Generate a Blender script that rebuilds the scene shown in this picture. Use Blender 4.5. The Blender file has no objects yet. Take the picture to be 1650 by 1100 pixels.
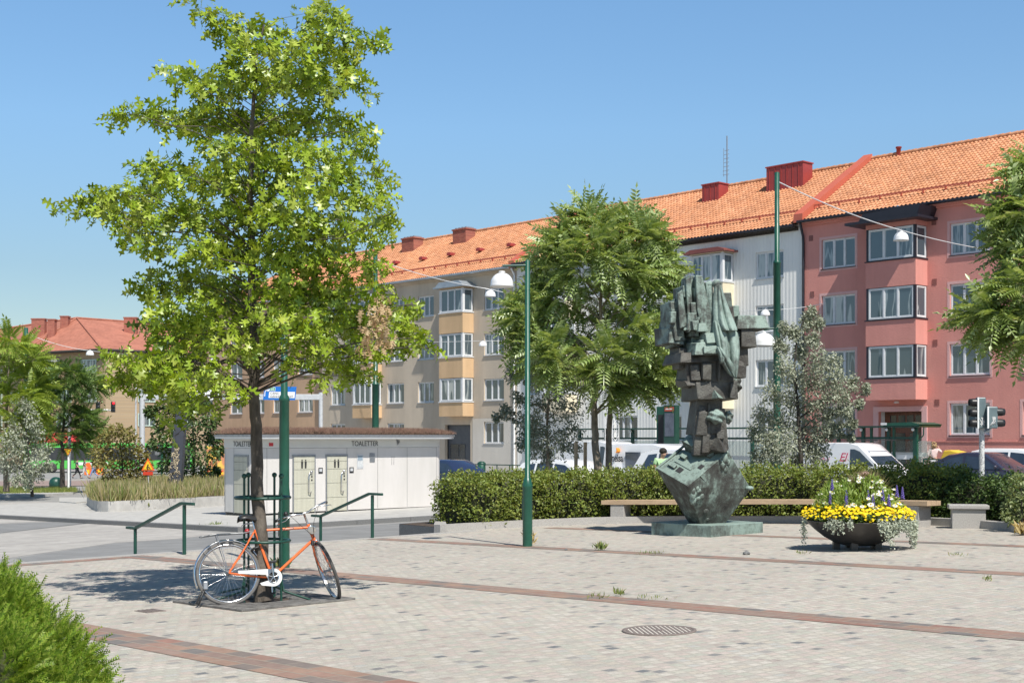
import bpy, bmesh, math, random
import numpy as np
from mathutils import Matrix, Vector, Euler
RND = random.Random(11)
NP = np.random.default_rng(5)
SC = bpy.context.scene
COL = SC.collection
rad = math.radians
# ------------------------------------------------------------------ frames
# world: camera above the origin looking along +Y.  street frame (a, b): a runs
# along the house fronts to the right, b runs across the square towards them.
CZ = 1.59
ANG = rad(42.6)
SN, CS = math.sin(ANG), math.cos(ANG)
ROT = math.atan2(-CS, SN)
def wst(a, b): return a*SN + b*CS, -a*CS + b*SN
def stw(x, y): return x*SN - y*CS, x*CS + y*SN
def hp(a, b): return .021*a + .008*b
def hl(a, b, off=-.4): return .021*max(a, -96.) + .008*min(b, 70.) + off
F, HY, CX = 2200., 706., 825.
def gp(px, py, off=0.):
    "point of the sloping square seen at a place of the photograph -> street coords"
    dx = (px-CX)/F; dz = -(py-HY)/F
    Y = (CZ-off)/(.021*(dx*SN-CS)+.008*(dx*CS+SN)-dz)
    return stw(dx*Y, Y)
def at(px, Y): return stw((px-CX)/F*Y, Y)
def zat(py, Y): return CZ-(py-HY)/F*Y
def fa(px, b=59.1):
    q = (px-CX)/F
    return -b*(CS-q*SN)/(q*CS+SN)
def W(a, b, z):
    x, y = wst(a, b); return Vector((x, y, z))

# ------------------------------------------------------------------ materials
def ramp(nt, stops, interp='LINEAR'):
    n = nt.nodes.new('ShaderNodeValToRGB'); r = n.color_ramp; r.interpolation = interp
    while len(r.elements) > 1: r.elements.remove(r.elements[-1])
    r.elements[0].position = stops[0][0]; r.elements[0].color = (*stops[0][1], 1)
    for p, c in stops[1:]:
        e = r.elements.new(p); e.color = (*c, 1)
    return n
def g3(v): return (v, v, v)
def newmat(name):
    m = bpy.data.materials.new(name); m.use_nodes = True
    nt = m.node_tree; return m, nt, nt.nodes['Principled BSDF'], nt.links.new
def mapping(nt, scale=(1, 1, 1), rot=(0, 0, 0), loc=(0, 0, 0)):
    tc = nt.nodes.new('ShaderNodeTexCoord'); mp = nt.nodes.new('ShaderNodeMapping')
    mp.inputs['Scale'].default_value = scale; mp.inputs['Rotation'].default_value = rot
    mp.inputs['Location'].default_value = loc
    nt.links.new(tc.outputs['Object'], mp.inputs['Vector']); return mp
def noise(nt, scale, detail=4, rough=.6, vec=None):
    n = nt.nodes.new('ShaderNodeTexNoise'); n.inputs['Scale'].default_value = scale
    n.inputs['Detail'].default_value = detail; n.inputs['Roughness'].default_value = rough
    if vec is None: vec = mapping(nt)
    nt.links.new(vec.outputs[0], n.inputs['Vector']); return n
def bump(nt, src, dist, strength=1., prev=None):
    b = nt.nodes.new('ShaderNodeBump'); b.inputs['Distance'].default_value = dist
    b.inputs['Strength'].default_value = strength
    nt.links.new(src, b.inputs['Height'])
    if prev: nt.links.new(prev.outputs[0], b.inputs['Normal'])
    return b
def mul(nt, a, b, fac=1., mode='MULTIPLY'):
    n = nt.nodes.new('ShaderNodeMix'); n.data_type = 'RGBA'; n.blend_type = mode
    n.inputs[0].default_value = fac
    for s, v in ((6, a), (7, b)):
        if hasattr(v, 'is_linked') or hasattr(v, 'links'): nt.links.new(v, n.inputs[s])
        else: n.inputs[s].default_value = (*v, 1)
    return n.outputs[2]
def M(name, c, c2=None, sc=4., rough=.6, bmp=0., bsc=60., metal=0., spec=.5, lo=.35, hi=.65, stretch=(1, 1, 1), detail=5, coat=0.):
    "a plain surface with worn, cloudy variation between two of its own colours and a fine grain"
    m, nt, p, L = newmat(name)
    if c2 is None: c2 = tuple(min(1, v*.86) for v in c)
    mp = mapping(nt, stretch)
    n = noise(nt, sc, detail, .62, mp)
    r = ramp(nt, [(lo, c), (hi, c2)]); L(n.outputs[0], r.inputs[0]); L(r.outputs[0], p.inputs['Base Color'])
    rr = ramp(nt, [(.3, g3(max(.02, rough-.08))), (.7, g3(min(1, rough+.08)))]); L(n.outputs[0], rr.inputs[0]); L(rr.outputs[0], p.inputs['Roughness'])
    p.inputs['Metallic'].default_value = metal; p.inputs['Specular IOR Level'].default_value = spec
    if coat: p.inputs['Coat Weight'].default_value = coat; p.inputs['Coat Roughness'].default_value = .05
    if bmp:
        n2 = noise(nt, bsc, 3, .6, mp); b = bump(nt, n2.outputs[0], bmp); L(b.outputs[0], p.inputs['Normal'])
    return m
def leafmat(name, cols, trans=.35, rough=.45, spec=.4, tcol=None):
    m, nt, p, L = newmat(name)
    g = nt.nodes.new('ShaderNodeNewGeometry')
    r = ramp(nt, [(i/(len(cols)-1), c) for i, c in enumerate(cols)])
    L(g.outputs['Random Per Island'], r.inputs[0]); L(r.outputs[0], p.inputs['Base Color'])
    p.inputs['Roughness'].default_value = rough; p.inputs['Specular IOR Level'].default_value = spec
    t = nt.nodes.new('ShaderNodeBsdfTranslucent')
    if tcol is None: tcol = (1.5, 1.35, .6)
    tc = mul(nt, r.outputs[0], tcol); L(tc, t.inputs[0])
    mx = nt.nodes.new('ShaderNodeMixShader'); mx.inputs[0].default_value = trans
    L(p.outputs[0], mx.inputs[1]); L(t.outputs[0], mx.inputs[2])
    L(mx.outputs[0], nt.nodes['Material Output'].inputs['Surface'])
    return m
def brickmat(name, cols, w, h, mortar_c, msize=.06, off=.5, bmp=.004, axis='XY', rough=.8, dirt=None, rowvar=0, interp='CONSTANT', speck=0.):
    "courses of bricks / setts / tiles in the object's own metres, each stone its own tone"
    m, nt, p, L = newmat(name)
    if axis == 'XY': mp = mapping(nt)
    elif axis == 'XZ': mp = mapping(nt, rot=(rad(-90), 0, 0))
    elif axis == 'YX': mp = mapping(nt, rot=(0, 0, rad(90)))
    b = nt.nodes.new('ShaderNodeTexBrick'); b.offset = off; b.squash = 1
    b.inputs['Scale'].default_value = 1; b.inputs['Brick Width'].default_value = w; b.inputs['Row Height'].default_value = h
    b.inputs['Mortar Size'].default_value = msize*h; b.inputs['Mortar Smooth'].default_value = .3
    b.inputs['Color1'].default_value = (0, 0, 0, 1); b.inputs['Color2'].default_value = (1, 1, 1, 1); b.inputs['Mortar'].default_value = (.5, .5, .5, 1)
    L(mp.outputs[0], b.inputs['Vector'])
    if rowvar:
        nn = noise(nt, rowvar, 2, .5, mp); v = nt.nodes.new('ShaderNodeVectorMath'); v.operation = 'SCALE'; v.inputs[3].default_value = h*.35
        L(nn.outputs['Color'], v.inputs[0]); ad = nt.nodes.new('ShaderNodeVectorMath'); L(mp.outputs[0], ad.inputs[0]); L(v.outputs[0], ad.inputs[1]); L(ad.outputs[0], b.inputs['Vector'])
    r = ramp(nt, cols, interp); L(b.outputs['Color'], r.inputs[0])
    n = noise(nt, 26/max(w, .1)*.12, 5, .7, mp); rn = ramp(nt, [(.25, g3(.78)), (.75, g3(1.12))]); L(n.outputs[0], rn.inputs[0])
    c = mul(nt, r.outputs[0], rn.outputs[0])
    if dirt:
        n3 = noise(nt, dirt, 5, .65, mp); rd = ramp(nt, [(.3, g3(.86)), (.62, g3(1.05))]); L(n3.outputs[0], rd.inputs[0]); c = mul(nt, c, rd.outputs[0])
    if speck:   # worn and spilled-on patches with a shape of their own
        n5 = noise(nt, 1.7, 3, .6, mp); r5 = ramp(nt, [(.60, g3(1)), (.66, g3(.90)), (.74, g3(.82))]); L(n5.outputs[0], r5.inputs[0]); c = mul(nt, c, r5.outputs[0])
        n6 = noise(nt, 9, 1, .5, mp); r6 = ramp(nt, [(.74, g3(1)), (.77, g3(.72))]); L(n6.outputs[0], r6.inputs[0]); c = mul(nt, c, r6.outputs[0])
    mx = nt.nodes.new('ShaderNodeMix'); mx.data_type = 'RGBA'; L(b.outputs['Fac'], mx.inputs[0]); L(c, mx.inputs[6]); mx.inputs[7].default_value = (*mortar_c, 1)
    if speck:
        n4 = noise(nt, 150, 3, .7, mp); r4 = ramp(nt, [(.3, g3(1-speck)), (.7, g3(1+speck))]); L(n4.outputs[0], r4.inputs[0]); fin = mul(nt, mx.outputs[2], r4.outputs[0])
    else: fin = mx.outputs[2]
    L(fin, p.inputs['Base Color']); p.inputs['Roughness'].default_value = rough; p.inputs['Specular IOR Level'].default_value = .3
    iv = nt.nodes.new('ShaderNodeMath'); iv.operation = 'SUBTRACT'; iv.inputs[0].default_value = 1; L(b.outputs['Fac'], iv.inputs[1])
    b1 = bump(nt, iv.outputs[0], bmp); b2 = bump(nt, n.outputs[0], bmp*.7, 1, b1); L(b2.outputs[0], p.inputs['Normal'])
    return m

# ------------------------------------------------------------------ mesh builder
class MB:
    def __init__(s): s.v = []; s.f = []; s.mi = []; s.sm = []; s.M = Matrix.Identity(4)
    def add(s, vs, fs, mi=0, sm=False):
        o = len(s.v); MM = s.M
        for v in vs: s.v.append(tuple(MM @ Vector(v)))
        for f in fs: s.f.append(tuple(o+i for i in f)); s.mi.append(mi); s.sm.append(sm)
        return s
    def box(s, x0, x1, y0, y1, z0, z1, mi=0):
        return s.add([(x0,y0,z0),(x1,y0,z0),(x1,y1,z0),(x0,y1,z0),(x0,y0,z1),(x1,y0,z1),(x1,y1,z1),(x0,y1,z1)],
                     [(0,3,2,1),(4,5,6,7),(0,1,5,4),(1,2,6,5),(2,3,7,6),(3,0,4,7)], mi)
    def cbox(s, c, d, mi=0):
        return s.box(c[0]-d[0]/2, c[0]+d[0]/2, c[1]-d[1]/2, c[1]+d[1]/2, c[2]-d[2]/2, c[2]+d[2]/2, mi)
    def prism(s, poly, z0, z1, mi=0, zf=None):
        n = len(poly); vs = [(x, y, (z0 if zf is None else zf(x, y)+z0)) for x, y in poly] + [(x, y, (z1 if zf is None else zf(x, y)+z1)) for x, y in poly]
        fs = [tuple(reversed(range(n))), tuple(range(n, 2*n))] + [(i, (i+1) % n, n+(i+1) % n, n+i) for i in range(n)]
        return s.add(vs, fs, mi)
    def prismy(s, poly, y0, y1, mi=0):
        "polygon in x,z extruded along y"
        n = len(poly); vs = [(x, y0, z) for x, z in poly] + [(x, y1, z) for x, z in poly]
        return s.add(vs, [tuple(range(n)), tuple(reversed(range(n, 2*n)))] + [(i, n+i, n+(i+1) % n, (i+1) % n) for i in range(n)], mi)
    def tube(s, pts, r, n=8, mi=0, cap=True, sm=True, closed=False):
        P = [Vector(p) for p in pts]; k = len(P)
        rr = [r]*k if not isinstance(r, (list, tuple)) else r
        vs = []; prev = None
        for i in range(k):
            if closed: t = (P[(i+1) % k]-P[i-1])
            else: t = (P[min(i+1, k-1)]-P[max(i-1, 0)])
            if t.length < 1e-9: t = Vector((0, 0, 1))
            t.normalize()
            if prev is None:
                u = t.orthogonal().normalized()
            else:
                u = prev - t*prev.dot(t)
                if u.length < 1e-6: u = t.orthogonal()
                u.normalize()
            prev = u; w = t.cross(u)
            for j in range(n):
                a = 2*math.pi*j/n; vs.append(P[i] + (u*math.cos(a) + w*math.sin(a))*rr[i])
        fs = []
        for i in range(k if closed else k-1):
            i2 = (i+1) % k
            for j in range(n): fs.append((i*n+j, i*n+(j+1) % n, i2*n+(j+1) % n, i2*n+j))
        s.add(vs, fs, mi, sm)
        if cap and not closed: s.add(vs, [tuple(reversed(range(n))), tuple(range((k-1)*n, k*n))], mi)
        return s
    def lathe(s, prof, n=16, c=(0, 0, 0), mi=0, sm=True):
        "profile [(r, z)] turned about the vertical through c"
        vs = []; k = len(prof)
        for r, z in prof:
            for j in range(n):
                a = 2*math.pi*j/n; vs.append((c[0]+r*math.cos(a), c[1]+r*math.sin(a), c[2]+z))
        fs = [(i*n+j, i*n+(j+1) % n, (i+1)*n+(j+1) % n, (i+1)*n+j) for i in range(k-1) for j in range(n)]
        return s.add(vs, fs, mi, sm)
    def ball(s, c, r, n=10, mi=0, sq=(1, 1, 1)):
        vs = []; fs = []; m = max(4, n//2)
        for i in range(m+1):
            th = math.pi*i/m
            for j in range(n):
                ph = 2*math.pi*j/n; vs.append((c[0]+r*sq[0]*math.sin(th)*math.cos(ph), c[1]+r*sq[1]*math.sin(th)*math.sin(ph), c[2]+r*sq[2]*math.cos(th)))
        for i in range(m):
            for j in range(n): fs.append((i*n+j, (i+1)*n+j, (i+1)*n+(j+1) % n, i*n+(j+1) % n))
        return s.add(vs, fs, mi, True)
    def build(s, name, mat, parent=None, loc=None, rotz=None, bevel=0.):
        me = bpy.data.meshes.new(name); me.from_pydata(s.v, [], s.f)
        mats = mat if isinstance(mat, (list, tuple)) else [mat]
        for m in mats: me.materials.append(m)
        me.polygons.foreach_set('material_index', s.mi); me.polygons.foreach_set('use_smooth', s.sm)
        me.update()
        return link(name, me, parent, loc, rotz, bevel)
def link(name, me, parent=None, loc=None, rotz=None, bevel=0.):
    o = bpy.data.objects.new(name, me); COL.objects.link(o)
    if parent is not None: o.parent = parent
    if loc is not None: o.location = loc
    if rotz is not None: o.rotation_euler = (0, 0, rotz)
    if bevel:
        b = o.modifiers.new('bevel', 'BEVEL'); b.width = bevel; b.segments = 2; b.limit_method = 'ANGLE'; b.angle_limit = rad(35); b.harden_normals = False
    return o
def tag(o, label, cat, group=None):
    o['label'] = label; o['category'] = cat
    if group: o['group'] = group
    return o
def thing(name, label, cat, loc=(0, 0, 0), rotz=0., group=None):
    o = bpy.data.objects.new(name, None); COL.objects.link(o); o.empty_display_size = .2
    o.location = loc; o.rotation_euler = (0, 0, rotz)
    return tag(o, label, cat, group)
def struct(o, kind='structure'): o['kind'] = kind; return o
def kids(o): return [c for c in COL.objects if c.parent == o]
def dup(root, label, loc=None, rotz=None, group=None):
    def cp(o, par):
        c = o.copy(); COL.objects.link(c)
        if par: c.parent = par
        for ch in kids(o): cp(ch, c)
        return c
    r = cp(root, None); r['label'] = label
    if loc is not None: r.location = loc
    if rotz is not None: r.rotation_euler = (0, 0, rotz)
    if group: r['group'] = group
    return r
def txt(s, size, mat, parent, M4, name='lettering', extr=.004, ax='LEFT', bold=0., sx=1., shear=0.):
    cu = bpy.data.curves.new('t', 'FONT'); cu.body = s; cu.size = size; cu.extrude = extr; cu.align_x = ax; cu.offset = bold; cu.shear = shear
    t = bpy.data.objects.new('t', cu); COL.objects.link(t)
    dg = bpy.context.evaluated_depsgraph_get(); dg.update()
    me = bpy.data.meshes.new_from_object(t.evaluated_get(dg)); bpy.data.objects.remove(t); bpy.data.curves.remove(cu)
    me.transform(M4 @ Matrix.Scale(sx, 4, (1, 0, 0))); me.materials.clear(); me.materials.append(mat)
    for p in me.polygons: p.material_index = 0
    return link(name, me, parent)
# upright text facing local -y: text x -> +x, text y -> +z
UP = Matrix.Rotation(rad(90), 4, 'X')
def T(x, y, z): return Matrix.Translation((x, y, z))

# ------------------------------------------------------------------ leaves
def nrm(v): return v/np.maximum(np.linalg.norm(v, axis=1, keepdims=True), 1e-9)
def cloud(name, mat, parent, pos, size, tv, tf, out=None, ow=.6, rw=.8, droop=.3, up=.7, loc=None, rotz=None, stuff=False):
    "many small leaves as one mesh: template (tv, tf) turned to its own direction at every place"
    n = len(pos); pos = np.asarray(pos, float); tv = np.asarray(tv, float); tf = np.asarray(tf, int)
    if out is None: out = np.zeros((n, 3))
    d = nrm(out*ow + NP.normal(size=(n, 3))*rw*.6 + np.array([0, 0, -droop]))
    nn = NP.normal(size=(n, 3))*.6 + np.array([0, 0, up]) + out*.35
    nn = nrm(nn - d*(nn*d).sum(1, keepdims=True)); sd = np.cross(d, nn)
    size = np.broadcast_to(np.asarray(size, float), (n,))[:, None, None]
    V = pos[:, None, :] + size*(tv[None, :, 0:1]*sd[:, None, :] + tv[None, :, 1:2]*d[:, None, :] + tv[None, :, 2:3]*nn[:, None, :])
    K = len(tv); V = V.reshape(-1, 3); Fc = (tf[None] + (np.arange(n)*K)[:, None, None]).reshape(-1, tf.shape[1])
    me = bpy.data.meshes.new(name); me.vertices.add(len(V)); me.vertices.foreach_set('co', V.astype(np.float32).ravel())
    me.loops.add(Fc.size); me.loops.foreach_set('vertex_index', Fc.astype(np.int32).ravel())
    me.polygons.add(len(Fc)); k = tf.shape[1]
    me.polygons.foreach_set('loop_start', np.arange(len(Fc), dtype=np.int32)*k)
    try: me.polygons.foreach_set('loop_total', np.full(len(Fc), k, dtype=np.int32))
    except Exception: pass
    me.update(calc_edges=True); me.validate(); me.materials.append(mat)
    return link(name, me, parent, loc, rotz)
def strip_leaf(half, fold=.25, bend=.2):
    "leaf from half outline [(x,y)]: midrib + two folded halves, triangles"
    v = []; f = []
    for x, y in half:
        z0 = -bend*y*y
        v += [(0, y, z0), (x, y, z0-fold*x*-1 if False else z0+fold*x), (-x, y, z0+fold*x)]
    for i in range(len(half)-1):
        m0, r0, l0, m1, r1, l1 = 3*i, 3*i+1, 3*i+2, 3*i+3, 3*i+4, 3*i+5
        f += [(m0, r0, r1), (m0, r1, m1), (m0, l1, l0), (m0, m1, l1)]
    return v, f
OAK = strip_leaf([(.01, 0), (.01, .16), (.05, .22), (.22, .20), (.25, .27), (.07, .36), (.075, .44), (.34, .50), (.38, .60), (.09, .61), (.08, .68), (.24, .82), (.2, .88), (.07, .84), (.0, 1.05)], .3, .38)
OVAL = strip_leaf([(.0, 0), (.2, .22), (.26, .5), (.17, .78), (0, 1)], .3, .25)
NARROW = strip_leaf([(.0, 0), (.11, .3), (.1, .6), (0, 1)], .3, .3)
BLADE = ([(-.035, 0, 0), (.035, 0, 0), (0, 1, .0)], [(0, 1, 2)])
def frond(npair=8, ll=.27, curve=.42):
    v = []; f = []
    def ax(t): return np.array([0, t, -curve*t*t])
    for i in range(14):
        pass
    pts = [ax(t) for t in np.linspace(0, 1, 6)]
    for p in pts: v += [p+np.array([.008, 0, 0]), p-np.array([.008, 0, 0])]
    for i in range(5): f += [(2*i, 2*i+1, 2*i+3), (2*i, 2*i+3, 2*i+2)]
    for i in range(npair+1):
        t = .16+.84*i/npair; b = ax(t)
        for sd in ((-1, 1) if i < npair else (0,)):
            L = ll*(1-.35*abs(t-.5)); dr = np.array([sd, .30 if sd else 1, -.28]); dr = dr/np.linalg.norm(dr)
            w = np.cross(dr, [0, 0, 1]); w = w/np.linalg.norm(w)*L*.23
            o = len(v); v += [b, b+dr*L*.4+w+[0, 0, .01], b+dr*L+[0, 0, -L*.12], b+dr*L*.4-w+[0, 0, .01]]
            f += [(o, o+1, o+2), (o, o+2, o+3)]
    return v, f
FROND = frond()
def spray(n=12, ll=.2):
    "flat needle spray"
    v = []; f = []
    def ax(t): return np.array([0, t, .12*math.sin(t*3)-.1*t*t])
    for i in range(n):
        t = .05+.95*i/(n-1); b = ax(t)
        for sd in (-1, 1):
            dr = np.array([sd*.8, .75, .12]); L = ll*(1.1-.6*t); o = len(v); w = np.array([.022, -.022*sd, 0])
            v += [b-w, b+w, b+dr*L]; f += [(o, o+1, o+2)]
    pts = [ax(t) for t in np.linspace(0, 1, 4)]; o = len(v)
    for p in pts: v += [p+np.array([.008, 0, 0]), p-np.array([.008, 0, 0])]
    for i in range(3): f += [(o+2*i, o+2*i+1, o+2*i+3), (o+2*i, o+2*i+3, o+2*i+2)]
    return v, f
SPRAY = spray()
def inball(n, flat=1.):
    d = nrm(NP.normal(size=(n, 3))); r = NP.random((n, 1))**.45
    p = d*r; p[:, 2] *= flat; return p

# ------------------------------------------------------------------ camera, light, world
cam = bpy.data.cameras.new('camera'); co = bpy.data.objects.new('camera', cam); COL.objects.link(co)
co.location = (0, 0, CZ); co.rotation_euler = (rad(90), 0, 0)
cam.sensor_width = 36; cam.lens = 36*F/1650; cam.shift_y = (HY-550)/1650; cam.clip_end = 3000
SC.camera = co
SUN_EL = 54.
SUN_AZ = ANG - rad(18.)                       # shadows fall towards (-sin, cos) of this
to_sun = Vector((math.sin(SUN_AZ)*math.cos(rad(SUN_EL)), -math.cos(SUN_AZ)*math.cos(rad(SUN_EL)), math.sin(rad(SUN_EL))))
sl = bpy.data.lights.new('sun', 'SUN'); sl.energy = 5.0; sl.angle = rad(.53); sl.color = (1, .955, .88)
so = bpy.data.objects.new('sun', sl); COL.objects.link(so); so.rotation_euler = to_sun.to_track_quat('Z', 'Y').to_euler()
so.location = (20, -20, 40)
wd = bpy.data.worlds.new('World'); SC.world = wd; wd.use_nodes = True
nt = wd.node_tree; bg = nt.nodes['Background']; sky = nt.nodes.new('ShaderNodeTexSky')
sky.sky_type = 'NISHITA'; sky.sun_disc = False; sky.sun_elevation = rad(SUN_EL)
sky.sun_rotation = math.atan2(to_sun.x, to_sun.y)
sky.altitude = 0; sky.air_density = 1.0; sky.dust_density = .3; sky.ozone_density = 1.2
hs = nt.nodes.new('ShaderNodeHueSaturation'); hs.inputs['Saturation'].default_value = 1.18; hs.inputs['Hue'].default_value = .497
nt.links.new(sky.outputs[0], hs.inputs['Color'])
# sky dimmed overhead to cut the fill light, and toned down near the horizon
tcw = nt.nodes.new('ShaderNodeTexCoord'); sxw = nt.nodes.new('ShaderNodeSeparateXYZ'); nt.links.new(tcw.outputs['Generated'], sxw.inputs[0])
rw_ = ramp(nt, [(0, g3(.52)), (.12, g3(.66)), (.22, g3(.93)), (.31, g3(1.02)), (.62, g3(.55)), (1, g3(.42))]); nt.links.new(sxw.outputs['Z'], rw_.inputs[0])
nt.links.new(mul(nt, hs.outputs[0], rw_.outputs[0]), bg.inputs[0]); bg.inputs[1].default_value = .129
SC.view_settings.view_transform = 'Standard'; SC.view_settings.look = 'None'; SC.view_settings.exposure = .32; SC.view_settings.gamma = 1
SC.view_settings.use_curve_mapping = False
# ------------------------------------------------------------------ shared materials
m_green = M('green_paint', (.010, .072, .045), (.016, .092, .06), 6, .38, .0006, 200)
m_greend = M('dark_green_paint', (.008, .05, .036), (.014, .065, .045), 6, .4)
m_white = M('white_paint', (.80, .80, .79), (.72, .72, .70), 3, .4)
m_whitemetal = M('white_metal', (.78, .78, .77), (.70, .70, .70), 5, .3)
m_black = M('black_paint', (.012, .012, .013), (.02, .02, .02), 6, .45)
m_rubber = M('rubber', (.035, .034, .033), (.06, .057, .052), 12, .8)
m_chrome = M('bright_metal', (.72, .72, .72), (.55, .55, .55), 20, .22, metal=1)
m_steel = M('dull_steel', (.35, .36, .37), (.27, .28, .29), 8, .45, metal=.7)
m_galv = M('galvanised_metal', (.62, .63, .64), (.5, .51, .52), 7, .5, metal=.3)
m_granite = M('granite', (.40, .385, .36), (.30, .285, .265), 60, .8, .003, 120, lo=.4, hi=.6)
m_graniteD = M('dark_granite', (.20, .20, .195), (.12, .12, .12), 50, .85, .01, 60)
m_concrete = M('concrete', (.46, .45, .42), (.36, .35, .33), 3, .85, .003, 70)
m_barkoak = M('oak_bark', (.15, .125, .10), (.055, .045, .035), 9, .9, .02, 26, stretch=(1, 1, .35))
m_bark2 = M('pale_bark', (.33, .27, .20), (.15, .12, .09), 9, .9, .015, 30, stretch=(1, 1, .4))
m_barkD = M('dark_bark', (.06, .05, .04), (.03, .026, .022), 9, .9, .01, 30)
m_wood = M('bench_wood', (.50, .36, .23), (.38, .27, .17), 6, .7, .003, 40, stretch=(.15, 2, 2))
m_dark = M('dark_interior', (.02, .02, .02), (.03, .03, .03), 4, .8)
m_soil = M('soil', (.10, .07, .05), (.05, .035, .025), 12, .95, .02, 40)
m_asphalt = M('asphalt', (.225, .225, .22), (.18, .18, .177), 1.3, .9, .004, 90)
m_asphaltL = M('pale_asphalt', (.29, .285, .27), (.235, .23, .22), .9, .9, .004, 90)
setts = [(0, (.455, .41, .345)), (.12, (.40, .375, .33)), (.22, (.47, .435, .375)), (.32, (.45, .385, .34)), (.42, (.40, .395, .335)), (.52, (.49, .455, .40)), (.62, (.42, .365, .325)), (.70, (.455, .435, .37)), (.78, (.47, .405, .36)), (.86, (.41, .40, .365)), (.91, (.37, .32, .285)), (.935, (.30, .285, .265)), (.962, (.46, .43, .37)), (.975, (.22, .215, .21)), (.99, (.165, .17, .175))]
m_setts = brickmat('granite_setts', setts, .125, .105, (.40, .37, .32), .12, .5, .006, 'YX', .85, dirt=.3, rowvar=4., speck=.2)
m_bands = brickmat('clinker_band', [(0, (.29, .185, .145)), (.2, (.27, .19, .155)), (.36, (.21, .175, .155)), (.5, (.31, .205, .155)), (.66, (.255, .18, .15)), (.8, (.175, .16, .15)), (.9, (.29, .165, .13))], .30, .17, (.30, .26, .21), .05, .5, .004, 'XY', .8, dirt=.8)
m_slabs = brickmat('concrete_slabs', [(0, (.40, .38, .35)), (.4, (.375, .355, .33)), (.7, (.42, .40, .37))], 1.4, .35, (.29, .27, .25), .03, .5, .003, 'YX', .85, dirt=.3)
m_brownslab = M('red_brown_paving', (.30, .22, .19), (.25, .19, .165), 1, .85)

def sheet(name, pts, hf, mat, off=0., nd=1):
    "flat paving laid on the ground, drawn in street metres"
    mb = MB(); mb.add([(a, b, hf(a, b)+off) for a, b in pts], [tuple(range(len(pts)))])
    o = mb.build(name, mat, None, (0, 0, 0), ROT)
    me = o.data
    if me.polygons[0].normal.z < 0: me.flip_normals()
    return struct(o)
# ground: one wide sheet, lower than the square, levelling out far away
mb = MB(); As = [-1500, -400, -200, -96, -60, -30, 0, 60, 300, 1500]; Bs = [-1500, -300, -60, 0, 30, 70, 200, 500, 1500]
for b in Bs:
    for a in As: mb.v.append((a, b, hl(a, b) if a < 60 else hl(60, b)))
for j in range(len(Bs)-1):
    for i in range(len(As)-1):
        k = j*len(As)+i; mb.f.append((k, k+1, k+1+len(As), k+len(As))); mb.mi.append(0); mb.sm.append(False)
struct(mb.build('ground', m_asphaltL, None, (0, 0, 0), ROT))

# the square, a step higher: top of small setts, its edge along b and an arc of kerb
KA = -20.95
arc = [(-21.42, 17.75), (-21.38, 18.4), (-21.25, 19.2), (-21.0, 20.3), (-20.5, 21.4), (-19.7, 22.25), (-18.7, 22.85), (-17.2, 23.45), (-15.7, 23.95), (-14.2, 24.15), (-13.1, 23.85), (-12.0, 23.2), (-11.0, 22.2), (-10.2, 21.0), (-9.4, 19.4)]
sq = [(KA, -60), (KA, 17.75)] + [(-21.3, 17.75)] + arc[1:-1] + [(-9.4, 19.4), (-8.3, 18.4), (-6.7, 23.9), (-6.7, 27.6), (40, 27.6), (40, -60)]
mb = MB(); mb.prism(sq, -.9, 0, 0, hp)
struct(mb.build('square', [m_setts], None, (0, 0, 0), ROT))
mbk = MB()
n = 46
for i in range(n):
    b0 = -50+i*1.486; b1 = b0+1.476
    mbk.add([(KA-.16, b0, hp(KA-.16, b0)+.012), (KA+.10, b0, hp(KA+.1, b0)+.012), (KA+.10, b1, hp(KA+.1, b1)+.012), (KA-.16, b1, hp(KA-.16, b1)+.012),
             (KA-.16, b0, hp(KA-.16, b0)-.6), (KA+.10, b0, hp(KA+.1, b0)-.3), (KA+.10, b1, hp(KA+.1, b1)-.3), (KA-.16, b1, hp(KA-.16, b1)-.6)],
            [(0, 1, 2, 3), (0, 3, 7, 4), (1, 5, 6, 2), (0, 4, 5, 1), (3, 2, 6, 7)])
struct(mbk.build('square_kerb', m_granite, None, (0, 0, 0), ROT))
# steps down from the square beyond the handrails
mbs = MB()
for k in range(2):
    a0 = KA-.16-.36*k
    for i in range(12):
        b0 = 8+i*.86; z = hp(a0, b0)-.14*(k+1)
        mbs.add([(a0-.36, b0, z), (a0-.002, b0, z), (a0-.002, b0+.85, z+.007), (a0-.36, b0+.85, z+.007), (a0-.36, b0, z-.5), (a0-.36, b0+.85, z-.5), (a0, b0, z-.5), (a0, b0+.85, z-.5)], [(0, 1, 2, 3), (0, 3, 5, 4), (0, 4, 6, 1), (3, 2, 7, 5)])
struct(mbs.build('steps', m_granite, None, (0, 0, 0), ROT))
for i, (b, w) in enumerate(((5.70, .50), (10.62, .44), (15.62, .40), (19.80, .36), (.8, .5))):
    a0, a1 = KA+.12, 38
    if b > 16: a0 = -20.4
    if b > 16: a1 = -9.9
    sheet('clinker_band', [(a0, b-w/2), (a1, b-w/2), (a1, b+w/2), (a0, b+w/2)], hp, m_bands, .004)
sheet('clinker_band', [(KA+.12, 5.96), (KA+.5, 5.96), (KA+.5, 10.39), (KA+.12, 10.39)], hp, m_bands, .004)
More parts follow.
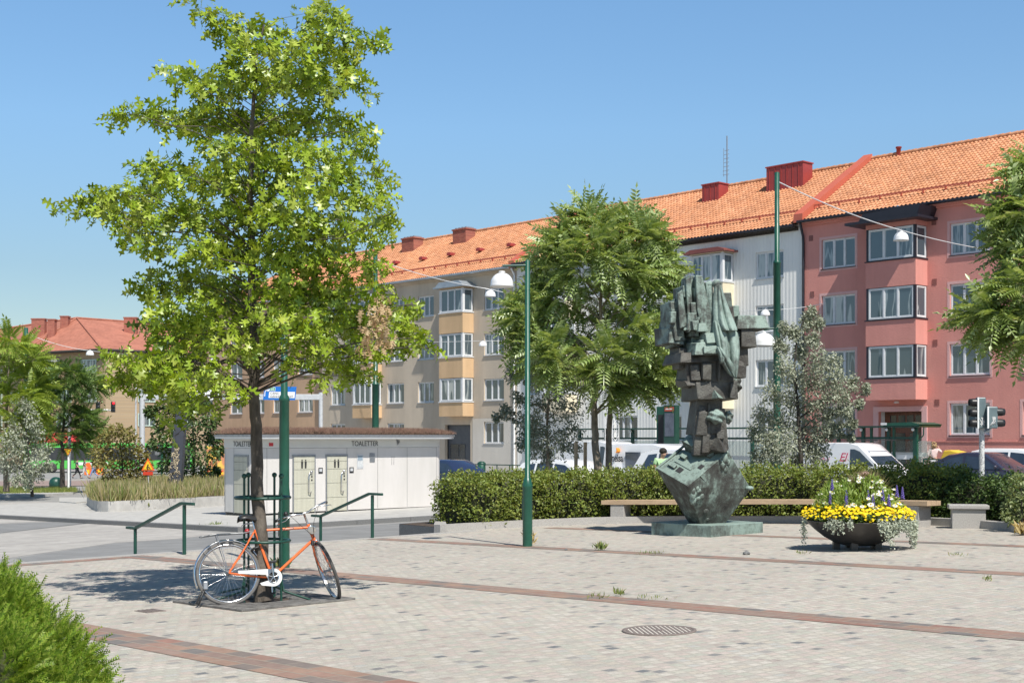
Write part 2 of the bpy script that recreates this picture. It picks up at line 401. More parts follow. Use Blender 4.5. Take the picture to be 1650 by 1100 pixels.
# toilet platform with a rough kerb
pad = [(-60, 19.55), (-32.05, 19.55), (-32.05, 33), (-60, 33)]
mb = MB(); mb.prism(pad, -.3, .12, 0, hl); struct(mb.build('platform', m_concrete, None, (0, 0, 0), ROT))
mb = MB()
for i in range(14): a0 = -60+i*2.0; mb.prism([(a0, 19.28), (a0+1.985, 19.28), (a0+1.985, 19.545), (a0, 19.545)], -.3, .128, 0, hl)
for i in range(7): b0 = 19.28+i*1.96; mb.prism([(-32.045, b0), (-31.78, b0), (-31.78, b0+1.945), (-32.045, b0+1.945)], -.3, .128, 0, hl)
struct(mb.build('platform_kerb', m_graniteD, None, (0, 0, 0), ROT))
# stripes of paving on the lower level, traced as ground areas
def lowpoly(name, pix, mat, lift): return sheet(name, [gp(x, y, -.4)[0:2] for x, y in pix], hl, mat, lift)
lowpoly('paving_stripe', [(-60, 912), (-60, 866), (168, 840.5), (362, 859.5), (280, 868), (186, 874), (25, 897)], m_slabs, .004)
lowpoly('paving_stripe', [(-60, 846), (-60, 833), (150, 823), (175, 829), (168, 836)], m_slabs, .004)
lowpoly('paving_stripe', [(-60, 825), (-60, 812), (60, 808), (150, 811), (150, 816), (40, 821)], m_slabs, .004)
lowpoly('paving_stripe', [(-60, 865), (-60, 847), (170, 837.5), (166, 840)], m_asphalt, .008)
lowpoly('asphalt_lane', [(25, 899), (186, 875), (280, 869), (364, 860.5), (420, 859), (700, 838.5), (760, 838), (690, 858), (500, 872), (300, 893), (100, 920)], m_asphalt, .004)
# roadway, cycle lane and pavement in the street in front of the houses
def abrect(name, a0, a1, b0, b1, mat, lift): return sheet(name, [(a0, b0), (a1, b0), (a1, b1), (a0, b1)], hl, mat, lift)
mb = MB(); mb.prism([(-62, 33.1), (60, 33.1), (60, 49.55), (-62, 49.55)], -.3, .2, 0, hl); struct(mb.build('road', m_asphalt, None, (0, 0, 0), ROT))
mb = MB(); mb.prism([(-95, 49.6), (60, 49.6), (60, 59.3), (-95, 59.3)], -.3, .32, 0, hl); struct(mb.build('pavement', m_slabs, None, (0, 0, 0), ROT))
for i in range(11): abrect('lane_marking', -60+i*9, -57+i*9, 41.2, 41.32, m_white, .204)
# far crossing: red-brown cycle lane, pale kerb
def farpoly(name, pts, mat, lift): return sheet(name, [at(px, Y) for px, Y in pts], hl, mat, lift)
farpoly('cycle_lane', [(-40, 104), (340, 104), (340, 116), (-40, 116)], m_brownslab, .006)
farpoly('road', [(-80, 117), (345, 117), (345, 150), (-80, 150)], m_asphaltL, .008)
mb = MB(); mb.prism([at(-60, 116.1), at(340, 116.1), at(340, 116.5), at(-60, 116.5)], -.2, .14, 0, hl); struct(mb.build('road_kerb', m_granite, None, (0, 0, 0), ROT))

# ------------------------------------------------------------------ planting bed and hedges
def offs(path, d):
    out = []
    for i in range(len(path)):
        p0 = Vector(path[max(i-1, 0)]); p1 = Vector(path[min(i+1, len(path)-1)])
        t = (p1-p0).normalized(); nn = Vector((-t.y, t.x)); out.append(tuple(Vector(path[i])+nn*d))
    return out
outer = offs(arc, -.02); inner = offs(arc, .16)
def ribbon(mb, A, B, z0, z1):
    for i in range(len(A)-1):
        q = [A[i], A[i+1], B[i+1], B[i]]
        c = [(x, y, hp(x, y)+z0) for x, y in q]+[(x, y, hp(x, y)+z1) for x, y in q]
        g = .004
        mb.add(c, [(4, 5, 6, 7), (0, 1, 5, 4), (2, 3, 7, 6), (0, 4, 7, 3), (1, 2, 6, 5)])
def resamp(path, n):
    P = [Vector(p) for p in path]; L = [0]
    for i in range(1, len(P)): L.append(L[-1]+(P[i]-P[i-1]).length)
    out = []
    for k in range(n):
        t = L[-1]*k/(n-1); i = max(j for j in range(len(L)) if L[j] <= t+1e-9); i = min(i, len(P)-2)
        out.append(tuple(P[i].lerp(P[i+1], (t-L[i])/(L[i+1]-L[i]))))
    return out
fine = resamp(arc, 60)
mb = MB(); ribbon(mb, offs(fine, -.09), offs(fine, .10), -.5, .145)
# end wall of the bed towards the lower level
e0 = Vector(arc[0]); mb.prism([(e0.x-.1, e0.y-.12), (e0.x+.1, e0.y-.12), (e0.x+.1, e0.y+.05), (e0.x-2.2, e0.y+1.9), (e0.x-2.3, e0.y+1.75)], -.6, .15, 0, hp)
struct(mb.build('bed_kerb', m_granite, None, (0, 0, 0), ROT))
bedpoly = offs(fine, .10) + [(-7, 24), (-9, 26.5), (-12, 27.5), (-16, 27.6), (-20, 26.8), (-22.6, 25), (-23.6, 20.2), (-23.4, 18.2)]
sheet('bed_soil', bedpoly, hp, m_soil, .09)
sk = MB(); sk.prism(bedpoly, -.9, .085, 0, hp); struct(sk.build('bed_base', m_graniteD, None, (0, 0, 0), ROT))

m_hedge = leafmat('hedge_leaves', [(.12, .17, .035), (.17, .23, .045), (.22, .28, .055), (.28, .32, .075), (.19, .20, .055), (.14, .21, .045)], .3, .45)
m_yew = leafmat('yew_leaves', [(.04, .075, .018), (.055, .10, .022), (.075, .125, .03), (.11, .165, .035)], .2, .5)
m_twig = M('hedge_twigs', (.045, .05, .02), (.02, .022, .012), 14, .95, .05, 20)
def hedge(path, w, h, n, mat, size, label, tmpl, lump=.16, name='hedge', lowskirt=0.):
    a0, b0 = path[0]; z0 = hp(a0, b0)+.09; root = thing(name, label, 'hedge', W(a0, b0, z0), ROT)
    P = resamp(path, 80); seg = np.array(P)-np.array([a0, b0])
    tan = np.gradient(seg, axis=0); tan /= np.linalg.norm(tan, axis=1, keepdims=True); nor = np.stack([-tan[:, 1], tan[:, 0]], 1)
    gz = np.array([hp(a, b)+.09-z0 for a, b in P])
    ph = NP.random(12)*6.28
    def lum(i, s): return lump*(np.sin(i*.55+ph[0]+2.2*s)+.7*np.sin(i*1.27+ph[1]-1.7*s)+.5*np.sin(i*2.3+ph[2]+s*3))*.55
    # twiggy core
    mb = MB(); k = 80; prof = [(-.40, .05), (-.43, .45), (-.36, .82), (-.2, .9), (.2, .9), (.36, .82), (.43, .45), (.40, .05)]
    vs = [(seg[i][0]+nor[i][0]*x*w, seg[i][1]+nor[i][1]*x*w, gz[i]+z*h*.93+(lum(i, x*3) if z > .3 else 0)) for i in range(k) for x, z in prof]
    m_ = len(prof); mb.add(vs, [(i*m_+j, i*m_+(j+1) % m_, (i+1)*m_+(j+1) % m_, (i+1)*m_+j) for i in range(k-1) for j in range(m_)] + [tuple(range(m_)), tuple(reversed(range((k-1)*m_, k*m_)))])
    mb.build('twigs', m_twig, root)
    # leaves in tufts near the surface
    nt_ = n//9; i = NP.random(nt_)*79; e = NP.random(nt_); ii = i.astype(int); ii = np.minimum(ii, 78); fr = (i-ii)[:, None]
    c = seg[ii]*(1-fr)+seg[ii+1]*fr; no = nor[ii]
    # position round the section: front, top, back
    u = NP.random(nt_)*2.7-1.35
    x = np.where(u < -.55, -.5, np.where(u > .55, .5, u*.9)); z = np.where(np.abs(u) > .55, 1-(np.abs(u)-.55)*1.24, 1.0)
    cr = np.clip((z-.82)/.18, 0, 1); x = x*(1-.18*cr*(np.abs(x) > .4))
    s = x*3
    x = x*w + NP.normal(size=nt_)*.05*w + np.sign(x)*lum(i*1.7, z*5)*.55; zz = z*h + lum(i, s)*np.clip(z*1.4, 0, 1) + NP.normal(size=nt_)*.04
    endcap = NP.random(nt_) < .05
    pos = np.stack([c[:, 0]+no[:, 0]*x, c[:, 1]+no[:, 1]*x, gz[ii]+np.maximum(zz, .03)], 1)
    ec = np.where(endcap)[0]
    for q in ec:
        en = 0 if NP.random() < .6 else 79
        pos[q] = [*(seg[en]+nor[en]*(NP.random()-.5)*w - tan[en]*(.05 if en == 0 else -.05)), gz[en]+NP.random()*h]
    out = np.stack([no[:, 0]*np.sign(x), no[:, 1]*np.sign(x), np.zeros(nt_)], 1)*(np.abs(u) > .5)[:, None] + np.array([0, 0, .35])
    reps = 9; P3 = np.repeat(pos, reps, 0)+NP.normal(size=(nt_*reps, 3))*np.array([.055, .055, .05]); O = np.repeat(out, reps, 0)
    P3[:, 2] = np.maximum(P3[:, 2], .02)
    cloud('foliage', mat, root, P3, size*(.7+.6*NP.random(len(P3))), *tmpl, out=O, ow=.9, rw=1., droop=.15, up=.6)
    return root
hedge([(-22.0, 18.65), (-22.05, 19.4), (-21.95, 20.6), (-21.4, 22.0), (-20.5, 23.1), (-19.2, 23.85), (-17.4, 24.55), (-15.6, 25.05), (-14.2, 25.2)], 1.3, .93, 46000, m_hedge, .062, 'light green clipped hedge behind the long bench and the sculpture', OVAL, .13)
hedge([(-14.4, 25.3), (-13.0, 25.25), (-11.6, 24.7), (-10.3, 23.6), (-9.2, 22.2), (-8.4, 20.6)], 1.45, .74, 26000, m_yew, .06, 'dark green yew hedge behind the stone block and the flower bowl', OVAL, .12)
# ------------------------------------------------------------------ house materials
def stucco(name, c, c2, streak=.2):
    m, nt, p, L = newmat(name)
    mp = mapping(nt); n = noise(nt, .35, 6, .65, mp); r = ramp(nt, [(.3, c), (.7, c2)]); L(n.outputs[0], r.inputs[0])
    mp2 = mapping(nt, (.8, .8, .10)); n2 = noise(nt, 1.0, 6, .7, mp2); r2 = ramp(nt, [(.32, g3(1-streak)), (.6, g3(1.03))]); L(n2.outputs[0], r2.inputs[0])
    L(mul(nt, r.outputs[0], r2.outputs[0]), p.inputs['Base Color']); p.inputs['Roughness'].default_value = .9; p.inputs['Specular IOR Level'].default_value = .2
    n3 = noise(nt, 14, 4, .6, mp); b = bump(nt, n3.outputs[0], .012); L(b.outputs[0], p.inputs['Normal']); return m
m_pink = stucco('pink_stucco', (.655, .295, .25), (.575, .245, .21), .10)
m_pinktrim = stucco('pale_pink_trim', (.68, .42, .40), (.62, .37, .35), .06)
m_tan = stucco('grey_tan_stucco', (.57, .485, .385), (.50, .425, .335), .16)
m_ochre = stucco('ochre_stucco', (.64, .44, .26), (.56, .385, .225), .14)
m_brown = stucco('brown_stucco', (.56, .38, .25), (.48, .325, .21), .14)
m_paleground = stucco('pale_stucco', (.62, .58, .52), (.56, .52, .46), .08)
def corrug():
    m, nt, p, L = newmat('white_sheet_cladding')
    mp = mapping(nt); n = noise(nt, .5, 6, .65, mapping(nt, (2, 2, .2))); r = ramp(nt, [(.3, (.80, .79, .75)), (.7, (.72, .71, .675))]); L(n.outputs[0], r.inputs[0])
    w = nt.nodes.new('ShaderNodeTexWave'); w.bands_direction = 'X'; w.wave_profile = 'TRI'; w.inputs['Scale'].default_value = 1.35; L(mp.outputs[0], w.inputs['Vector'])
    wr = ramp(nt, [(.0, g3(.86)), (.10, g3(1)), (1, g3(1))]); L(w.outputs[0], wr.inputs[0]); L(mul(nt, r.outputs[0], wr.outputs[0]), p.inputs['Base Color'])
    b = bump(nt, w.outputs[0], .012); L(b.outputs[0], p.inputs['Normal']); p.inputs['Roughness'].default_value = .5; return m
m_clad = corrug()
m_cladY = M('cream_cladding', (.74, .66, .48), (.66, .58, .42), 2, .5)
def tilemat(name, cols):
    m, nt, p, L = newmat(name)
    b = nt.nodes.new('ShaderNodeTexBrick'); b.offset = 0; mp = mapping(nt); L(mp.outputs[0], b.inputs['Vector']); b.inputs['Scale'].default_value = 1
    b.inputs['Brick Width'].default_value = .225; b.inputs['Row Height'].default_value = .27; b.inputs['Mortar Size'].default_value = .001
    b.inputs['Color1'].default_value = (0, 0, 0, 1); b.inputs['Color2'].default_value = (1, 1, 1, 1)
    r = ramp(nt, [(i/(len(cols)-1), c) for i, c in enumerate(cols)]); L(b.outputs['Color'], r.inputs[0])
    n = noise(nt, .5, 6, .7, mp); rn = ramp(nt, [(.3, g3(.76)), (.65, g3(1.08))]); L(n.outputs[0], rn.inputs[0])
    L(mul(nt, r.outputs[0], rn.outputs[0]), p.inputs['Base Color']); p.inputs['Roughness'].default_value = .75; p.inputs['Specular IOR Level'].default_value = .3; return m
m_tile = tilemat('orange_clay_tiles', [(.52, .235, .115), (.57, .27, .14), (.46, .20, .10), (.62, .31, .17), (.42, .19, .10)])
m_tileR = tilemat('red_clay_tiles', [(.38, .15, .10), (.43, .175, .12), (.35, .135, .09)])
m_redmetal = M('red_sheet_metal', (.36, .055, .045), (.30, .045, .04), 2, .45)
m_vent = M('vent_brown', (.26, .10, .085), (.2, .08, .07), 9, .7)
m_brownroof = M('brown_red_sheet', (.24, .075, .06), (.19, .06, .05), 3, .5)
m_redcap = M('orange_red_metal', (.52, .13, .08), (.46, .115, .07), 2, .5)
m_chim = brickmat('chimney_brick', [(0, (.34, .10, .07)), (.5, (.40, .13, .085)), (.8, (.30, .09, .06))], .25, .08, (.3, .2, .16), .1, .5, .004, 'XZ')
m_yellowbrick = brickmat('yellow_brick', [(0, (.46, .32, .18)), (.4, (.42, .285, .16)), (.75, (.50, .355, .21))], .25, .085, (.36, .28, .19), .12, .5, .003, 'XZ')
def glassmat(name, dark, cur, lo, hi):
    m, nt, p, L = newmat(name)
    oi = nt.nodes.new('ShaderNodeObjectInfo'); mp = mapping(nt, (1, 1, .12))
    ad = nt.nodes.new('ShaderNodeVectorMath'); sc_ = nt.nodes.new('ShaderNodeVectorMath'); sc_.operation = 'SCALE'
    cb = nt.nodes.new('ShaderNodeCombineXYZ'); L(oi.outputs['Random'], cb.inputs[0]); L(oi.outputs['Random'], cb.inputs[1]); L(cb.outputs[0], sc_.inputs[0]); sc_.inputs[3].default_value = 40
    L(mp.outputs[0], ad.inputs[0]); L(sc_.outputs[0], ad.inputs[1])
    n = noise(nt, 1.7, 3, .5, ad); r = ramp(nt, [(lo, dark), (lo+.03, cur), (hi, cur), (hi+.03, dark)]); L(n.outputs[0], r.inputs[0])
    L(r.outputs[0], p.inputs['Base Color']); p.inputs['Roughness'].default_value = .03; p.inputs['IOR'].default_value = 2.1
    n2 = noise(nt, .8, 2, .5, mp); b = bump(nt, n2.outputs[0], .012); L(b.outputs[0], p.inputs['Normal']); return m
m_pane = glassmat('window_glass', (.055, .085, .105), (.26, .30, .31), .56, .60)
m_pane2 = glassmat('curtained_glass', (.07, .10, .12), (.40, .42, .41), .50, .60)
m_glassD = M('dark_glass', (.02, .026, .032), (.035, .04, .045), 2, .04, spec=.9)
m_frame = M('window_frame', (.68, .69, .70), (.60, .61, .62), 4, .4)
m_framegreen = M('pale_green_frame', (.55, .66, .58), (.5, .61, .54), 4, .4)
m_frameblk = M('black_sheet', (.015, .015, .022), (.02, .02, .03), 3, .4)
m_zinc = M('zinc_sheet', (.42, .46, .50), (.34, .38, .42), 3, .4, metal=.5)
m_doorwood = M('door_wood', (.17, .065, .03), (.11, .04, .02), 5, .45, stretch=(3, 3, .4))

# ------------------------------------------------------------------ house kit (local x right along the front, y into the house)
_wc = {}
def window(root, x, z, w, h, panes=3, y=.11, fm=None, gm=None, sill=None, rotz=0., reveal=True):
    fm = fm or m_frame; gm = gm or m_pane
    key = (round(w, 2), round(h, 2), panes, fm.name, gm.name, sill.name if sill else '')
    if key not in _wc:
        f = MB(); t = .062
        f.box(0, t, -.05, .05, 0, h); f.box(w-t, w, -.05, .05, 0, h); f.box(t, w-t, -.05, .05, 0, t); f.box(t, w-t, -.05, .05, h-t, h)
        g = MB(); pw = (w-2*t)/panes
        for i in range(1, panes): xx = t+i*pw; f.box(xx-.044, xx+.044, -.05, .05, t, h-t)
        for i in range(panes):
            x0 = t+i*pw+(.044 if i else 0); x1 = t+(i+1)*pw-(.044 if i < panes-1 else 0)
            for q in ((x0, x0+.03, t, h-t), (x1-.03, x1, t, h-t), (x0+.03, x1-.03, t, t+.04), (x0+.03, x1-.03, h-t-.04, h-t)): f.box(q[0], q[1], -.03, .03, q[2], q[3])
            g.box(x0+.03, x1-.03, -.012, .0, t+.04, h-t-.04)
        fo = f.build('window', fm, root); go = g.build('pane', gm, fo); so_ = None
        if sill:
            s_ = MB(); s_.box(-.04, w+.04, -.21, -.052, -.05, -.012); so_ = s_.build('window_sill', sill, fo)
        _wc[key] = (fo.data, go.data, so_.data if so_ else None)
    else:
        d = _wc[key]; fo = link('window', d[0], root); go = link('pane', d[1], fo)
        if d[2]: link('window_sill', d[2], fo)
    fo.location = (x, y, z); fo.rotation_euler = (0, 0, rotz)
    return fo
def wallholes(mb, x0, x1, z0, z1, holes, d=.16, mi=0, mr=None):
    xs = sorted({x0, x1, *[h[0] for h in holes], *[h[0]+h[2] for h in holes]}); zs = sorted({z0, z1, *[h[1] for h in holes], *[h[1]+h[3] for h in holes]})
    def inside(cx, cz): return any(h[0] < cx < h[0]+h[2] and h[1] < cz < h[1]+h[3] for h in holes)
    for i in range(len(xs)-1):
        for j in range(len(zs)-1):
            if not inside((xs[i]+xs[i+1])/2, (zs[j]+zs[j+1])/2):
                mb.add([(xs[i], 0, zs[j]), (xs[i+1], 0, zs[j]), (xs[i+1], 0, zs[j+1]), (xs[i], 0, zs[j+1])], [(0, 1, 2, 3)], mi)
    mr = mi if mr is None else mr
    for x, z, w, h in holes:
        mb.add([(x, 0, z), (x+w, 0, z), (x+w, 0, z+h), (x, 0, z+h), (x, d, z), (x+w, d, z), (x+w, d, z+h), (x, d, z+h)], [(0, 4, 5, 1), (1, 5, 6, 2), (2, 6, 7, 3), (3, 7, 4, 0)], mr)
def tileroof(x0, x1, y0, y1, z0, z1, mat, root, px=.225, py=.31, hipl=0., name='roof'):
    "a slope of clay pantiles: waved across, stepped up the slope, real geometry"
    nx = int((x1-x0)/px); px = (x1-x0)/nx; Ls = math.hypot(y1-y0, z1-z0); ny = int(Ls/py); K = 4
    sl = (z1-z0)/(y1-y0); cn = math.cos(math.atan(sl)); sn_ = math.sin(math.atan(sl))
    X = np.linspace(x0, x1, nx*K+1); ph = (np.arange(nx*K+1) % K)/K
    wave = .035*np.cos(2*math.pi*ph)
    V = []; 
    for r in range(ny):
        for e in (0, 1):
            t = (r+e)/ny; lift = .045 if e == 0 else .004
            y = y0+(y1-y0)*t; z = z0+(z1-z0)*t
            hh = wave+lift
            xx = X.copy()
            if hipl: xx = np.maximum(xx, x0+hipl*t)
            V.append(np.stack([xx, np.full_like(X, y)-sn_*hh, z+cn*hh], 1))
    V = np.concatenate(V); n = nx*K+1; fs = []
    idx = np.arange(n-1)
    Fs = []
    for k in range(2*ny-1):
        a = k*n+idx; Fs.append(np.stack([a, a+1, a+1+n, a+n], 1))
    mb = MB(); mb.v = [tuple(v) for v in V]; mb.f = [tuple(int(q) for q in f) for f in np.concatenate(Fs)]; mb.mi = [0]*len(mb.f); mb.sm = [False]*len(mb.f)
    return mb.build(name, mat, root)
def house(name, label, a0, a1, ez, sills, wh, cols, wallm, roofm=None, depth=12., pitch=3.95, b0=59.1, frame=None, sillm=None, bays=(), groundcols=None, pane=None, gsill=None, hipl=0., trim=None, extra=None, base=-3., skip=(), wallname='wall', gutter=None):
    """a0<a1 street positions of the ends; cols: (a_left, a_right, panes) columns of windows; bays: dicts"""
    root = thing(name, label, 'building', W(a0, b0, 0), ROT); w = a1-a0
    holes = []; wins = []
    for ci, (c0, c1, pn) in enumerate(cols):
        for ri, s in enumerate(sills):
            if (ci, ri) in skip: continue
            hh = wh if not isinstance(wh, (list, tuple)) else wh[ri]
            holes.append((c0-a0, s, c1-c0, hh)); wins.append((c0-a0, s, c1-c0, hh, pn))
    holes += [h for h in (extra or [])]
    mb = MB(); wallholes(mb, 0, w, base, ez, holes, .22)
    mb.add([(0, 0, base), (0, depth, base), (0, depth, ez), (0, 0, ez), (w, 0, base), (w, depth, base), (w, depth, ez), (w, 0, ez)], [(0, 3, 2, 1), (4, 5, 6, 7), (1, 2, 6, 5)])
    wall = mb.build(wallname, wallm, root)
    for (x, z, ww, hh, pn) in wins:
        f = window(root, x+.002, z+.002, ww-.004, hh-.004, pn, .14, frame, (pane or m_pane) if RND.random() < .72 else m_pane2, sillm)
        if trim:
            t = MB(); d = .13; t.M = T(-x-.002, -.14, -z-.002)
            X0, X1, Z0, Z1 = x, x+ww, z, z+hh
            o = [(X0-d, Z0-d), (X1+d, Z0-d), (X1+d, Z1+d), (X0-d, Z1+d)]; q = [(X0, Z0), (X1, Z0), (X1, Z1), (X0, Z1)]
            vs = [(a, -.012, b) for a, b in o]+[(a, -.012, b) for a, b in q]+[(a, .012, b) for a, b in o]+[(a, .012, b) for a, b in q]; fs = []
            for i in range(4): j = (i+1) % 4; fs += [(i, j, 4+j, 4+i), (i, 8+i, 8+j, j), (4+i, 4+j, 12+j, 12+i)]
            t.add(vs, fs); t.build('window_surround', trim, f)
    return root, w
def roof_on(root, w, ez, mat, depth=12., rise=3.95, oh=.42, hipl=0., gutterm=None, x0=0., guard=True, guardm=None):
    tileroof(x0, w, -oh, depth/2, ez-.06+.0, ez+rise, mat, root, hipl=hipl)
    mb = MB()  # back slope, ridge tiles
    mb.add([(x0+hipl, depth/2, ez+rise), (w, depth/2, ez+rise), (w, depth+oh, ez-.1), (x0, depth+oh, ez-.1)], [(0, 1, 2, 3)])
    if hipl: mb.add([(x0, -oh, ez-.06), (x0+hipl, depth/2, ez+rise), (x0, depth+oh, ez-.1)], [(0, 1, 2)])
    mb.build('back_slope', mat, root)
    r = MB(); n = int((w-x0-hipl)/.38)
    for i in range(n):
        xx = x0+hipl+i*.38; r.tube([(xx, depth/2, ez+rise+.03), (xx+.37, depth/2, ez+rise+.045)], [.12, .135], 8)
    r.build('ridge_tiles', mat, root)
    e = MB(); e.box(x0, w, -oh+.03, -.002, ez-.24, ez-.13); e.box(x0, w, -.14, -.003, ez-.34, ez-.241); e.build('eaves', gutterm[1] if gutterm else m_tan, root)
    g = MB(); g.tube([(x0, -oh-.06, ez-.13), (w, -oh-.06, ez-.13)], .075, 8); g.build('gutter', gutterm[0] if gutterm else m_frameblk, root)
    if guard:
        q = MB(); yy = .55; zz = ez+rise*(yy+oh)/(depth/2+oh)
        q.box(x0+hipl*.2+.3, w-.3, yy-.02, yy+.02, zz+.16, zz+.24)
        for i in range(int((w-x0)/1.2)): q.box(x0+.6+i*1.2, x0+.64+i*1.2, yy-.02, yy+.12, zz+.0, zz+.2)
        q.build('snow_guard', guardm or m_redcap, root)
def bay(root, x0, x1, d, sills, wh, zbot, ztop, bodym, postm, framem, panes=3, side=True, roofm=None, roofh=.25, pm=None):
    "projecting bay: parapets, corner posts and window bands"
    levels = sorted(sills); z = zbot
    for s in levels+[None]:
        b = MB(); zt = ztop if s is None else s-.03
        if zt > z+.02: b.box(x0, x1, -d, .05, z, zt); o = b.build('bay_parapet', bodym, root)
        if s is None: break
        z = s+wh+.03
        for xx in (x0+.02, x1-.14):
            c = MB(); c.box(xx, xx+.12, -d+.02, -d+.14, s-.028, s+wh+.028); c.build('corner_post', postm, root)
        c = MB(); c.box(x0+.2, x1-.2, -d+.25, .04, s-.027, s+wh+.027); c.build('bay_core', m_dark, root)
        c = MB(); c.box(x0-.04, x1+.04, -d-.05, .02, s-.085, s-.029); c.build('bay_sill', postm, root)
    for s in levels:
        window(root, x0+.145, s, x1-x0-.29, wh, panes, -d+.08, framem, m_pane if RND.random() < .6 else m_pane2)
        f = window(root, x1-.08, s, d-.2, wh, 1, 0, framem, m_pane); f.location = (x1-.08, -d+.145, s); f.rotation_euler = (0, 0, rad(90))
        f = window(root, x0+.08, s, d-.2, wh, 1, 0, framem, m_pane); f.location = (x0+.08, -.055, s); f.rotation_euler = (0, 0, rad(-90))
    if roofm:
        r = MB(); zt = ztop
        r.box(x0-.3, x1+.3, -d-.3, .03, zt, zt+.09)
        r.prismy([(x0-.22, zt+.092), (x1+.22, zt+.092), (x1-.2, zt+.092+roofh), (x0+.2, zt+.092+roofh)], -d-.2, .0)
        r.build('bay_roof', roofm, root)
    return o

# pink house ---------------------------------------------------------------
PA0 = fa(1293); PA1 = -8.
E_P = 12.9
pk_s = [1.75, 4.55, 7.38, 10.25]
cA = (fa(1324), fa(1378), 3); cC = (fa(1530.5), fa(1595), 3); cD = (fa(1648), fa(1648)+1.95, 3)
cE = (cD[1]+2.3, cD[1]+4.25, 3); cF = (cE[1]+3.6, cE[1]+5.55, 3)
dx0, dx1 = fa(1416)-PA0, fa(1486)-PA0+.0
pink, pw = house('apartment_building', 'pink stucco apartment house with bay windows and orange tiled roof at the right edge', PA0, PA1, E_P, pk_s, 1.5, [cA, cC, cD, cE, cF], m_pink, trim=m_pinktrim, sillm=m_frameblk, extra=[(dx0, -.6, dx1-dx0, 3.5)])
roof_on(pink, pw, E_P, m_tile, gutterm=(m_frameblk, m_pink))
bx0, bx1 = fa(1394, 58.0)-PA0, fa(1474.5, 58.0)-PA0
bay(pink, bx0, bx1, 1.05, pk_s[1:], 1.5, 3.45, 12.0, m_pink, m_frameblk, m_frame)
b_ = MB(); b_.box(bx0-.75, bx1+.55, -1.75, -.0, 12.0, 12.12); b_.prismy([(bx0-.1, 12.122), (bx1+.35, 12.122), (bx1+.55, 12.62), (bx0+.15, 12.5)], -1.55, -.01); b_.build('bay_roof', m_frameblk, pink)
d_ = MB(); d_.box(dx0+.001, dx1-.001, .55, .62, -.6, 2.9); do = d_.build('door', m_doorwood, pink)
d_ = MB(); n_ = 4
for i in range(n_): ww = (dx1-dx0-.5)/n_; d_.box(dx0+.3+i*ww, dx0+.3+(i+1)*ww-.12, .53, .548, 2.1, 2.72)
for i in range(2): ww = (dx1-dx0-.7)/2; d_.box(dx0+.45+i*(ww+.1), dx0+.3+i*(ww+.1)+ww, .53, .548, .15, 1.85)
d_.build('door_glass', m_glassD, do)
d_ = MB(); d_.tube([(dx0+.5*(dx1-dx0)+.12, .5, .55), (dx0+.5*(dx1-dx0)+.12, .5, .95)], .02, 6); d_.build('handle', m_chrome, do)
d_ = MB(); d_.box(dx0-.28, dx0-.001, -.06, .05, -.7, 3.15); d_.box(dx1+.001, dx1+.28, -.06, .05, -.7, 3.15); d_.box(dx0, dx1, -.06, .05, 2.901, 3.15); d_.build('door_surround', m_pinktrim, pink)
d_ = MB(); d_.box(dx0-.002, dx0, .2, .55, -.6, 2.9); d_.lathe([(0, .09), (.1, .06), (.13, 0), (.12, -.03)], 12, (dx0+1.3, -.5, 3.33)); d_.build('ceiling_lamp', m_whitemetal, pink)
d_ = MB()
for px, py in ((1307, 384), (1309, 474), (1505, 358), (1506, 454), (1507, 552), (1510, 648)):
    A_ = fa(px); xx = A_-PA0; Y_ = A_*-CS+59.1*SN; zz = zat(py, Y_); d_ = MB(); d_.box(xx-.12, xx+.12, -.02, .03, zz-.14, zz+.14); d_.build('vent_grille', m_vent, pink)
d_ = MB(); d_.box(dx1+.29, pw, -.035, .0, 1.42, 1.47); d_.box(0, dx0-.29, -.035, 0, 1.42, 1.47); d_.build('plinth_moulding', m_pink, pink)
# red sheet metal verge between the two roofs, standing a little proud of the tiles
def verge(root, x, ez, rise, mat, w=.55, h=.30, depth=12., oh=.42):
    v = MB(); sl = rise/(depth/2+oh)
    P = [(-oh-.05, ez-.16), (depth/2, ez+rise+.0), (depth/2, ez+rise+h), (-oh-.05, ez+h-.02)]
    n = len(P); v.add([(x-w/2, y, z) for y, z in P]+[(x+w/2, y, z) for y, z in P], [(0, 1, 2, 3), (7, 6, 5, 4), (3, 2, 6, 7), (0, 3, 7, 4), (1, 5, 6, 2), (0, 4, 5, 1)])
    v.build('verge_capping', mat, root)
verge(pink, .05, E_P, 3.95, m_redcap)
d_ = MB(); d_.tube([(.18, -.45, E_P-.2), (.12, -.12, E_P-.85), (.12, -.09, E_P-1.2), (.12, -.09, -.6)], .07, 8); d_.build('downpipe', m_frameblk, pink)
d_ = MB(); d_.lathe([(.12, 0), (.12, .7), (.16, .72), (.16, .8)], 10, (fa(1448, 65.0)-PA0, 5.9, E_P+3.55)); d_.build('roof_pipe', m_redmetal, pink)
# white clad house ----------------------------------------------------------
WA0, WA1 = fa(833), PA0
E_W = 12.75; wh_s = [1.5, 4.35, 7.25, 10.1]
wc = [(fa(851), fa(866), 2), (fa(990), fa(1027), 3), (fa(1056), fa(1098), 3), (fa(1217.5), fa(1262.5), 3)]
white, ww_ = house('apartment_building', 'white sheet-clad apartment house between the pink and the grey-tan houses', WA0, WA1, E_W, wh_s, 1.42, wc, m_clad, sillm=m_zinc)
roof_on(white, ww_-.25, E_W, m_tile, gutterm=(m_frameblk, m_barkD))
for p0, p1 in ((874, 912), (1112, 1165.5)):
    x0, x1 = fa(p0, 58.2)-WA0, fa(p1, 58.2)-WA0
    bay(white, x0, x1, .95, wh_s[1:], 1.5, 3.2, 11.68, m_cladY, m_frame, m_frame, roofm=m_brownroof if p0 > 1000 else m_zinc, roofh=.14)
d_ = MB()
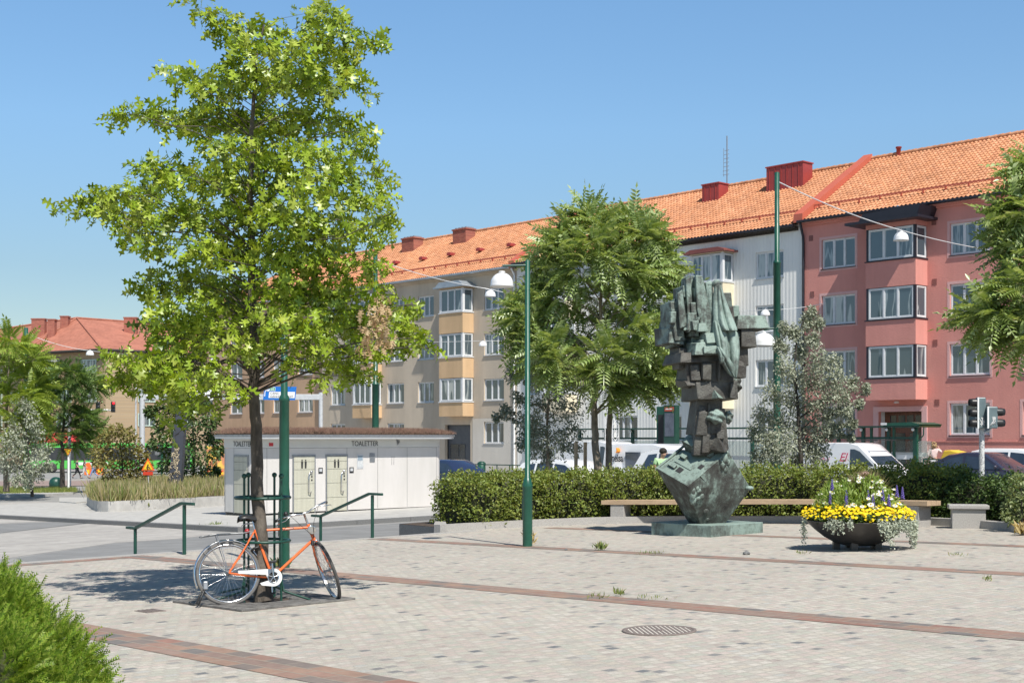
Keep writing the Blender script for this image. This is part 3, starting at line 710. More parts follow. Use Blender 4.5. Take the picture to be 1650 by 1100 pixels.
for xs, wd_ in ((fa(1144.5, 63.3)-WA0, 1.25), (fa(1264, 63.3)-WA0, 2.5)):
    zt_ = E_W+(3.85 if wd_ < 2 else 4.2); d_ = MB()
    d_.box(xs-wd_/2, xs+wd_/2, 4.2, 5.1, E_W+2.2, zt_); d_.box(xs-wd_/2-.05, xs+wd_/2+.05, 4.15, 5.15, zt_, zt_+.07)
    for i in range(int(wd_/.4)): d_.box(xs-wd_/2+.2+i*.4, xs-wd_/2+.225+i*.4, 4.17, 4.199, E_W+2.2, zt_)
    d_.build('chimney', m_redmetal, white)
ax_ = fa(1168, 64.5)-WA0; d_ = MB(); d_.tube([(ax_, 5.6, E_W+3.5), (ax_, 5.6, E_W+6.9)], .035, 6)
for i in range(7): d_.tube([(ax_-.32+.02*i, 5.6, E_W+4.6+.24*i), (ax_+.16, 5.6, E_W+4.6+.24*i)], .012, 5)
d_.tube([(ax_-.25, 5.6, E_W+4.5), (ax_-.25, 5.6, E_W+6.2)], .015, 5); d_.build('aerial', m_steel, white)
# grey-tan house ------------------------------------------------------------
TA0, TA1 = fa(519), WA0
E_T = 12.6; tn_s = [1.25, 4.05, 7.0, 9.95]
tc_ = [(fa(533), fa(556), 3), (fa(624), fa(651), 3), (fa(673.5), fa(699), 3), (fa(780), fa(812), 3)]
gx0, gx1 = fa(717)-TA0, fa(758)-TA0
tan, tw_ = house('apartment_building', 'grey-tan stucco apartment house with ochre bays behind the toilet pavilion', TA0, TA1, E_T, tn_s, 1.42, tc_, m_tan, sillm=m_zinc, extra=[(gx0, -1.4, gx1-gx0, 3.9)], skip=((2, 0),))
roof_on(tan, tw_-.3, E_T, m_tile, gutterm=(m_zinc, m_tan))
for p0, p1 in ((567, 597), (706.5, 744.5)):
    x0, x1 = fa(p0, 58.1)-TA0, fa(p1, 58.1)-TA0
    bay(tan, x0, x1, .95, tn_s[1:], 1.5, 3.05, 11.55, m_ochre, m_frame, m_frame, roofm=m_zinc, roofh=.3)
d_ = MB(); d_.box(gx0+.001, gx1-.001, .3, .4, -1.4, 2.5); 
go_ = d_.build('garage_door', M('grey_door', (.10, .105, .115), (.08, .085, .095), 3, .5), tan)
d_ = MB(); d_.box(gx0+.25, gx0+1.1, .27, .298, .2, 1.2); d_.box(gx0+1.2, gx0+1.75, .27, .298, -.6, 1.2); d_.build('door_glass', m_glassD, go_)
d_ = MB(); hx, hz, hw, hh = fa(780)-TA0, 1.25, fa(812)-fa(780), 1.42
wallholes(d_, gx1+.25, tw_-.001, -2, 2.9, [(hx, hz, hw, hh)], .04); o_ = d_.build('ground_floor_render', m_paleground, tan); o_.location = (0, -.03, 0)
d_ = MB(); d_.tube([(tw_-.15, -.1, E_T-.6), (tw_-.15, -.1, -1)], .06, 8); d_.tube([(tw_-.1, -.42, E_T-.2), (tw_-.15, -.1, E_T-.6)], .06, 8); d_.build('downpipe', m_white, tan)
verge(tan, tw_-.05, E_T, 4.0, m_redcap, .5, .28)
for px_ in (650, 733):
    xs = fa(px_, 63.)-TA0; d_ = MB(); d_.box(xs-.72, xs+.72, 4.3, 5.2, E_T+2.3, E_T+3.9); d_.box(xs-.78, xs+.78, 4.24, 5.26, E_T+3.9, E_T+4.0); c_ = d_.build('chimney', m_chim, tan)
    d_ = MB(); d_.box(xs-.88, xs+.88, 4.0, 4.19, E_T+2.2, E_T+2.42)
    for i in range(4): d_.box(xs-.6+i*.36, xs-.4+i*.36, 4.4, 5.1, E_T+4.001, E_T+4.1)
    d_.build('chimney_flashing', m_zinc, c_)
d_ = MB()
for i in range(7): xs = 3+i*3.1; d_.prismy([(xs-.2, E_T+1.75), (xs+.2, E_T+1.75), (xs+.2, E_T+1.9), (xs, E_T+1.98), (xs-.2, E_T+1.9)], 2.1, 2.6)
d_.build('roof_vent', m_redmetal, tan)
# brown house, set back a little ---------------------------------------------
BA0, BA1 = fa(331, 59.7), TA0
br_s = [.75, 3.6, 6.5, 9.35]
bc_ = [(fa(343-9, 59.7), fa(343, 59.7), 2), (fa(371, 59.7), fa(390.5, 59.7), 2), (fa(404, 59.7), fa(426, 59.7), 3), (fa(440, 59.7), fa(457, 59.7), 2), (fa(480, 59.7), fa(504, 59.7), 3)]
brown, bw_ = house('apartment_building', 'brown stucco apartment house with plain windows at the left end of the row', BA0, BA1, E_T, br_s, 1.36, bc_, m_brown, b0=59.7, sillm=m_zinc)
roof_on(brown, bw_, E_T, m_tile, hipl=6.2, gutterm=(m_zinc, m_brown))
# yellow brick corner house far to the left ------------------------------------
def farhouse():
    Yc = 164.; C1 = at(170, Yc); C2 = at(42, 172.); gz = -2.2
    ex = 12.4
    root = thing('corner_building', 'yellow brick corner house under a hipped red roof beyond the bus street', 'building', W(C1[0], C1[1], 0), ROT)
    def L(p): return (p[0]-C1[0], p[1]-C1[1])
    c1 = (0., 0.); c2 = L(C2); l0 = (c2[0]-60, c2[1]); r0 = (0., 45.); back = [(-14, 45), (-14, c2[1]+14), (l0[0], c2[1]+14)]
    foot = [c1, r0, back[0], back[1], back[2], l0, c2]
    mb = MB(); mb.prism(foot, gz-1, ex); mb.build('wall', m_yellowbrick, root)
    # roof with overhang
    P = ((at(124, 171+6.5)[0]-C1[0]), (at(124, 171+6.5)[1]-C1[1])); zp = zat(513, 177.5)
    o = .6; e1 = (.45, -.7); e2 = (c2[0]-.2, c2[1]-.8); el = (l0[0], l0[1]-.7); er = (.7, 45.)
    pl = (l0[0], P[1]); pr = (P[0], 45.)
    z0 = ex-.1; mb = MB()
    vs = [(*el, z0), (*e2, z0), (*e1, z0), (*er, z0), (*P, zp), (*pl, zp), (*pr, zp-.3), (l0[0], c2[1]+15, z0), (-14.7, c2[1]+15, z0), (-14.7, 45, z0)]
    mb.add(vs, [(0, 1, 4, 5), (1, 2, 4), (2, 3, 6, 4), (5, 4, 8, 7), (4, 6, 9, 8)]); rf = mb.build('roof', m_tileR, root)
    mb = MB()
    for p, q in ((el, e2), (e2, e1), (e1, er)):
        mb.tube([(*p, z0-.12), (*q, z0-.12)], .17, 6)
    mb.build('eaves', m_barkD, root)
    mb = MB()
    for p in (e1, e2): mb.tube([(*p, z0+.05), (*P, zp+.08)], .13, 6)
    mb.tube([(*pl, zp+.06), (*P, zp+.08), (*pr, zp-.24)], .14, 6); mb.build('ridge_tiles', m_tileR, root)
    for i, (px, Y, w_, top, bot) in enumerate(((6, 178, 1.3, 539, 552), (63, 177, 1.7, 515, 530), (84, 174, .9, 516, 532), (105, 176, 1.0, 511, 528), (211, 176, 1.6, 513, 527))):
        a, b = at(px, Y); x, y = a-C1[0], b-C1[1]; mb = MB(); mb.M = T(x, y, 0) @ Matrix.Rotation(-ROT, 4, 'Z')
        mb.box(-w_/2*1., w_/2, -.45, .45, zat(bot, Y)-1.5, zat(top, Y)); mb.box(-w_/2-.08, w_/2+.08, -.5, .5, zat(top, Y), zat(top, Y)+.15); mb.build('chimney', m_chim, root)
    # windows on the chamfer
    v = Vector((c1[0]-c2[0], c1[1]-c2[1])); Lc = v.length; ang = math.atan2(v.y, v.x)
    def cw(px, s, w_, h_, pn, fm):
        q = (px-CX)/F; best = min((abs((lambda X, Y: X/Y)(*wst(C2[0]+v.x*t/200, C2[1]+v.y*t/200))-q), t) for t in range(201))[1]/200
        x, y = c2[0]+v.x*best, c2[1]+v.y*best
        nrm_ = Vector((v.y, -v.x)).normalized()
        f = window(root, 0, 0, w_, h_, pn, 0, fm, m_pane2); f.location = (x+nrm_.x*.05, y+nrm_.y*.05, s); f.rotation_euler = (0, 0, ang)
    for s, px in ((9.6, 46), (9.6, 131), (6.0, 131), (3.1, 131), (6.0, 52), (3.1, 52), (3.1, 92), (6.0, 92)):
        cw(px, s, 2.75, 1.55, 3, m_framegreen)
    for j in range(4):
        for s in (3.1, 6.05, 9.0):
            f = window(root, 0, 0, 2.3, 1.55, 3, 0, m_framegreen, m_pane); f.location = (.06, 4.2+j*5.2, s); f.rotation_euler = (0, 0, rad(90))
    for j in range(7):
        for s in (3.1, 6.05, 9.0):
            f = window(root, 0, 0, 2.3, 1.55, 3, 0, m_framegreen, m_pane); f.location = (c2[0]-4.5-j*5.2, c2[1]-.06, s)
    mb = MB()
    nn = Vector((v.y, -v.x)).normalized(); vn = v.normalized()
    mb.M = T(c2[0], c2[1], 0) @ Matrix.Rotation(ang, 4, 'Z')
    mb.box(.2, Lc-.1, -.14, 0, 1.55, 1.85); mb.box(.2, Lc-.1, -.1, 0, -.2, .05); mb.build('string_course', m_barkD, root)
    mb = MB(); mb.M = T(c2[0], c2[1], 0) @ Matrix.Rotation(ang, 4, 'Z')
    for i in range(5): mb.box(6.8, 10.0, -.06, 0, 4.75+i*.22, 4.84+i*.22)
    mb.build('brick_relief', m_yellowbrick, root)
    mb = MB(); mb.M = T(c2[0], c2[1], 0) @ Matrix.Rotation(ang, 4, 'Z'); mb.box(2.75, 6.35, -.9, -.1, 7.2, 11.0); mb.box(2.55, 6.5, -1.1, -.05, 11.0, 11.35, 1); bn = mb.build('banner', [M('dark_banner', (.10, .13, .14), (.08, .10, .11), 3, .6), m_galv], root)
    txt('7 MC-förare hjälper dig', .44, m_white, bn, T(c2[0], c2[1], 0) @ Matrix.Rotation(ang, 4, 'Z') @ T(2.85, -.92, 10.2) @ UP, sx=.72)
    mb = MB(); mb.tube([(.1, 5.0, ex-.3), (.1, 5.0, gz)], .09, 6); mb.build('downpipe', m_doorwood, root)
    mb = MB(); mb.M = T(c2[0], c2[1], 0) @ Matrix.Rotation(ang, 4, 'Z')
    for i in range(4): mb.box(.8+i*2.7, 2.9+i*2.7, -.05, .0, gz, .1-.3)
    mb.build('shop_window', m_glassD, root)
farhouse()
# ------------------------------------------------------------------ toilet pavilion
m_pav = M('off_white_panel', (.605, .58, .555), (.535, .515, .485), 1.6, .45, stretch=(1, 1, .22), lo=.4, hi=.72)
m_fascia = M('pale_grey_fascia', (.60, .60, .57), (.55, .55, .53), 1, .4)
m_pdoor = M('pale_wood_laminate', (.49, .48, .39), (.42, .41, .33), 2.2, .45, stretch=(4, 4, .25))
m_text = M('black_lettering', (.02, .02, .02), (.03, .03, .03), 5, .5)
m_sedum = leafmat('sedum', [(.20, .10, .08), (.30, .17, .13), (.36, .24, .17), (.24, .15, .11), (.30, .23, .15)], .2, .7, tcol=(1.2, 1, .9))
def pavilion():
    A1 = -37.5; B0 = 23.35; B1 = 31.15; A0 = -39.55
    z0 = hl((A0+A1)/2, 27.5)+.12
    root = thing('toilet_pavilion', 'low white public toilet pavilion with a sedum roof', 'toilet block', W(A1, B0, z0), ROT)
    H = 2.42; FH = .27; D = A1-A0; L = B1-B0
    def rrect(x0, x1, y0, y1, r, n=6):
        out = []
        for cx, cy, a0 in ((x1-r, y0+r, -90), (x1-r, y1-r, 0), (x0+r, y1-r, 90), (x0+r, y0+r, 180)):
            for i in range(n+1): a = rad(a0+90*i/n); out.append((cx+r*math.cos(a), cy+r*math.sin(a)))
        return out
    mb = MB(); mb.prism(rrect(-D, 0, 0, L, .32), .06, H-FH-.008); wl = mb.build('wall', m_pav, root)
    mb = MB(); mb.prism(rrect(-D+.03, -.03, .03, L-.03, .3), -.2, .06); mb.build('plinth', m_black, root)
    mb = MB(); mb.prism(rrect(-D-.012, .012, -.012, L+.012, .33), H-FH, H+.03); mb.build('fascia', m_fascia, root)
    mb = MB(); mb.prism(rrect(-D-.15, .45, -.32, L+.35, .45), H+.03, H+.09); mb.prism(rrect(-D-.18, .48, -.35, L+.38, .47), H+.09, H+.16, 1); mb.build('roof_edge', [m_whitemetal, m_steel], root)
    # seams in the panels
    def yp(px, a=A1): return (a*0 + 0) if False else None
    def fy(px):           # along the long front
        q = (px-CX)/F; # a = A1 fixed : x/y = q
        return (q*(-A1)*CS + (-A1)*SN)/(CS-q*SN) - B0 if True else 0
    def fx(px):           # along the short end face (b = B0)
        return fa(px, B0)-A1
    mb = MB()
    for px in (430, 463, 559, 608.5, 656, 703): y = fy(px); mb.box(.0005, .004, y-.008, y+.008, .08, H-FH)
    for px in (362.5, 377): x = fx(px); mb.box(x-.008, x+.008, -.004, -.0005, .08, H-FH)
    mb.build('panel_joint', M('joint', (.30, .29, .28), None, 4, .7), wl)
    # sedum roof
    n = 15000; P = np.stack([-D-.12+NP.random(n)*(D+.52), -.28+NP.random(n)*(L+.58), np.zeros(n)], 1)
    mnd = .12*np.sin(P[:, 0]*1.1+1)*np.sin(P[:, 1]*.9)+.06*np.sin(P[:, 1]*3.1)
    ed = np.minimum(np.minimum(P[:, 0]+D+.14, .42-P[:, 0]), np.minimum(P[:, 1]+.31, L+.32-P[:, 1])); P[:, 2] = H+.17+np.clip(ed*.45, 0, .16)*(.7+1.2*np.abs(mnd)) + NP.random(n)*.02
    sd = MB(); sd.prism(rrect(-D-.12, .41, -.28, L+.31, .45), H+.161, H+.185); sd.prism(rrect(-D+.1, .15, -.1, L+.05, .4), H+.186, H+.27)
    s_ = sd.build('sedum_roof', m_soil, root)
    v = []; f = []
    for k in range(5):
        a = k*1.256; o = len(v); v += [(math.cos(a)*.1, math.sin(a)*.1, 0), (math.cos(a+.7)*.1, math.sin(a+.7)*.1, 0), (math.cos(a+.3)*.7, 1.0+.0*k, math.sin(a+.3)*.7)]; f.append((o, o+1, o+2))
    cloud('sedum', m_sedum, s_, P, .055+.075*NP.random(n), v, f, out=np.array([[0, 0, 1.]]*n), ow=1.2, rw=.9, droop=-.2, up=0.)
    # doors
    def door(y0, y1, face, pictos):
        mb = MB(); z1 = H-FH-.28; w_ = y1-y0
        hs = [.05, .5, .98, 1.44, z1-.17, z1]
        if face == 'front':
            for i in range(5): mb.box(.004, .03, y0, y1, hs[i]+.006, hs[i+1]-.006)
            d = mb.build('door', m_pdoor, root)
            f_ = MB(); f_.box(.0, .022, y0-.05, y0-.004, .03, z1+.06); f_.box(.0, .022, y1+.004, y1+.05, .03, z1+.06); f_.box(0, .022, y0-.004, y1+.004, z1+.004, z1+.06); f_.build('door_frame', m_steel, d)
            yy = y1-.17*w_
            h_ = MB(); h_.tube([(.03, yy, .72), (.08, yy-.05, .64), (.1, yy-.13, .72), (.1, yy-.13, 1.28), (.08, yy-.05, 1.37), (.03, yy, 1.33)], .02, 8); h_.ball((.05, yy, 1.36), .055, 10); h_.build('handle', m_chrome, d)
            k_ = MB(); k_.lathe([(0, .01), (.03, .01), (.03, 0)], 10); 
            
            for zk in (1.18, 1.07): k_ = MB(); k_.box(.03, .042, yy-.0, yy+.05, zk, zk+.05); k_.build('lock', m_black, d)
            p_ = MB(); ym = (y0+y1)/2-.02
            for dx in (-.07, .07):
                p_.ball((.032, ym+dx, 1.74), .03, 8, 0, (.15, 1, 1)); p_.prismy([(0, 0), (0, 0), (0, 0)], 0, 0) if False else None
                p_.add([(.034, ym+dx-.04, 1.70), (.034, ym+dx+.04, 1.70), (.034, ym+dx+.03, 1.48), (.034, ym+dx-.03, 1.48), (.031, ym+dx-.04, 1.70), (.031, ym+dx+.04, 1.70), (.031, ym+dx+.03, 1.48), (.031, ym+dx-.03, 1.48)], [(0, 1, 2, 3), (0, 4, 5, 1), (3, 2, 6, 7)])
            p_.build('pictogram', m_text, d)
        else:
            for i in range(5): mb.box(y0, y1, -.03, -.004, hs[i]+.006, hs[i+1]-.006)
            d = mb.build('door', m_pdoor, root)
            f_ = MB(); f_.box(y0-.05, y0-.004, -.022, 0, .03, z1+.06); f_.box(y1+.004, y1+.05, -.022, 0, .03, z1+.06); f_.box(y0-.004, y1+.004, -.022, 0, z1+.004, z1+.06); f_.build('door_frame', m_steel, d)
    door(fy(473), fy(506), 'front', 1); door(fy(526.5), fy(558), 'front', 1); door(fx(378.5), fx(399.5), 'end', 0)
    RX = Matrix(((0, 0, 1, 0), (1, 0, 0, 0), (0, 1, 0, 0), (0, 0, 0, 1)))       # text x -> +y, up z, facing +x
    s = .24
    y_ = fy(566); w_ = fy(609)-y_
    t_ = txt('TOALETTER', s, m_text, root, T(.016, y_, H-FH+.055) @ RX, sx=1.); t_.scale = (1, 1, 1)
    k = w_/max(v.co.y-y_ for v in t_.data.vertices)
    for v in t_.data.vertices: v.co.y = y_+(v.co.y-y_)*k
    x_ = fx(376.5); w_ = fx(406)-x_; t_ = txt('TOALETTER', s, m_text, root, T(x_, -.016, H-FH+.055) @ UP)
    k = w_/max(v.co.x-x_ for v in t_.data.vertices)
    for v in t_.data.vertices: v.co.x = x_+(v.co.x-x_)*k
    mb = MB(); y = fy(575); mb.box(.002, .012, y, y+.26, 1.16+.28, 1.92); mb.box(.012, .014, y+.03, y+.23, 1.72, 1.88, 1); mb.box(.012, .014, y+.03, y+.23, 1.50, 1.68, 2); mb.build('notice', [m_galv, M('blue_grey_print', (.25, .32, .38), None, 8, .5), M('pale_print', (.62, .64, .64), (.45, .47, .48), 30, .5)], root)
    mb = MB(); y = fy(595.5); mb.box(.002, .02, y, y+.21, 1.66, 1.96)
    mb.build('vent', m_steel, root)
    for px in (513, 563): mb = MB(); y = fy(px); mb.box(.002, .012, y, y+.17, 1.30, 1.49); mb.box(.012, .015, y+.03, y+.14, 1.36, 1.46, 1); mb.build('notice', [m_black, m_galv], root)
    mb = MB(); y = fy(433); mb.box(.013, .02, y, y+.16, H-FH+.06, H-FH+.17); mb.build('sticker', M('red_sticker', (.5, .03, .04), None, 5, .5), root)
    mb = MB()
    for k in range(7): mb.tube([(.02, fy(641)+RND.uniform(-.08, .08), H-.1+RND.uniform(-.1, .1)) for _ in range(3)], .008, 4)
    mb.build('scribble', m_steel, root)
    mb = MB()
    for dy in (0, .09): mb.tube([(.006, fy(631)+dy, 1.55), (.006, fy(631)+dy+.01, 1.85)], .006, 4)
    mb.build('crack', m_steel, root)
pavilion()

# ------------------------------------------------------------------ handrails
def handrail(px, py, label):
    a, b, *_ = gp(px, py)[0:2]
    z = hp(a, b); root = thing('handrail', label, 'handrail', W(a, b, z), ROT, 'green handrails on the steps')
    mb = MB(); mb.tube([(0, 0, -.1), (0, 0, .82)], .032, 10); mb.build('post', m_greend, root)
    mb = MB(); mb.tube([(-1.72, 0, -.62), (-1.72, 0, .33)], .03, 10); mb.build('post', m_greend, root)
    mb = MB(); mb.M = T(0, 0, 0)
    P = [(.30, .845), (-.10, .845), (-1.72, .35), (-2.02, .35)]
    for i in range(3):
        (x0, z0), (x1, z1) = P[i], P[i+1]; mb.add([(x0, -.03, z0-.02), (x1, -.03, z1-.02), (x1, .03, z1-.02), (x0, .03, z0-.02), (x0, -.03, z0+.025), (x1, -.03, z1+.025), (x1, .03, z1+.025), (x0, .03, z0+.025)], [(0, 1, 2, 3), (4, 7, 6, 5), (0, 4, 5, 1), (3, 2, 6, 7), (0, 3, 7, 4), (1, 5, 6, 2)])
    mb.build('rail', m_greend, root)
handrail(297, 893, 'dark green handrail standing left of the orange bicycle')
handrail(600, 867, 'dark green handrail between the orange bicycle and the hedge')

# ------------------------------------------------------------------ lamp posts
def bell(mb, c, r, mi=0):
    prof = [(0.02, r*1.12), (.05, r*1.1), (.06, r*1.0)] + [(r*math.sin(t), r*.98*math.cos(t)) for t in np.linspace(.12, 1.45, 9)] + [(r*1.0, -.02), (r*1.06, -.10*r-.03), (r*1.03, -.12*r-.03), (r*.97, -.02), (r*.5, r*.7), (0, r*.8)]
    mb.lathe(prof, 24, c, mi)
def post(a, b, zg, h, label, rb=.083, rt=.046, step=.98, step2=None):
    root = thing('lamp_post', label, 'lamp post', W(a, b, zg), ROT, 'green lamp posts')
    P = [(rb, -.2), (rb, step), (rb*1.06, step+.01), (rb*1.06, step+.05), (rt+.012, step+.17), (rt, step+.18)]
    if step2: P = [(rb, -.2), (rb, step), (rb*1.06, step+.01), (rb*1.06, step+.05), (rt*1.45, step+.17), (rt*1.4, step2), (rt*1.55, step2+.01), (rt*1.5, step2+.05), (rt, step2+.1)]
    P += [(rt*.9, h), (0, h+.02)]
    mb = MB(); mb.lathe(P, 18); mb.build('post', m_green, root)
    mb = MB(); mb.box(-rb-.006, rb*-.8, -.05, .05, .45, .8); mb.build('hatch', m_green, root)
    return root
# post 2, with the large bell lamp on its arm
a, b = gp(850, 880)[:2]; p2 = post(a, b, hp(a, b), 4.80, 'slim green lamp post with a large white bell lamp in front of the hedge', .083, .045)
mb = MB(); wl = -ROT; mb.M = Matrix.Rotation(-ROT, 4, 'Z')
mb.tube([(0, 0, 4.72), (-.42, -.1, 4.70)], .022, 8); mb.build('arm', m_greend, p2)
mb = MB(); mb.M = Matrix.Rotation(-ROT, 4, 'Z'); bell(mb, (-.43, -.1, 4.40), .19); mb.build('lamp_shade', m_whitemetal, p2)
# post 1 behind the oak
a, b = gp(458, 914)[:2]; p1 = post(a, b, hp(a, b), 4.85, 'stout green lamp post right behind the oak and the orange bicycle', .078, .05, .98, 2.38)
def tallpost(px, Y, pytop, label, arm, lampy, rt, c2py):
    a, b = at(px, Y); zg = hl(a, b); h = zat(pytop, Y)-zg
    r = post(a, b, zg, h, label, rt*2.2, rt, 1.0, zat(c2py, Y)-zg)
    zl = zat(lampy, Y)-zg
    mb = MB(); mb.M = Matrix.Rotation(-ROT, 4, 'Z'); mb.tube([(0, 0, zl+.42), (arm*.5, -.05, zl+.40), (arm, -.05, zl+.36)], .03, 8); mb.build('arm', m_greend, r)
    mb = MB(); mb.M = Matrix.Rotation(-ROT, 4, 'Z'); bell(mb, (arm, -.05, zl), .30); mb.build('lamp_shade', m_whitemetal, r)
tallpost(1252, 36, 278, 'very tall green lamp post between the sculpture and the pink house', -.36, 554, .068, 425)
tallpost(605, 62, 408, 'tall green lamp post behind the pavilion, with a small white bell lamp', -.42, 614, .11, 620)
a, b = at(42, 82); zg = hl(a, b); post(a, b, zg, zat(528, 82)-zg, 'dark lamp post top behind the trees at the left edge', .16, .13, 1., 4.)
# span wires and the lamps hanging from them
m_wire = M('steel_wire', (.75, .75, .75), (.6, .6, .6), 6, .4)
def wire(P, sag, label):
    w = [Vector((*wst(*at(px, Y)), zat(py, Y))) for px, py, Y in P]; pts = []
    for i in range(len(w)-1):
        for k in range(8):
            t = k/8; p = w[i].lerp(w[i+1], t); p.z -= sag*4*t*(1-t); pts.append(p)
    pts.append(w[-1]); c = w[0].copy(); mb = MB(); mb.tube([p-c for p in pts], .016, 5)
    tag(mb.build('span_wire', m_wire, None, c), label, 'wire', 'span wires for street lamps')
def hang(px, py, Y, r, label):
    p = Vector((*wst(*at(px, Y)), zat(py, Y))); root = thing('hanging_lamp', label, 'lamp', p, 0, 'white bell lamps hanging on span wires')
    mb = MB(); bell(mb, (0, 0, -r*1.25), r); mb.build('lamp_shade', m_whitemetal, root); mb = MB(); mb.tube([(0, 0, .02), (0, 0, -.3*r)], .03, 6); mb.build('hanger', m_steel, root)
wire([(1254, 293, 36), (1452, 371, 43), (1640, 408, 53), (1760, 425, 57.6)], .10, 'thin span wire from the very tall lamp post to the pink house')
hang(1452, 370, 43, .23, 'white bell lamp hanging on a wire in front of the pink house')
wire([(607, 418, 62), (790, 466, 58), (1000, 500, 79.5)], .15, 'thin span wire from the tall post across the grey-tan house')
hang(790, 465, 58, .23, 'small white bell lamp on a wire just left of the large bell lamp')
wire([(520, 549, 102.5), (778, 549, 82), (960, 541, 81.2)], .1, 'thin lower span wire across the second floor of the grey-tan house')
hang(778, 548, 82, .24, 'small white bell lamp hanging before the second floor of the grey-tan house')
wire([(1060, 502, 78), (1233, 499, 70), (1330, 488, 69.3)], .1, 'thin span wire in front of the white house behind the sculpture')
hang(1233, 497, 70, .24, 'white bell lamp hanging between the sculpture and the very tall lamp post')
wire([(43, 537, 82), (145, 565, 82), (330, 574, 114)], .15, 'thin span wire before the red roof of the brick corner house')
hang(145, 563, 82, .23, 'white bell lamp hanging before the brick corner house at the left')
wire([(330, 571, 114.5), (420, 576, 95), (560, 580, 99)], .1, 'thin span wire before the brown house, behind the oak')
hang(345, 574, 92, .24, 'white bell lamp half hidden by oak leaves before the brown house')

# ------------------------------------------------------------------ sculpture
def bronze():
    m, nt, p, L = newmat('patinated_bronze')
    mp = mapping(nt); g = nt.nodes.new('ShaderNodeNewGeometry'); sx = nt.nodes.new('ShaderNodeSeparateXYZ'); L(g.outputs['Normal'], sx.inputs[0])
    n = noise(nt, 2.6, 8, .7, mp); n2 = noise(nt, 9, 6, .75, mapping(nt, (1, 1, .28)))
    # verdigris grows where rain rests: more of it on upward faces
    ad = nt.nodes.new('ShaderNodeMath'); ad.operation = 'MULTIPLY_ADD'; L(sx.outputs['Z'], ad.inputs[0]); ad.inputs[1].default_value = .14; L(n.outputs[0], ad.inputs[2])
    ad2 = nt.nodes.new('ShaderNodeMath'); ad2.operation = 'MULTIPLY_ADD'; L(n2.outputs[0], ad2.inputs[0]); ad2.inputs[1].default_value = .45; L(ad.outputs[0], ad2.inputs[2])
    r = ramp(nt, [(.46, (.022, .021, .019)), (.60, (.05, .049, .043)), (.70, (.085, .098, .085)), (.82, (.23, .30, .26))]); L(ad2.outputs[0], r.inputs[0])
    L(r.outputs[0], p.inputs['Base Color']); p.inputs['Roughness'].default_value = .62; p.inputs['Metallic'].default_value = .15
    n3 = noise(nt, 30, 5, .7, mp); b = bump(nt, n3.outputs[0], .012); b2 = bump(nt, n.outputs[0], .03, 1, b); L(b2.outputs[0], p.inputs['Normal']); return m
m_bronze = bronze()
def bronze2():
    m = m_bronze.copy(); m.name = 'bright_verdigris'
    for n in m.node_tree.nodes:
        if n.type == 'VALTORGB': n.color_ramp.elements[0].color = (.05, .052, .046, 1); n.color_ramp.elements[1].color = (.09, .105, .092, 1); n.color_ramp.elements[2].color = (.155, .20, .175, 1); n.color_ramp.elements[3].color = (.25, .33, .29, 1)
    return m
m_verdi = bronze2()
m_bronzeD = M('dark_bronze', (.045, .040, .034), (.115, .115, .10), 3.2, .6, .014, 30, metal=.15, lo=.4, hi=.66)
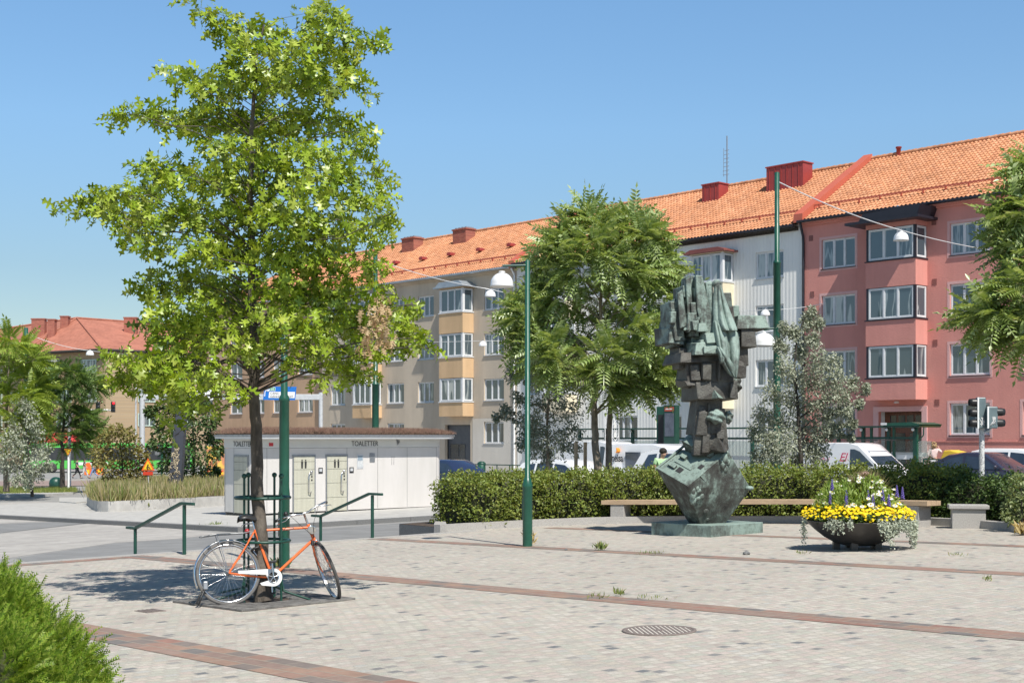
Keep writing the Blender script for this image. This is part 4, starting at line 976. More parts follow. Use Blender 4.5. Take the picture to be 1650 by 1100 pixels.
def sculpture():
    a, b = gp(1137, 866)[:2]; Y = -a*CS+b*SN
    zg = hp(a, b); S = F/(Y+.9)                     # px per metre through the sculpture's axis
    c = W(a-.3, b+.95, zg)
    root = thing('bronze_sculpture', 'tall green bronze sculpture of stacked blocks rising from a tipped cube', 'sculpture', (c.x, c.y, zg), 0)
    x0 = CX + F*c.x/c.y; Sc = F/c.y
    zt = .21
    def X(px): return (px-x0)/Sc
    def Z(py): return CZ-(py-HY)/Sc-zg
    # plinth slab in street directions
    mb = MB(); mb.M = Matrix.Rotation(ROT, 4, 'Z')
    l = .3; mb.box(l-1.42, l, -.80, .72, -.05, zt); mb.build('base_slab', m_verdi, root, bevel=.012)
    # tipped cube
    def hull(pts, name, mat, par=root, bev=.012):
        bm = bmesh.new()
        for p in pts: bm.verts.new(p)
        bmesh.ops.convex_hull(bm, input=bm.verts); bmesh.ops.dissolve_limit(bm, angle_limit=rad(4), verts=bm.verts, edges=bm.edges)
        me = bpy.data.meshes.new(name); bm.to_mesh(me); bm.free(); me.materials.append(mat); return link(name, me, par, bevel=bev)
    Fv = Vector((X(1100), -.75, Z(782))); Rv = Vector((X(1169), -.40, Z(728))); A = Vector((X(1057), .02, Z(754)))
    Cv = Vector((X(1210), .02, Z(787)))
    B = Vector((X(1094), .30, Z(724)))
    zt2 = zt-.02
    D = Vector((X(1126), -.22, zt2)); E = Vector((X(1169), .02, zt2))
    cube = hull([Fv, Rv, A, B, Cv, D, E, (X(1111), .02, zt2), (X(1150), .35, zt2), (X(1190), .55, Z(770)), (X(1075), .45, Z(770)), (X(1172), .42, Z(730))], 'tipped_cube', m_bronze)
    # raised reliefs and pits on its faces
    def frame(o, u, v):
        u = (u-o); v = (v-o); n = u.cross(v).normalized(); return o, u, v, n
    def bar(mb, fr, u0, u1, v0, v1, h0, h1):
        o, u, v, n = fr; P = [o+u*uu+v*vv+n*hh for hh in (h0, h1) for uu, vv in ((u0, v0), (u1, v0), (u1, v1), (u0, v1))]
        mb.add(P, [(0, 3, 2, 1), (4, 5, 6, 7), (0, 1, 5, 4), (1, 2, 6, 5), (2, 3, 7, 6), (3, 0, 4, 7)])
    top = frame(Fv, Rv, A)
    mb = MB(); s_ = -1 if top[3].z < 0 else 1
    R_ = random.Random(4)
    for (u0, u1, v0, v1) in ((.0, .045, 0, 1), (.955, 1, 0, 1), (.045, .955, 0, .05), (.045, .955, .95, 1), (.30, .34, .3, .8)):
        bar(mb, top, u0, u1, v0, v1, -.02*s_, .016*s_)
    for (u0, u1, v0, v1, h) in ((.16, .24, .62, .82, .05), (.42, .5, .62, .78, .06), (.62, .84, .55, .88, .22), (.70, .84, .2, .5, .05)):
        bar(mb, top, u0, u1, v0, v1, -.02*s_, h*s_)
    mb.build('cube_top_relief', m_bronze, root, bevel=.008)
    pits = MB()
    for (u0, u1, v0, v1) in ((.15, .26, .44, .58), (.42, .52, .14, .24), (.64, .84, .58, .86)): bar(pits, top, u0, u1, v0, v1, -.01*s_, .008*s_)
    pits.build('hollow', m_dark, root)
    fr = frame(Fv, Rv, D); sg = 1 if fr[3].y < 0 else -1
    mb = MB(); o, u, v, n = fr; n = n*sg
    def blob(uu, vv, r, sq): 
        p = o+u*uu+v*vv+n*.012; mb.ball(p, r, 8, 0, sq)
    for k in range(60):
        cu, cv = R_.choice(((.10, .25), (.12, .35), (.42, .52), (.45, .7), (.8, .22), (.84, .12), (.55, .95), (.95, .75), (.2, .75))); blob(cu+R_.gauss(0, .05), cv+R_.gauss(0, .07), R_.uniform(.03, .075), (1, .8, R_.uniform(.7, 1.8)))
    mb.tube([o+u*(.95+.14*math.cos(t))+v*(.62+.2*math.sin(t))+n*.022 for t in np.linspace(0, 6.283, 25)], .016, 6)
    mb.tube([o+u*(.95+.09*math.cos(t))+v*(.62+.13*math.sin(t))+n*.02 for t in np.linspace(0, 6.283, 25)], .01, 6)
    mb.tube([o+u*.42+v*.6+n*.01, o+u*.44+v*.85+n*.03, o+u*.50+v*1.0+n*.02, o+u*.56+v*1.08], .03, 6)
    mb.tube([o+u*(.30)+v*(-.02)+n*.0, o+u*.36+v*.2+n*.02], .014, 6)
    mb.build('face_relief', m_bronze, root)
    mb = MB(); mb.ball((X(1207), -.05, Z(786)), .075, 10, 0, (1.1, .8, .6)); mb.build('corner_knob', m_verdi, root)
    # blocks: (x0,x1,ytop,ybot, near, far, yaw)
    def blocks(lst, name, mat, seed, yaw0=10):
        r = random.Random(seed); mb = MB()
        for (p0, p1, q0, q1, n_, f_) in lst:
            cx = (X(p0)+X(p1))/2; mb.M = T(cx, (n_+f_)/2, 0) @ Matrix.Rotation(rad(yaw0+r.uniform(-5, 5)), 4, 'Z') @ Matrix.Rotation(rad(r.uniform(-1.5, 1.5)), 4, 'Y')
            w = (X(p1)-X(p0))*.94; d = f_-n_; z1, z0 = Z(q0), Z(q1)
            j = min(.16*w, .05); tx, ty = r.uniform(.72, 1.0), r.uniform(.8, 1.0); sk = r.uniform(-.06, .06)*(z1-z0)
            vs = [(sx*w/2+r.uniform(-j, j), sy*d/2+r.uniform(-j, j), z0+r.uniform(-j, j)*.5) for sx, sy in ((-1, -1), (1, -1), (1, 1), (-1, 1))] + \
                 [(sx*w/2*tx+sk+r.uniform(-j, j)*.6, sy*d/2*ty, z1+r.uniform(-j, j)*.9) for sx, sy in ((-1, -1), (1, -1), (1, 1), (-1, 1))]
            mb.add(vs, [(0, 3, 2, 1), (4, 5, 6, 7), (0, 1, 5, 4), (1, 2, 6, 5), (2, 3, 7, 6), (3, 0, 4, 7)])
        return mb.build(name, mat, root, bevel=.016)
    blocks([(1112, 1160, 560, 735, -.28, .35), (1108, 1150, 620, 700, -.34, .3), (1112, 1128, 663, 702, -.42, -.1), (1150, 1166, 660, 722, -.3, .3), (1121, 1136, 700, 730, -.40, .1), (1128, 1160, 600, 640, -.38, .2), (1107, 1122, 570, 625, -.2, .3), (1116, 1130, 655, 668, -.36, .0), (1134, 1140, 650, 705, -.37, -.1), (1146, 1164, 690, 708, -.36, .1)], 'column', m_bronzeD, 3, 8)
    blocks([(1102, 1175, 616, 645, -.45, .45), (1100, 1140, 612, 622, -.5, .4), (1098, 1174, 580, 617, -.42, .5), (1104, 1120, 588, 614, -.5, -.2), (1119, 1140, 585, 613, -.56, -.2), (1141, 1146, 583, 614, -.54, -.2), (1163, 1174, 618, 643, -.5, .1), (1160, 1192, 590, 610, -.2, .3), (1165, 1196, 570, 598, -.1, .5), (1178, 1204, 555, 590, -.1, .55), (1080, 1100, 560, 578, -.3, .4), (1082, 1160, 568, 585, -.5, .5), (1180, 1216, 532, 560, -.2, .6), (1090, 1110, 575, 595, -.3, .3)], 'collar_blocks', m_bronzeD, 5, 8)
    blocks([(1064, 1088, 500, 530, -.35, .45), (1066, 1092, 528, 556, -.3, .5), (1068, 1078, 505, 524, -.41, -.3), (1078, 1098, 488, 550, -.3, .3), (1082, 1096, 483, 560, -.2, .4), (1092, 1110, 462, 530, -.25, .35), (1092, 1102, 463, 482, -.3, .3), (1098, 1112, 447, 520, -.15, .4), (1105, 1116, 446, 500, -.1, .35), (1100, 1110, 490, 520, -.35, .1), (1112, 1120, 466, 520, -.33, .2), (1110, 1122, 490, 545, -.38, .1), (1097, 1114, 508, 536, -.46, -.1), (1104, 1118, 520, 536, -.52, -.1), (1115, 1133, 525, 538, -.56, -.1), (1124, 1146, 538, 556, -.58, -.1), (1112, 1126, 550, 568, -.55, 0), (1106, 1150, 553, 576, -.62, .3), (1112, 1150, 560, 575, -.7, .1), (1090, 1150, 500, 575, -.22, .5)], 'stacked_blocks', m_bronze, 8, 14)
    blocks([(1163, 1192, 492, 520, .05, .7), (1174, 1229, 506, 531, -.15, .55), (1178, 1200, 530, 545, -.1, .5), (1150, 1185, 470, 560, -.05, .55)], 'side_blocks', m_bronze, 9, 14)
    # leaning slabs and drapery
    def slab(P, y0, y1, name, mat, tilt=0.):
        mb = MB(); mb.prismy([(X(x), Z(y)) for x, y in P], y0, y1); return mb.build(name, mat, root, bevel=.02)
    slab([(1116, 447), (1127, 448), (1146, 530), (1150, 548), (1128, 545), (1118, 500)], -.40, -.05, 'leaning_slab', m_bronze)
    slab([(1087, 476), (1095, 470), (1103, 528), (1091, 533)], -.42, -.1, 'leaning_slab', m_bronze)
    slab([(1101, 452), (1109, 449), (1113, 512), (1104, 515)], -.34, 0, 'leaning_slab', m_bronze)
    slab([(1123, 452), (1131, 456), (1139, 515), (1129, 518)], -.30, 0, 'leaning_slab', m_bronzeD)
    slab([(1170, 498), (1178, 494), (1184, 548), (1172, 552)], -.25, .1, 'leaning_slab', m_bronzeD)
    slab([(1132, 458), (1142, 457), (1146, 500), (1147, 530), (1138, 520)], -.36, 0, 'leaning_slab', m_verdi)
    def drape(rows, name, thick=.03, amp=.06):
        "cloth of folds hung between two outlines; rows: (y, xl, xr, depth)"
        mb = MB(); N = 14; vs = []
        for (py, xl, xr, dy) in rows:
            for j in range(N+1):
                t = j/N; px = xl+(xr-xl)*t; vs.append((X(px), dy - amp*(math.sin(t*9+py*.012)+.5*math.sin(t*17+py*.03)) - .10*math.sin(t*math.pi), Z(py)))
        k = len(rows); fs = [(i*(N+1)+j, (i+1)*(N+1)+j, (i+1)*(N+1)+j+1, i*(N+1)+j+1) for i in range(k-1) for j in range(N)]
        mb.add(vs, fs, 0, True); o_ = mb.build(name, m_verdi, root); s_ = o_.modifiers.new('thickness', 'SOLIDIFY'); s_.thickness = thick; s_.offset = 0
        su = o_.modifiers.new('smooth', 'SUBSURF'); su.levels = 1; su.render_levels = 1
    drape([(462, 1150, 1156, -.34), (478, 1149, 1160, -.37), (495, 1148, 1166, -.40), (512, 1148, 1172, -.44), (528, 1150, 1178, -.50), (538, 1156, 1180, -.56)], 'drapery', .035, .045)
    drape([(520, 1146, 1160, -.40), (534, 1150, 1181, -.42), (548, 1153, 1183, -.46), (562, 1156, 1184, -.50), (578, 1158, 1183, -.54), (592, 1163, 1181, -.56), (604, 1171, 1179, -.56), (612, 1175, 1177, -.55)], 'drapery', .035, .06)
    drape([(520, 1143, 1152, -.42), (536, 1144, 1157, -.48), (552, 1147, 1160, -.54), (568, 1149, 1162, -.60), (582, 1151, 1158, -.64), (590, 1152, 1155, -.62)], 'drapery', .035, .05)
    drape([(562, 1146, 1152, -.60), (574, 1149, 1160, -.66), (586, 1153, 1170, -.62), (598, 1160, 1178, -.58), (610, 1172, 1178, -.54)], 'drapery', .03, .03)
    mb = MB(); mb.tube([(X(1151), -.38, Z(463)), (X(1149), -.40, Z(490)), (X(1150), -.44, Z(520)), (X(1147), -.5, Z(548))], [.06, .075, .085, .07], 10); mb.ball((X(1150), -.36, Z(461)), .085, 10); mb.ball((X(1139), -.3, Z(461)), .07, 10); mb.tube([(X(1139), -.3, Z(462)), (X(1141), -.34, Z(500)), (X(1143), -.34, Z(525))], [.06, .06, .03], 8); mb.build('figure', m_verdi, root)
    mb = MB()
    for k in range(6): t = rad(205+k*17); mb.tube([(X(1104), -.36-.02*k, Z(538)), (X(1104)+.22*math.cos(t+.9), -.44, Z(538)+.26*math.sin(-t+.2))], [.012, .035], 6)
    mb.build('fan', m_bronze, root)
    for px, py, r, sq in ((1149, 672, .155, (1.05, .7, .85)), (1172, 672, .10, (.8, .8, 1.25)), (1182, 621, .13, (1, .8, 1.05)), (1146, 640, .08, (1, .7, .6))):
        bm = bmesh.new(); bmesh.ops.create_icosphere(bm, subdivisions=4, radius=1)
        for v in bm.verts:
            k = 1+.16*math.sin(v.co.x*5+px)*math.cos(v.co.z*4+v.co.y*3)+.10*math.copysign(abs(math.sin(v.co.x*3+v.co.z*7+px))**.5, math.sin(v.co.x*3+v.co.z*7+px)); v.co = Vector((v.co.x*sq[0]*r*k, v.co.y*sq[1]*r*k, v.co.z*sq[2]*r*k))
        bmesh.ops.translate(bm, verts=bm.verts, vec=(X(px), -.42 if px < 1160 else -.1, Z(py))); me = bpy.data.meshes.new('boulder'); bm.to_mesh(me); bm.free(); me.materials.append(m_bronze if px != 1149 else m_verdi); link('boulder', me, root)
    hull([(X(1144), -.5, Z(629)), (X(1160), -.42, Z(643)), (X(1138), -.42, Z(644)), (X(1150), -.62, Z(642)), (X(1150), -.3, Z(640))], 'wedge', m_bronze, root, 0)
    hull([(X(1136), -.5, Z(722)), (X(1148), -.6, Z(703)), (X(1168), -.45, Z(724)), (X(1155), -.1, Z(712)), (X(1146), -.2, Z(730)), (X(1160), -.62, Z(728))], 'wedge', m_bronzeD, root, 0)
sculpture()
# ------------------------------------------------------------------ trees
m_oak = leafmat('oak_leaves', [(.15, .235, .016), (.22, .325, .022), (.29, .40, .03), (.37, .465, .048), (.20, .295, .022), (.43, .50, .08), (.09, .15, .014)], .28, .38, .55, (1.45, 1.35, .45))
m_withered = leafmat('withered_leaves', [(.50, .36, .19), (.58, .45, .27), (.44, .30, .15)], .3, .6, .3, (1.2, 1, .8))
m_ail = leafmat('ailanthus_leaves', [(.19, .275, .07), (.25, .34, .10), (.31, .40, .15), (.44, .51, .27)], .28, .36, .6)
m_ailY = leafmat('light_green_leaves', [(.19, .28, .04), (.25, .34, .055), (.32, .40, .08)], .35, .45, .4)
m_ailD = leafmat('mid_green_leaves', [(.10, .18, .045), (.14, .225, .06), (.19, .27, .085)], .3, .45, .4)
m_pear = leafmat('silver_leaves', [(.27, .30, .21), (.36, .385, .285), (.46, .475, .38), (.18, .22, .13)], .25, .5, .4, (1.1, 1.1, .9))
m_willow = leafmat('grey_green_leaves', [(.15, .18, .12), (.22, .25, .18), (.32, .345, .27), (.42, .44, .36)], .2, .5, .4, (1.1, 1.1, .8))
m_bushbr = leafmat('bronzed_leaves', [(.16, .17, .045), (.22, .22, .065), (.26, .22, .085), (.30, .27, .09), (.20, .14, .07)], .3, .5)
m_deep = leafmat('deep_green_leaves', [(.045, .085, .025), (.065, .115, .035), (.10, .155, .05), (.16, .21, .08)], .25, .4, .5)
m_thuja = leafmat('conifer_sprays', [(.07, .14, .015), (.11, .20, .02), (.16, .27, .025), (.21, .33, .03), (.28, .38, .05), (.34, .40, .08), (.13, .22, .02)], .35, .5, .3, (1.4, 1.3, .4))
m_thujatw = M('conifer_twigs', (.06, .07, .02), (.03, .035, .012), 10, .95)

def crown_tree(name, label, cat, base, Y, trunkpts, clumps, leafs, mat, bark, depthk=1., trunk_r=.1, group=None, per=70, flat=.8, reach=.55, extra_branches=(), seed=1, bthin=1., dead=None, arch=0., kw=None, zmin=.28, spread=1.2, along=0.):
    """base: (px, py) of the foot.  clumps: (px, py, r_px) of foliage as the crown fills the view; each gets
    its own depth inside the crown so the crown is as deep as it is wide"""
    R_ = random.Random(seed); kw = kw or {}
    a, b = at(base[0], Y); Wx, Wy = wst(a, b); zg = zat(base[1], Y) if base[1] is not None else hl(a, b)
    root = thing(name, label, cat, (Wx, Wy, zg), 0, group); sc = F/Y
    def loc(px, py, dy):  # keeps the same bearing at its own depth
        yy = Wy+dy; return Vector(((px-CX)/F*yy-Wx, dy, CZ-(py-HY)/F*yy-zg))
    tp = [loc(px, py, dy) for px, py, dy in trunkpts]; rr = [trunk_r*max(.12, (1-i/(len(tp)-1)*.88)) for i in range(len(tp))]
    rr[0] *= 1.3
    tb = MB(); 
    # dense trunk polyline with slight waver
    P = []; RR = []
    for i in range(len(tp)-1):
        for k in range(4): t = k/4; P.append(tp[i].lerp(tp[i+1], t)+Vector((R_.gauss(0, .12*trunk_r), R_.gauss(0, .12*trunk_r), 0))*(1 if i or k else 0)); RR.append(rr[i]*(1-t)+rr[i+1]*t)
    P.append(tp[-1]); RR.append(rr[-1]); tb.tube(P, RR, 12)
    zs = [p.z for p in P]
    def trunk_at(z):
        for i in range(len(P)-1):
            if P[i].z <= z <= P[i+1].z+1e-6: t = (z-P[i].z)/max(1e-6, P[i+1].z-P[i].z); return P[i].lerp(P[i+1], t), RR[i]*(1-t)+RR[i+1]*t
        return (P[-1], RR[-1]) if z > P[-1].z else (P[0], RR[0])
    xs = [c[0] for c in clumps]; pos = []; outs = []; sizes = []; dpos = []; douts = []
    for ci, c in enumerate(clumps):
        px, py, r = c[:3]
        halfw = max(max(abs(q[0]-(trunkpts[-1][0]+trunkpts[0][0])/2) for q in clumps if abs(q[1]-py) < 60), 30)/sc
        lat = abs(px-(trunkpts[-1][0]+trunkpts[0][0])/2)/sc
        md = math.sqrt(max(.02, halfw*halfw-lat*lat))*.85*depthk
        dy = c[3] if len(c) > 3 else R_.uniform(-1, 1)*md
        ctr = loc(px, py, dy); rm = r/sc
        hz = math.hypot(ctr.x, ctr.y); z0 = max(zs[0]+zmin*(max(zs)-zs[0]), ctr.z-reach*hz-.1); z0 = min(z0, max(zs))
        o, orr = trunk_at(z0); v = ctr-o; L = v.length
        mid1 = o+v*.35+Vector((0, 0, .10*L*(1 if arch >= 0 else 1))); mid1 += Vector((R_.gauss(0, .06)*L, R_.gauss(0, .06)*L, R_.gauss(0, .03)*L)); mid2 = o+v*.7+Vector((R_.gauss(0, .06)*L, R_.gauss(0, .06)*L, .06*L+R_.gauss(0, .04)*L))
        br = min(orr*.45, .006+.0095*L)*bthin
        tb.tube([o, mid1, mid2, ctr, ctr+v.normalized()*rm*.5], [br, br*.75, br*.5, br*.3, br*.12], 6)
        n = int(per*(rm/.3)**2) if per > 0 else -per
        q = inball(n, flat)*rm*spread
        if along:
            na = int(n*along); ta = .45+.5*NP.random(na)[:, None]; e0, e1, e2 = np.array(o), np.array(mid2), np.array(ctr)
            qa = np.where(ta < .7, e0+(e1-e0)*ta/.7, e1+(e2-e1)*(ta-.7)/.3)+NP.normal(size=(na, 3))*rm*.34
            pos.append(qa); outs.append(nrm(qa-e0))
        pos.append(q+np.array(ctr)); od = nrm(q+np.array(v.normalized())*rm*.5); outs.append(od)
        for k in range(5):
            e = Vector(q[R_.randrange(n)]); tb.tube([ctr-v.normalized()*rm*.4, ctr+e*.5, ctr+e], [br*.3, br*.2, .003], 4)
    for eb in extra_branches:
        pts = [loc(*p[:3]) for p in eb[0]]; r0 = eb[1]; tb.tube(pts, [r0*(1-.75*i/(len(pts)-1)) for i in range(len(pts))], 8)
    tb.build('trunk', bark, root)
    pos = np.concatenate(pos); outs = np.concatenate(outs); tv, tf, s0, s1 = leafs
    cloud('crown', mat, root, pos, s0+(s1-s0)*NP.random(len(pos)), tv, tf, out=outs, **kw)
    if dead:
        q = []
        for px, py, r, dy in dead: q.append(inball(int(60*(r/sc/.2)**2), 1.2)*r/sc+np.array(loc(px, py, dy)))
        q = np.concatenate(q); cloud('withered_leaves', m_withered, root, q, s0*.7+s0*.4*NP.random(len(q)), tv, tf, droop=1.6, rw=.6, up=.1)
    return root, loc, sc

# the oak ------------------------------------------------------------------
oc = [(300,4,14),(335,22,26),(365,45,34),(395,70,36),(430,62,38),(505,18,26),(530,22,30),(548,48,28),(585,62,24),(612,68,12),(470,90,40),(545,92,38),(510,70,36),
(272,112,16),(310,128,30),(345,145,40),(385,120,42),(430,130,44),(480,128,42),(525,135,38),(565,130,28),(595,152,14),
(180,192,14),(205,185,22),(240,185,28),(275,185,34),(318,195,38),(360,190,40),(410,195,44),(460,195,44),(510,190,40),(552,200,32),(585,215,20),
(425,240,42),(375,238,38),(480,250,42),(530,255,38),(330,232,24),(575,240,28),
(240,270,24),(268,268,30),(300,290,36),(345,285,40),(395,290,46),(450,290,46),(505,300,42),(555,285,34),(600,262,18),(618,285,18),(612,318,28),(580,320,34),(622,348,22),
(100,340,14),(135,325,24),(165,318,30),(200,315,34),(235,305,34),(165,345,26),(200,355,34),(240,350,36),(275,345,34),(315,345,36),(215,385,24),(250,390,26),
(355,345,42),(405,345,46),(455,350,46),(510,360,42),(555,365,36),(590,370,30),(620,372,18),
(320,400,34),(360,400,38),(300,430,26),(420,405,44),(470,410,44),(520,415,42),(570,415,36),(600,430,28),
(232,465,22),(262,455,30),(300,462,38),(345,462,42),(385,470,40),(270,500,34),(315,505,44),(360,505,42),(240,520,22),(250,545,24),(290,545,38),(335,545,34),(400,510,30),
(440,465,42),(490,465,44),(540,470,42),(585,475,36),(615,470,26),(470,515,38),(520,515,40),(565,520,38),(610,520,36),(645,530,32),(675,545,22),(692,560,13),(640,500,28),(660,490,18),(600,560,32),(565,560,30),(635,560,22),
(188,580,22),(215,590,28),(245,585,32),(275,580,34),(315,580,32),(170,610,16),(200,618,26),(235,615,30),(270,615,32),(300,610,32),(330,600,22),(285,645,28),(300,650,22),(275,675,16),(285,700,10),
(350,600,16),(362,640,16),(378,625,18),(345,655,14),(515,560,26),(440,545,30,-.9),(395,560,26,-1.0),(470,575,22,-.8),(360,555,24,-.8),(430,510,30,-1.2),(330,620,18,-.5),(545,585,30),(575,600,26),(600,605,18),(530,610,14),(505,545,22)]
oak, oloc, osc = crown_tree('oak_tree', 'young oak with deeply lobed leaves, the orange bicycle leaning on its trunk', 'tree', (425, 968), 15.0,
    [(425, 968, 0), (421, 900, 0), (417, 800, 0), (413, 700, 0), (411, 640, 0), (411, 560, 0), (408, 470, .05), (404, 400, 0), (402, 300, -.05), (406, 200, 0), (412, 120, 0), (425, 40, 0)],
    oc, (*OAK, .095, .19), m_oak, m_barkoak, .95, .083, per=96, flat=.62, reach=.22, zmin=.36, seed=3, bthin=.6, along=.2, spread=1.0,
    extra_branches=[([(411, 612, 0), (400, 592, -.05), (385, 578, -.1), (362, 582, -.15), (335, 590, -.2), (300, 578, -.25), (270, 585, -.3)], .042),
                    ([(411, 575, 0), (395, 540, .1), (372, 530, .15), (340, 528, .2)], .026), ([(413, 580, 0), (428, 572, -.05), (450, 580, -.1), (480, 590, -.2), (520, 585, -.3)], .026),
                    ([(411, 560, 0), (420, 530, -.1), (440, 505, -.2), (470, 490, -.3)], .03), ([(413, 655, 0), (395, 645, -.1), (380, 648, -.2), (365, 652, -.25)], .009), ([(413, 652, 0), (392, 625, -.1), (388, 618, -.12)], .006),
                    ([(345, 590, -.2), (342, 560, -.2), (350, 535, -.2)], .006), ([(300, 580, -.25), (340, 560, -.3), (330, 540, -.3)], .005), ([(370, 582, -.15), (372, 560, -.2), (366, 535, -.2)], .005)],
    dead=[(598, 515, 22, -1.6), (612, 480, 14, -1.6), (620, 540, 18, -1.55), (600, 545, 20, -1.6), (615, 505, 20, -1.65), (586, 560, 12, -1.6)], kw=dict(ow=.7, rw=1., droop=.45, up=.55))
tw = []
# grate and guard round the oak
a, b = gp(425, 968)[:2]; zt_ = hp(a, b)
gr = thing('tree_grate', 'dark cast iron tree grate under the oak', 'grate', W(a, b, zt_), ROT)
mb = MB(); mb.M = Matrix(((1, 0, 0, 0), (0, 1, 0, 0), (.021, .008, 1, 0), (0, 0, 0, 1))); h = .72
m_iron = M('cast_iron', (.20, .19, .175), (.09, .085, .08), 7, .8, .004, 60)
for q in ((-h, h, -h, -h+.05), (-h, h, h-.05, h), (-h, -h+.05, -h+.05, h-.05), (h-.05, h, -h+.05, h-.05)): mb.box(q[0], q[1], q[2], q[3], .004, .022)
n_ = 17
for i in range(n_):
    x = -h+.09+i*(2*h-.18)/(n_-1); r_ = .30
    if abs(x) < r_: y = math.sqrt(r_*r_-x*x); mb.box(x-.024, x+.024, -h+.05, -y, .004, .020); mb.box(x-.024, x+.024, y, h-.05, .004, .020)
    else: mb.box(x-.024, x+.024, -h+.05, h-.05, .004, .020)
mb.box(-h+.05, h-.05, -.36, -.32, .003, .0212); mb.box(-h+.05, h-.05, .32, .36, .003, .0212)
mb.build('grating', m_iron, gr)
mb = MB(); mb.M = Matrix(((1, 0, 0, 0), (0, 1, 0, 0), (.021, .008, 1, 0), (0, 0, 0, 1))); mb.box(-h, h, -h, h, -.1, .003); mb.build('pit', m_soil, gr)
gd = thing('tree_guard', 'dark green metal tree guard round the oak trunk', 'tree guard', W(a, b, zt_), 0)
for (px, py, dy) in ((398, 962, .30), (391, 968, -.12), (440, 968, .32), (451, 962, -.08)):
    yy = 15.0+dy; x_ = (px-CX)/F*yy-W(a, b, 0).x; top_ = zat(768 if dy > 0 else 770, yy)-zt_
    mb = MB(); mb.tube([(x_, dy, -.02), (x_, dy, top_)], .0135, 8); mb.ball((x_, dy, top_+.02), .03, 10); mb.build('rod', m_greend, gd)
    mb = MB(); mb.tube([(x_, dy, .42), (x_*1.0, dy, .26), (x_*1.15, dy*1.1, .12), (x_*2.6, dy*1.9, .035)], .012, 6); mb.build('foot', m_greend, gd)
mb = MB(); rr_ = [( .30*math.cos(t)-.03, .30*math.sin(t)+.1, 1.14) for t in np.linspace(0, 6.283, 25)[:-1]]; mb.tube(rr_, .018, 8, closed=True); mb.build('ring', m_greend, gd)
mb = MB(); mb.tube([(x, y, .66) for x, y, _ in rr_], .016, 8, closed=True); mb.build('ring', m_greend, gd)

# tree of heaven pair in the bed behind the hedge ------------------------------
Ya = 33.
ac = [(945,332,20),(990,345,26),(1020,352,26),(960,360,34),(915,372,26),(1045,375,24),(1000,385,40),(950,395,42),(905,400,36),(1050,410,30),(880,432,36),(930,435,46),(985,430,46),(1035,440,40),(1072,430,22),(1085,470,24),
(900,470,42),(950,480,48),(1005,480,48),(1055,485,38),(870,480,32),(850,500,26),(835,512,20),(838,545,20),(870,525,38),(920,525,46),(975,530,50),(1030,530,46),(1075,530,28),
(880,565,34),(850,570,18),(930,570,44),(985,575,46),(1035,575,42),(1075,575,26),(905,600,26),(950,605,30),(1010,610,32),(1055,605,30),(1080,600,18),(1040,625,14),(890,585,24),(985,625,14)]
ac = [(968+(x-968)*.93, y+(24*(400-y)/80 if y < 400 else 0), r*.9) for x, y, r in ac]
crown_tree('ailanthus_tree', 'two-stemmed tree of heaven with feathery leaves between the lamp post and the sculpture', 'tree', (964, 790), Ya,
    [(964, 790, 0), (962, 750, 0), (959, 700, 0), (957, 650, 0), (961, 600, 0), (968, 540, 0), (968, 470, 0), (966, 400, 0), (962, 360, 0)], ac, (*FROND, .48, .74), m_ail, m_bark2, .9, .11, per=-46, flat=1., reach=.6, seed=5, spread=.62,
    extra_branches=[([(983, 790, .3), (981, 750, .3), (981, 700, .3), (984, 650, .3), (988, 600, .3), (1000, 540, .2), (1010, 480, .1)], .095), ([(984, 650, .3), (1000, 630, .2), (1030, 600, .1), (1060, 560, 0)], .035), ([(957, 640, 0), (945, 605, .1), (930, 580, .1), (890, 530, 0)], .035), ([(984, 660, .3), (1000, 650, 0), (1015, 625, -.2)], .02)],
    kw=dict(ow=1.0, rw=.8, droop=.15, up=1.5))
# stakes round it
for i, (px, dy) in enumerate(((928, 0), (943, .8), (994, 0))):
    a, b = at(px, Ya+dy); z = hp(a, b)+.08; mb = MB(); mb.tube([(0, 0, 0), (0, 0, zat(712 if i < 2 else 752, Ya+dy)-z)], .045, 8)
    tag(mb.build('tree_stake', m_wood if i < 2 else m_barkD, None, W(a, b, z)), ('leftmost weathered stake beside the two-stemmed tree', 'weathered stake nearest the trunk of the two-stemmed tree', 'short dark stake right of the two-stemmed tree')[i], 'stake', 'tree stakes')
# dark willow-leaved pear ----------------------------------------------------
Yw = 35.
wc_ = [(845,590,10),(825,605,12),(880,560,20),(915,575,24),(890,600,26),(862,610,20),(930,615,26),(900,640,32),(868,650,24),(835,640,12),(812,660,10),(800,672,7),(850,672,20),(930,655,26),(890,680,30),(925,690,26),(865,700,22),(842,690,14),(900,715,26),(930,720,18),(860,725,16),(880,740,16),(840,715,12)]
crown_tree('willow_leaved_pear', 'thin dark grey-green weeping tree behind the hedge beside the bell lamp post', 'tree', (884, 770), Yw, [(884, 775, 0), (883, 740, 0), (881, 690, 0), (884, 640, 0), (885, 590, 0), (882, 545, 0)], wc_, (*OVAL, .06, .10), m_willow, m_bark2, .9, .055, per=-120, flat=1.4, reach=.3, spread=.9, along=1.1, seed=6, bthin=1.1,
    kw=dict(ow=.6, rw=1., droop=.5, up=.3))
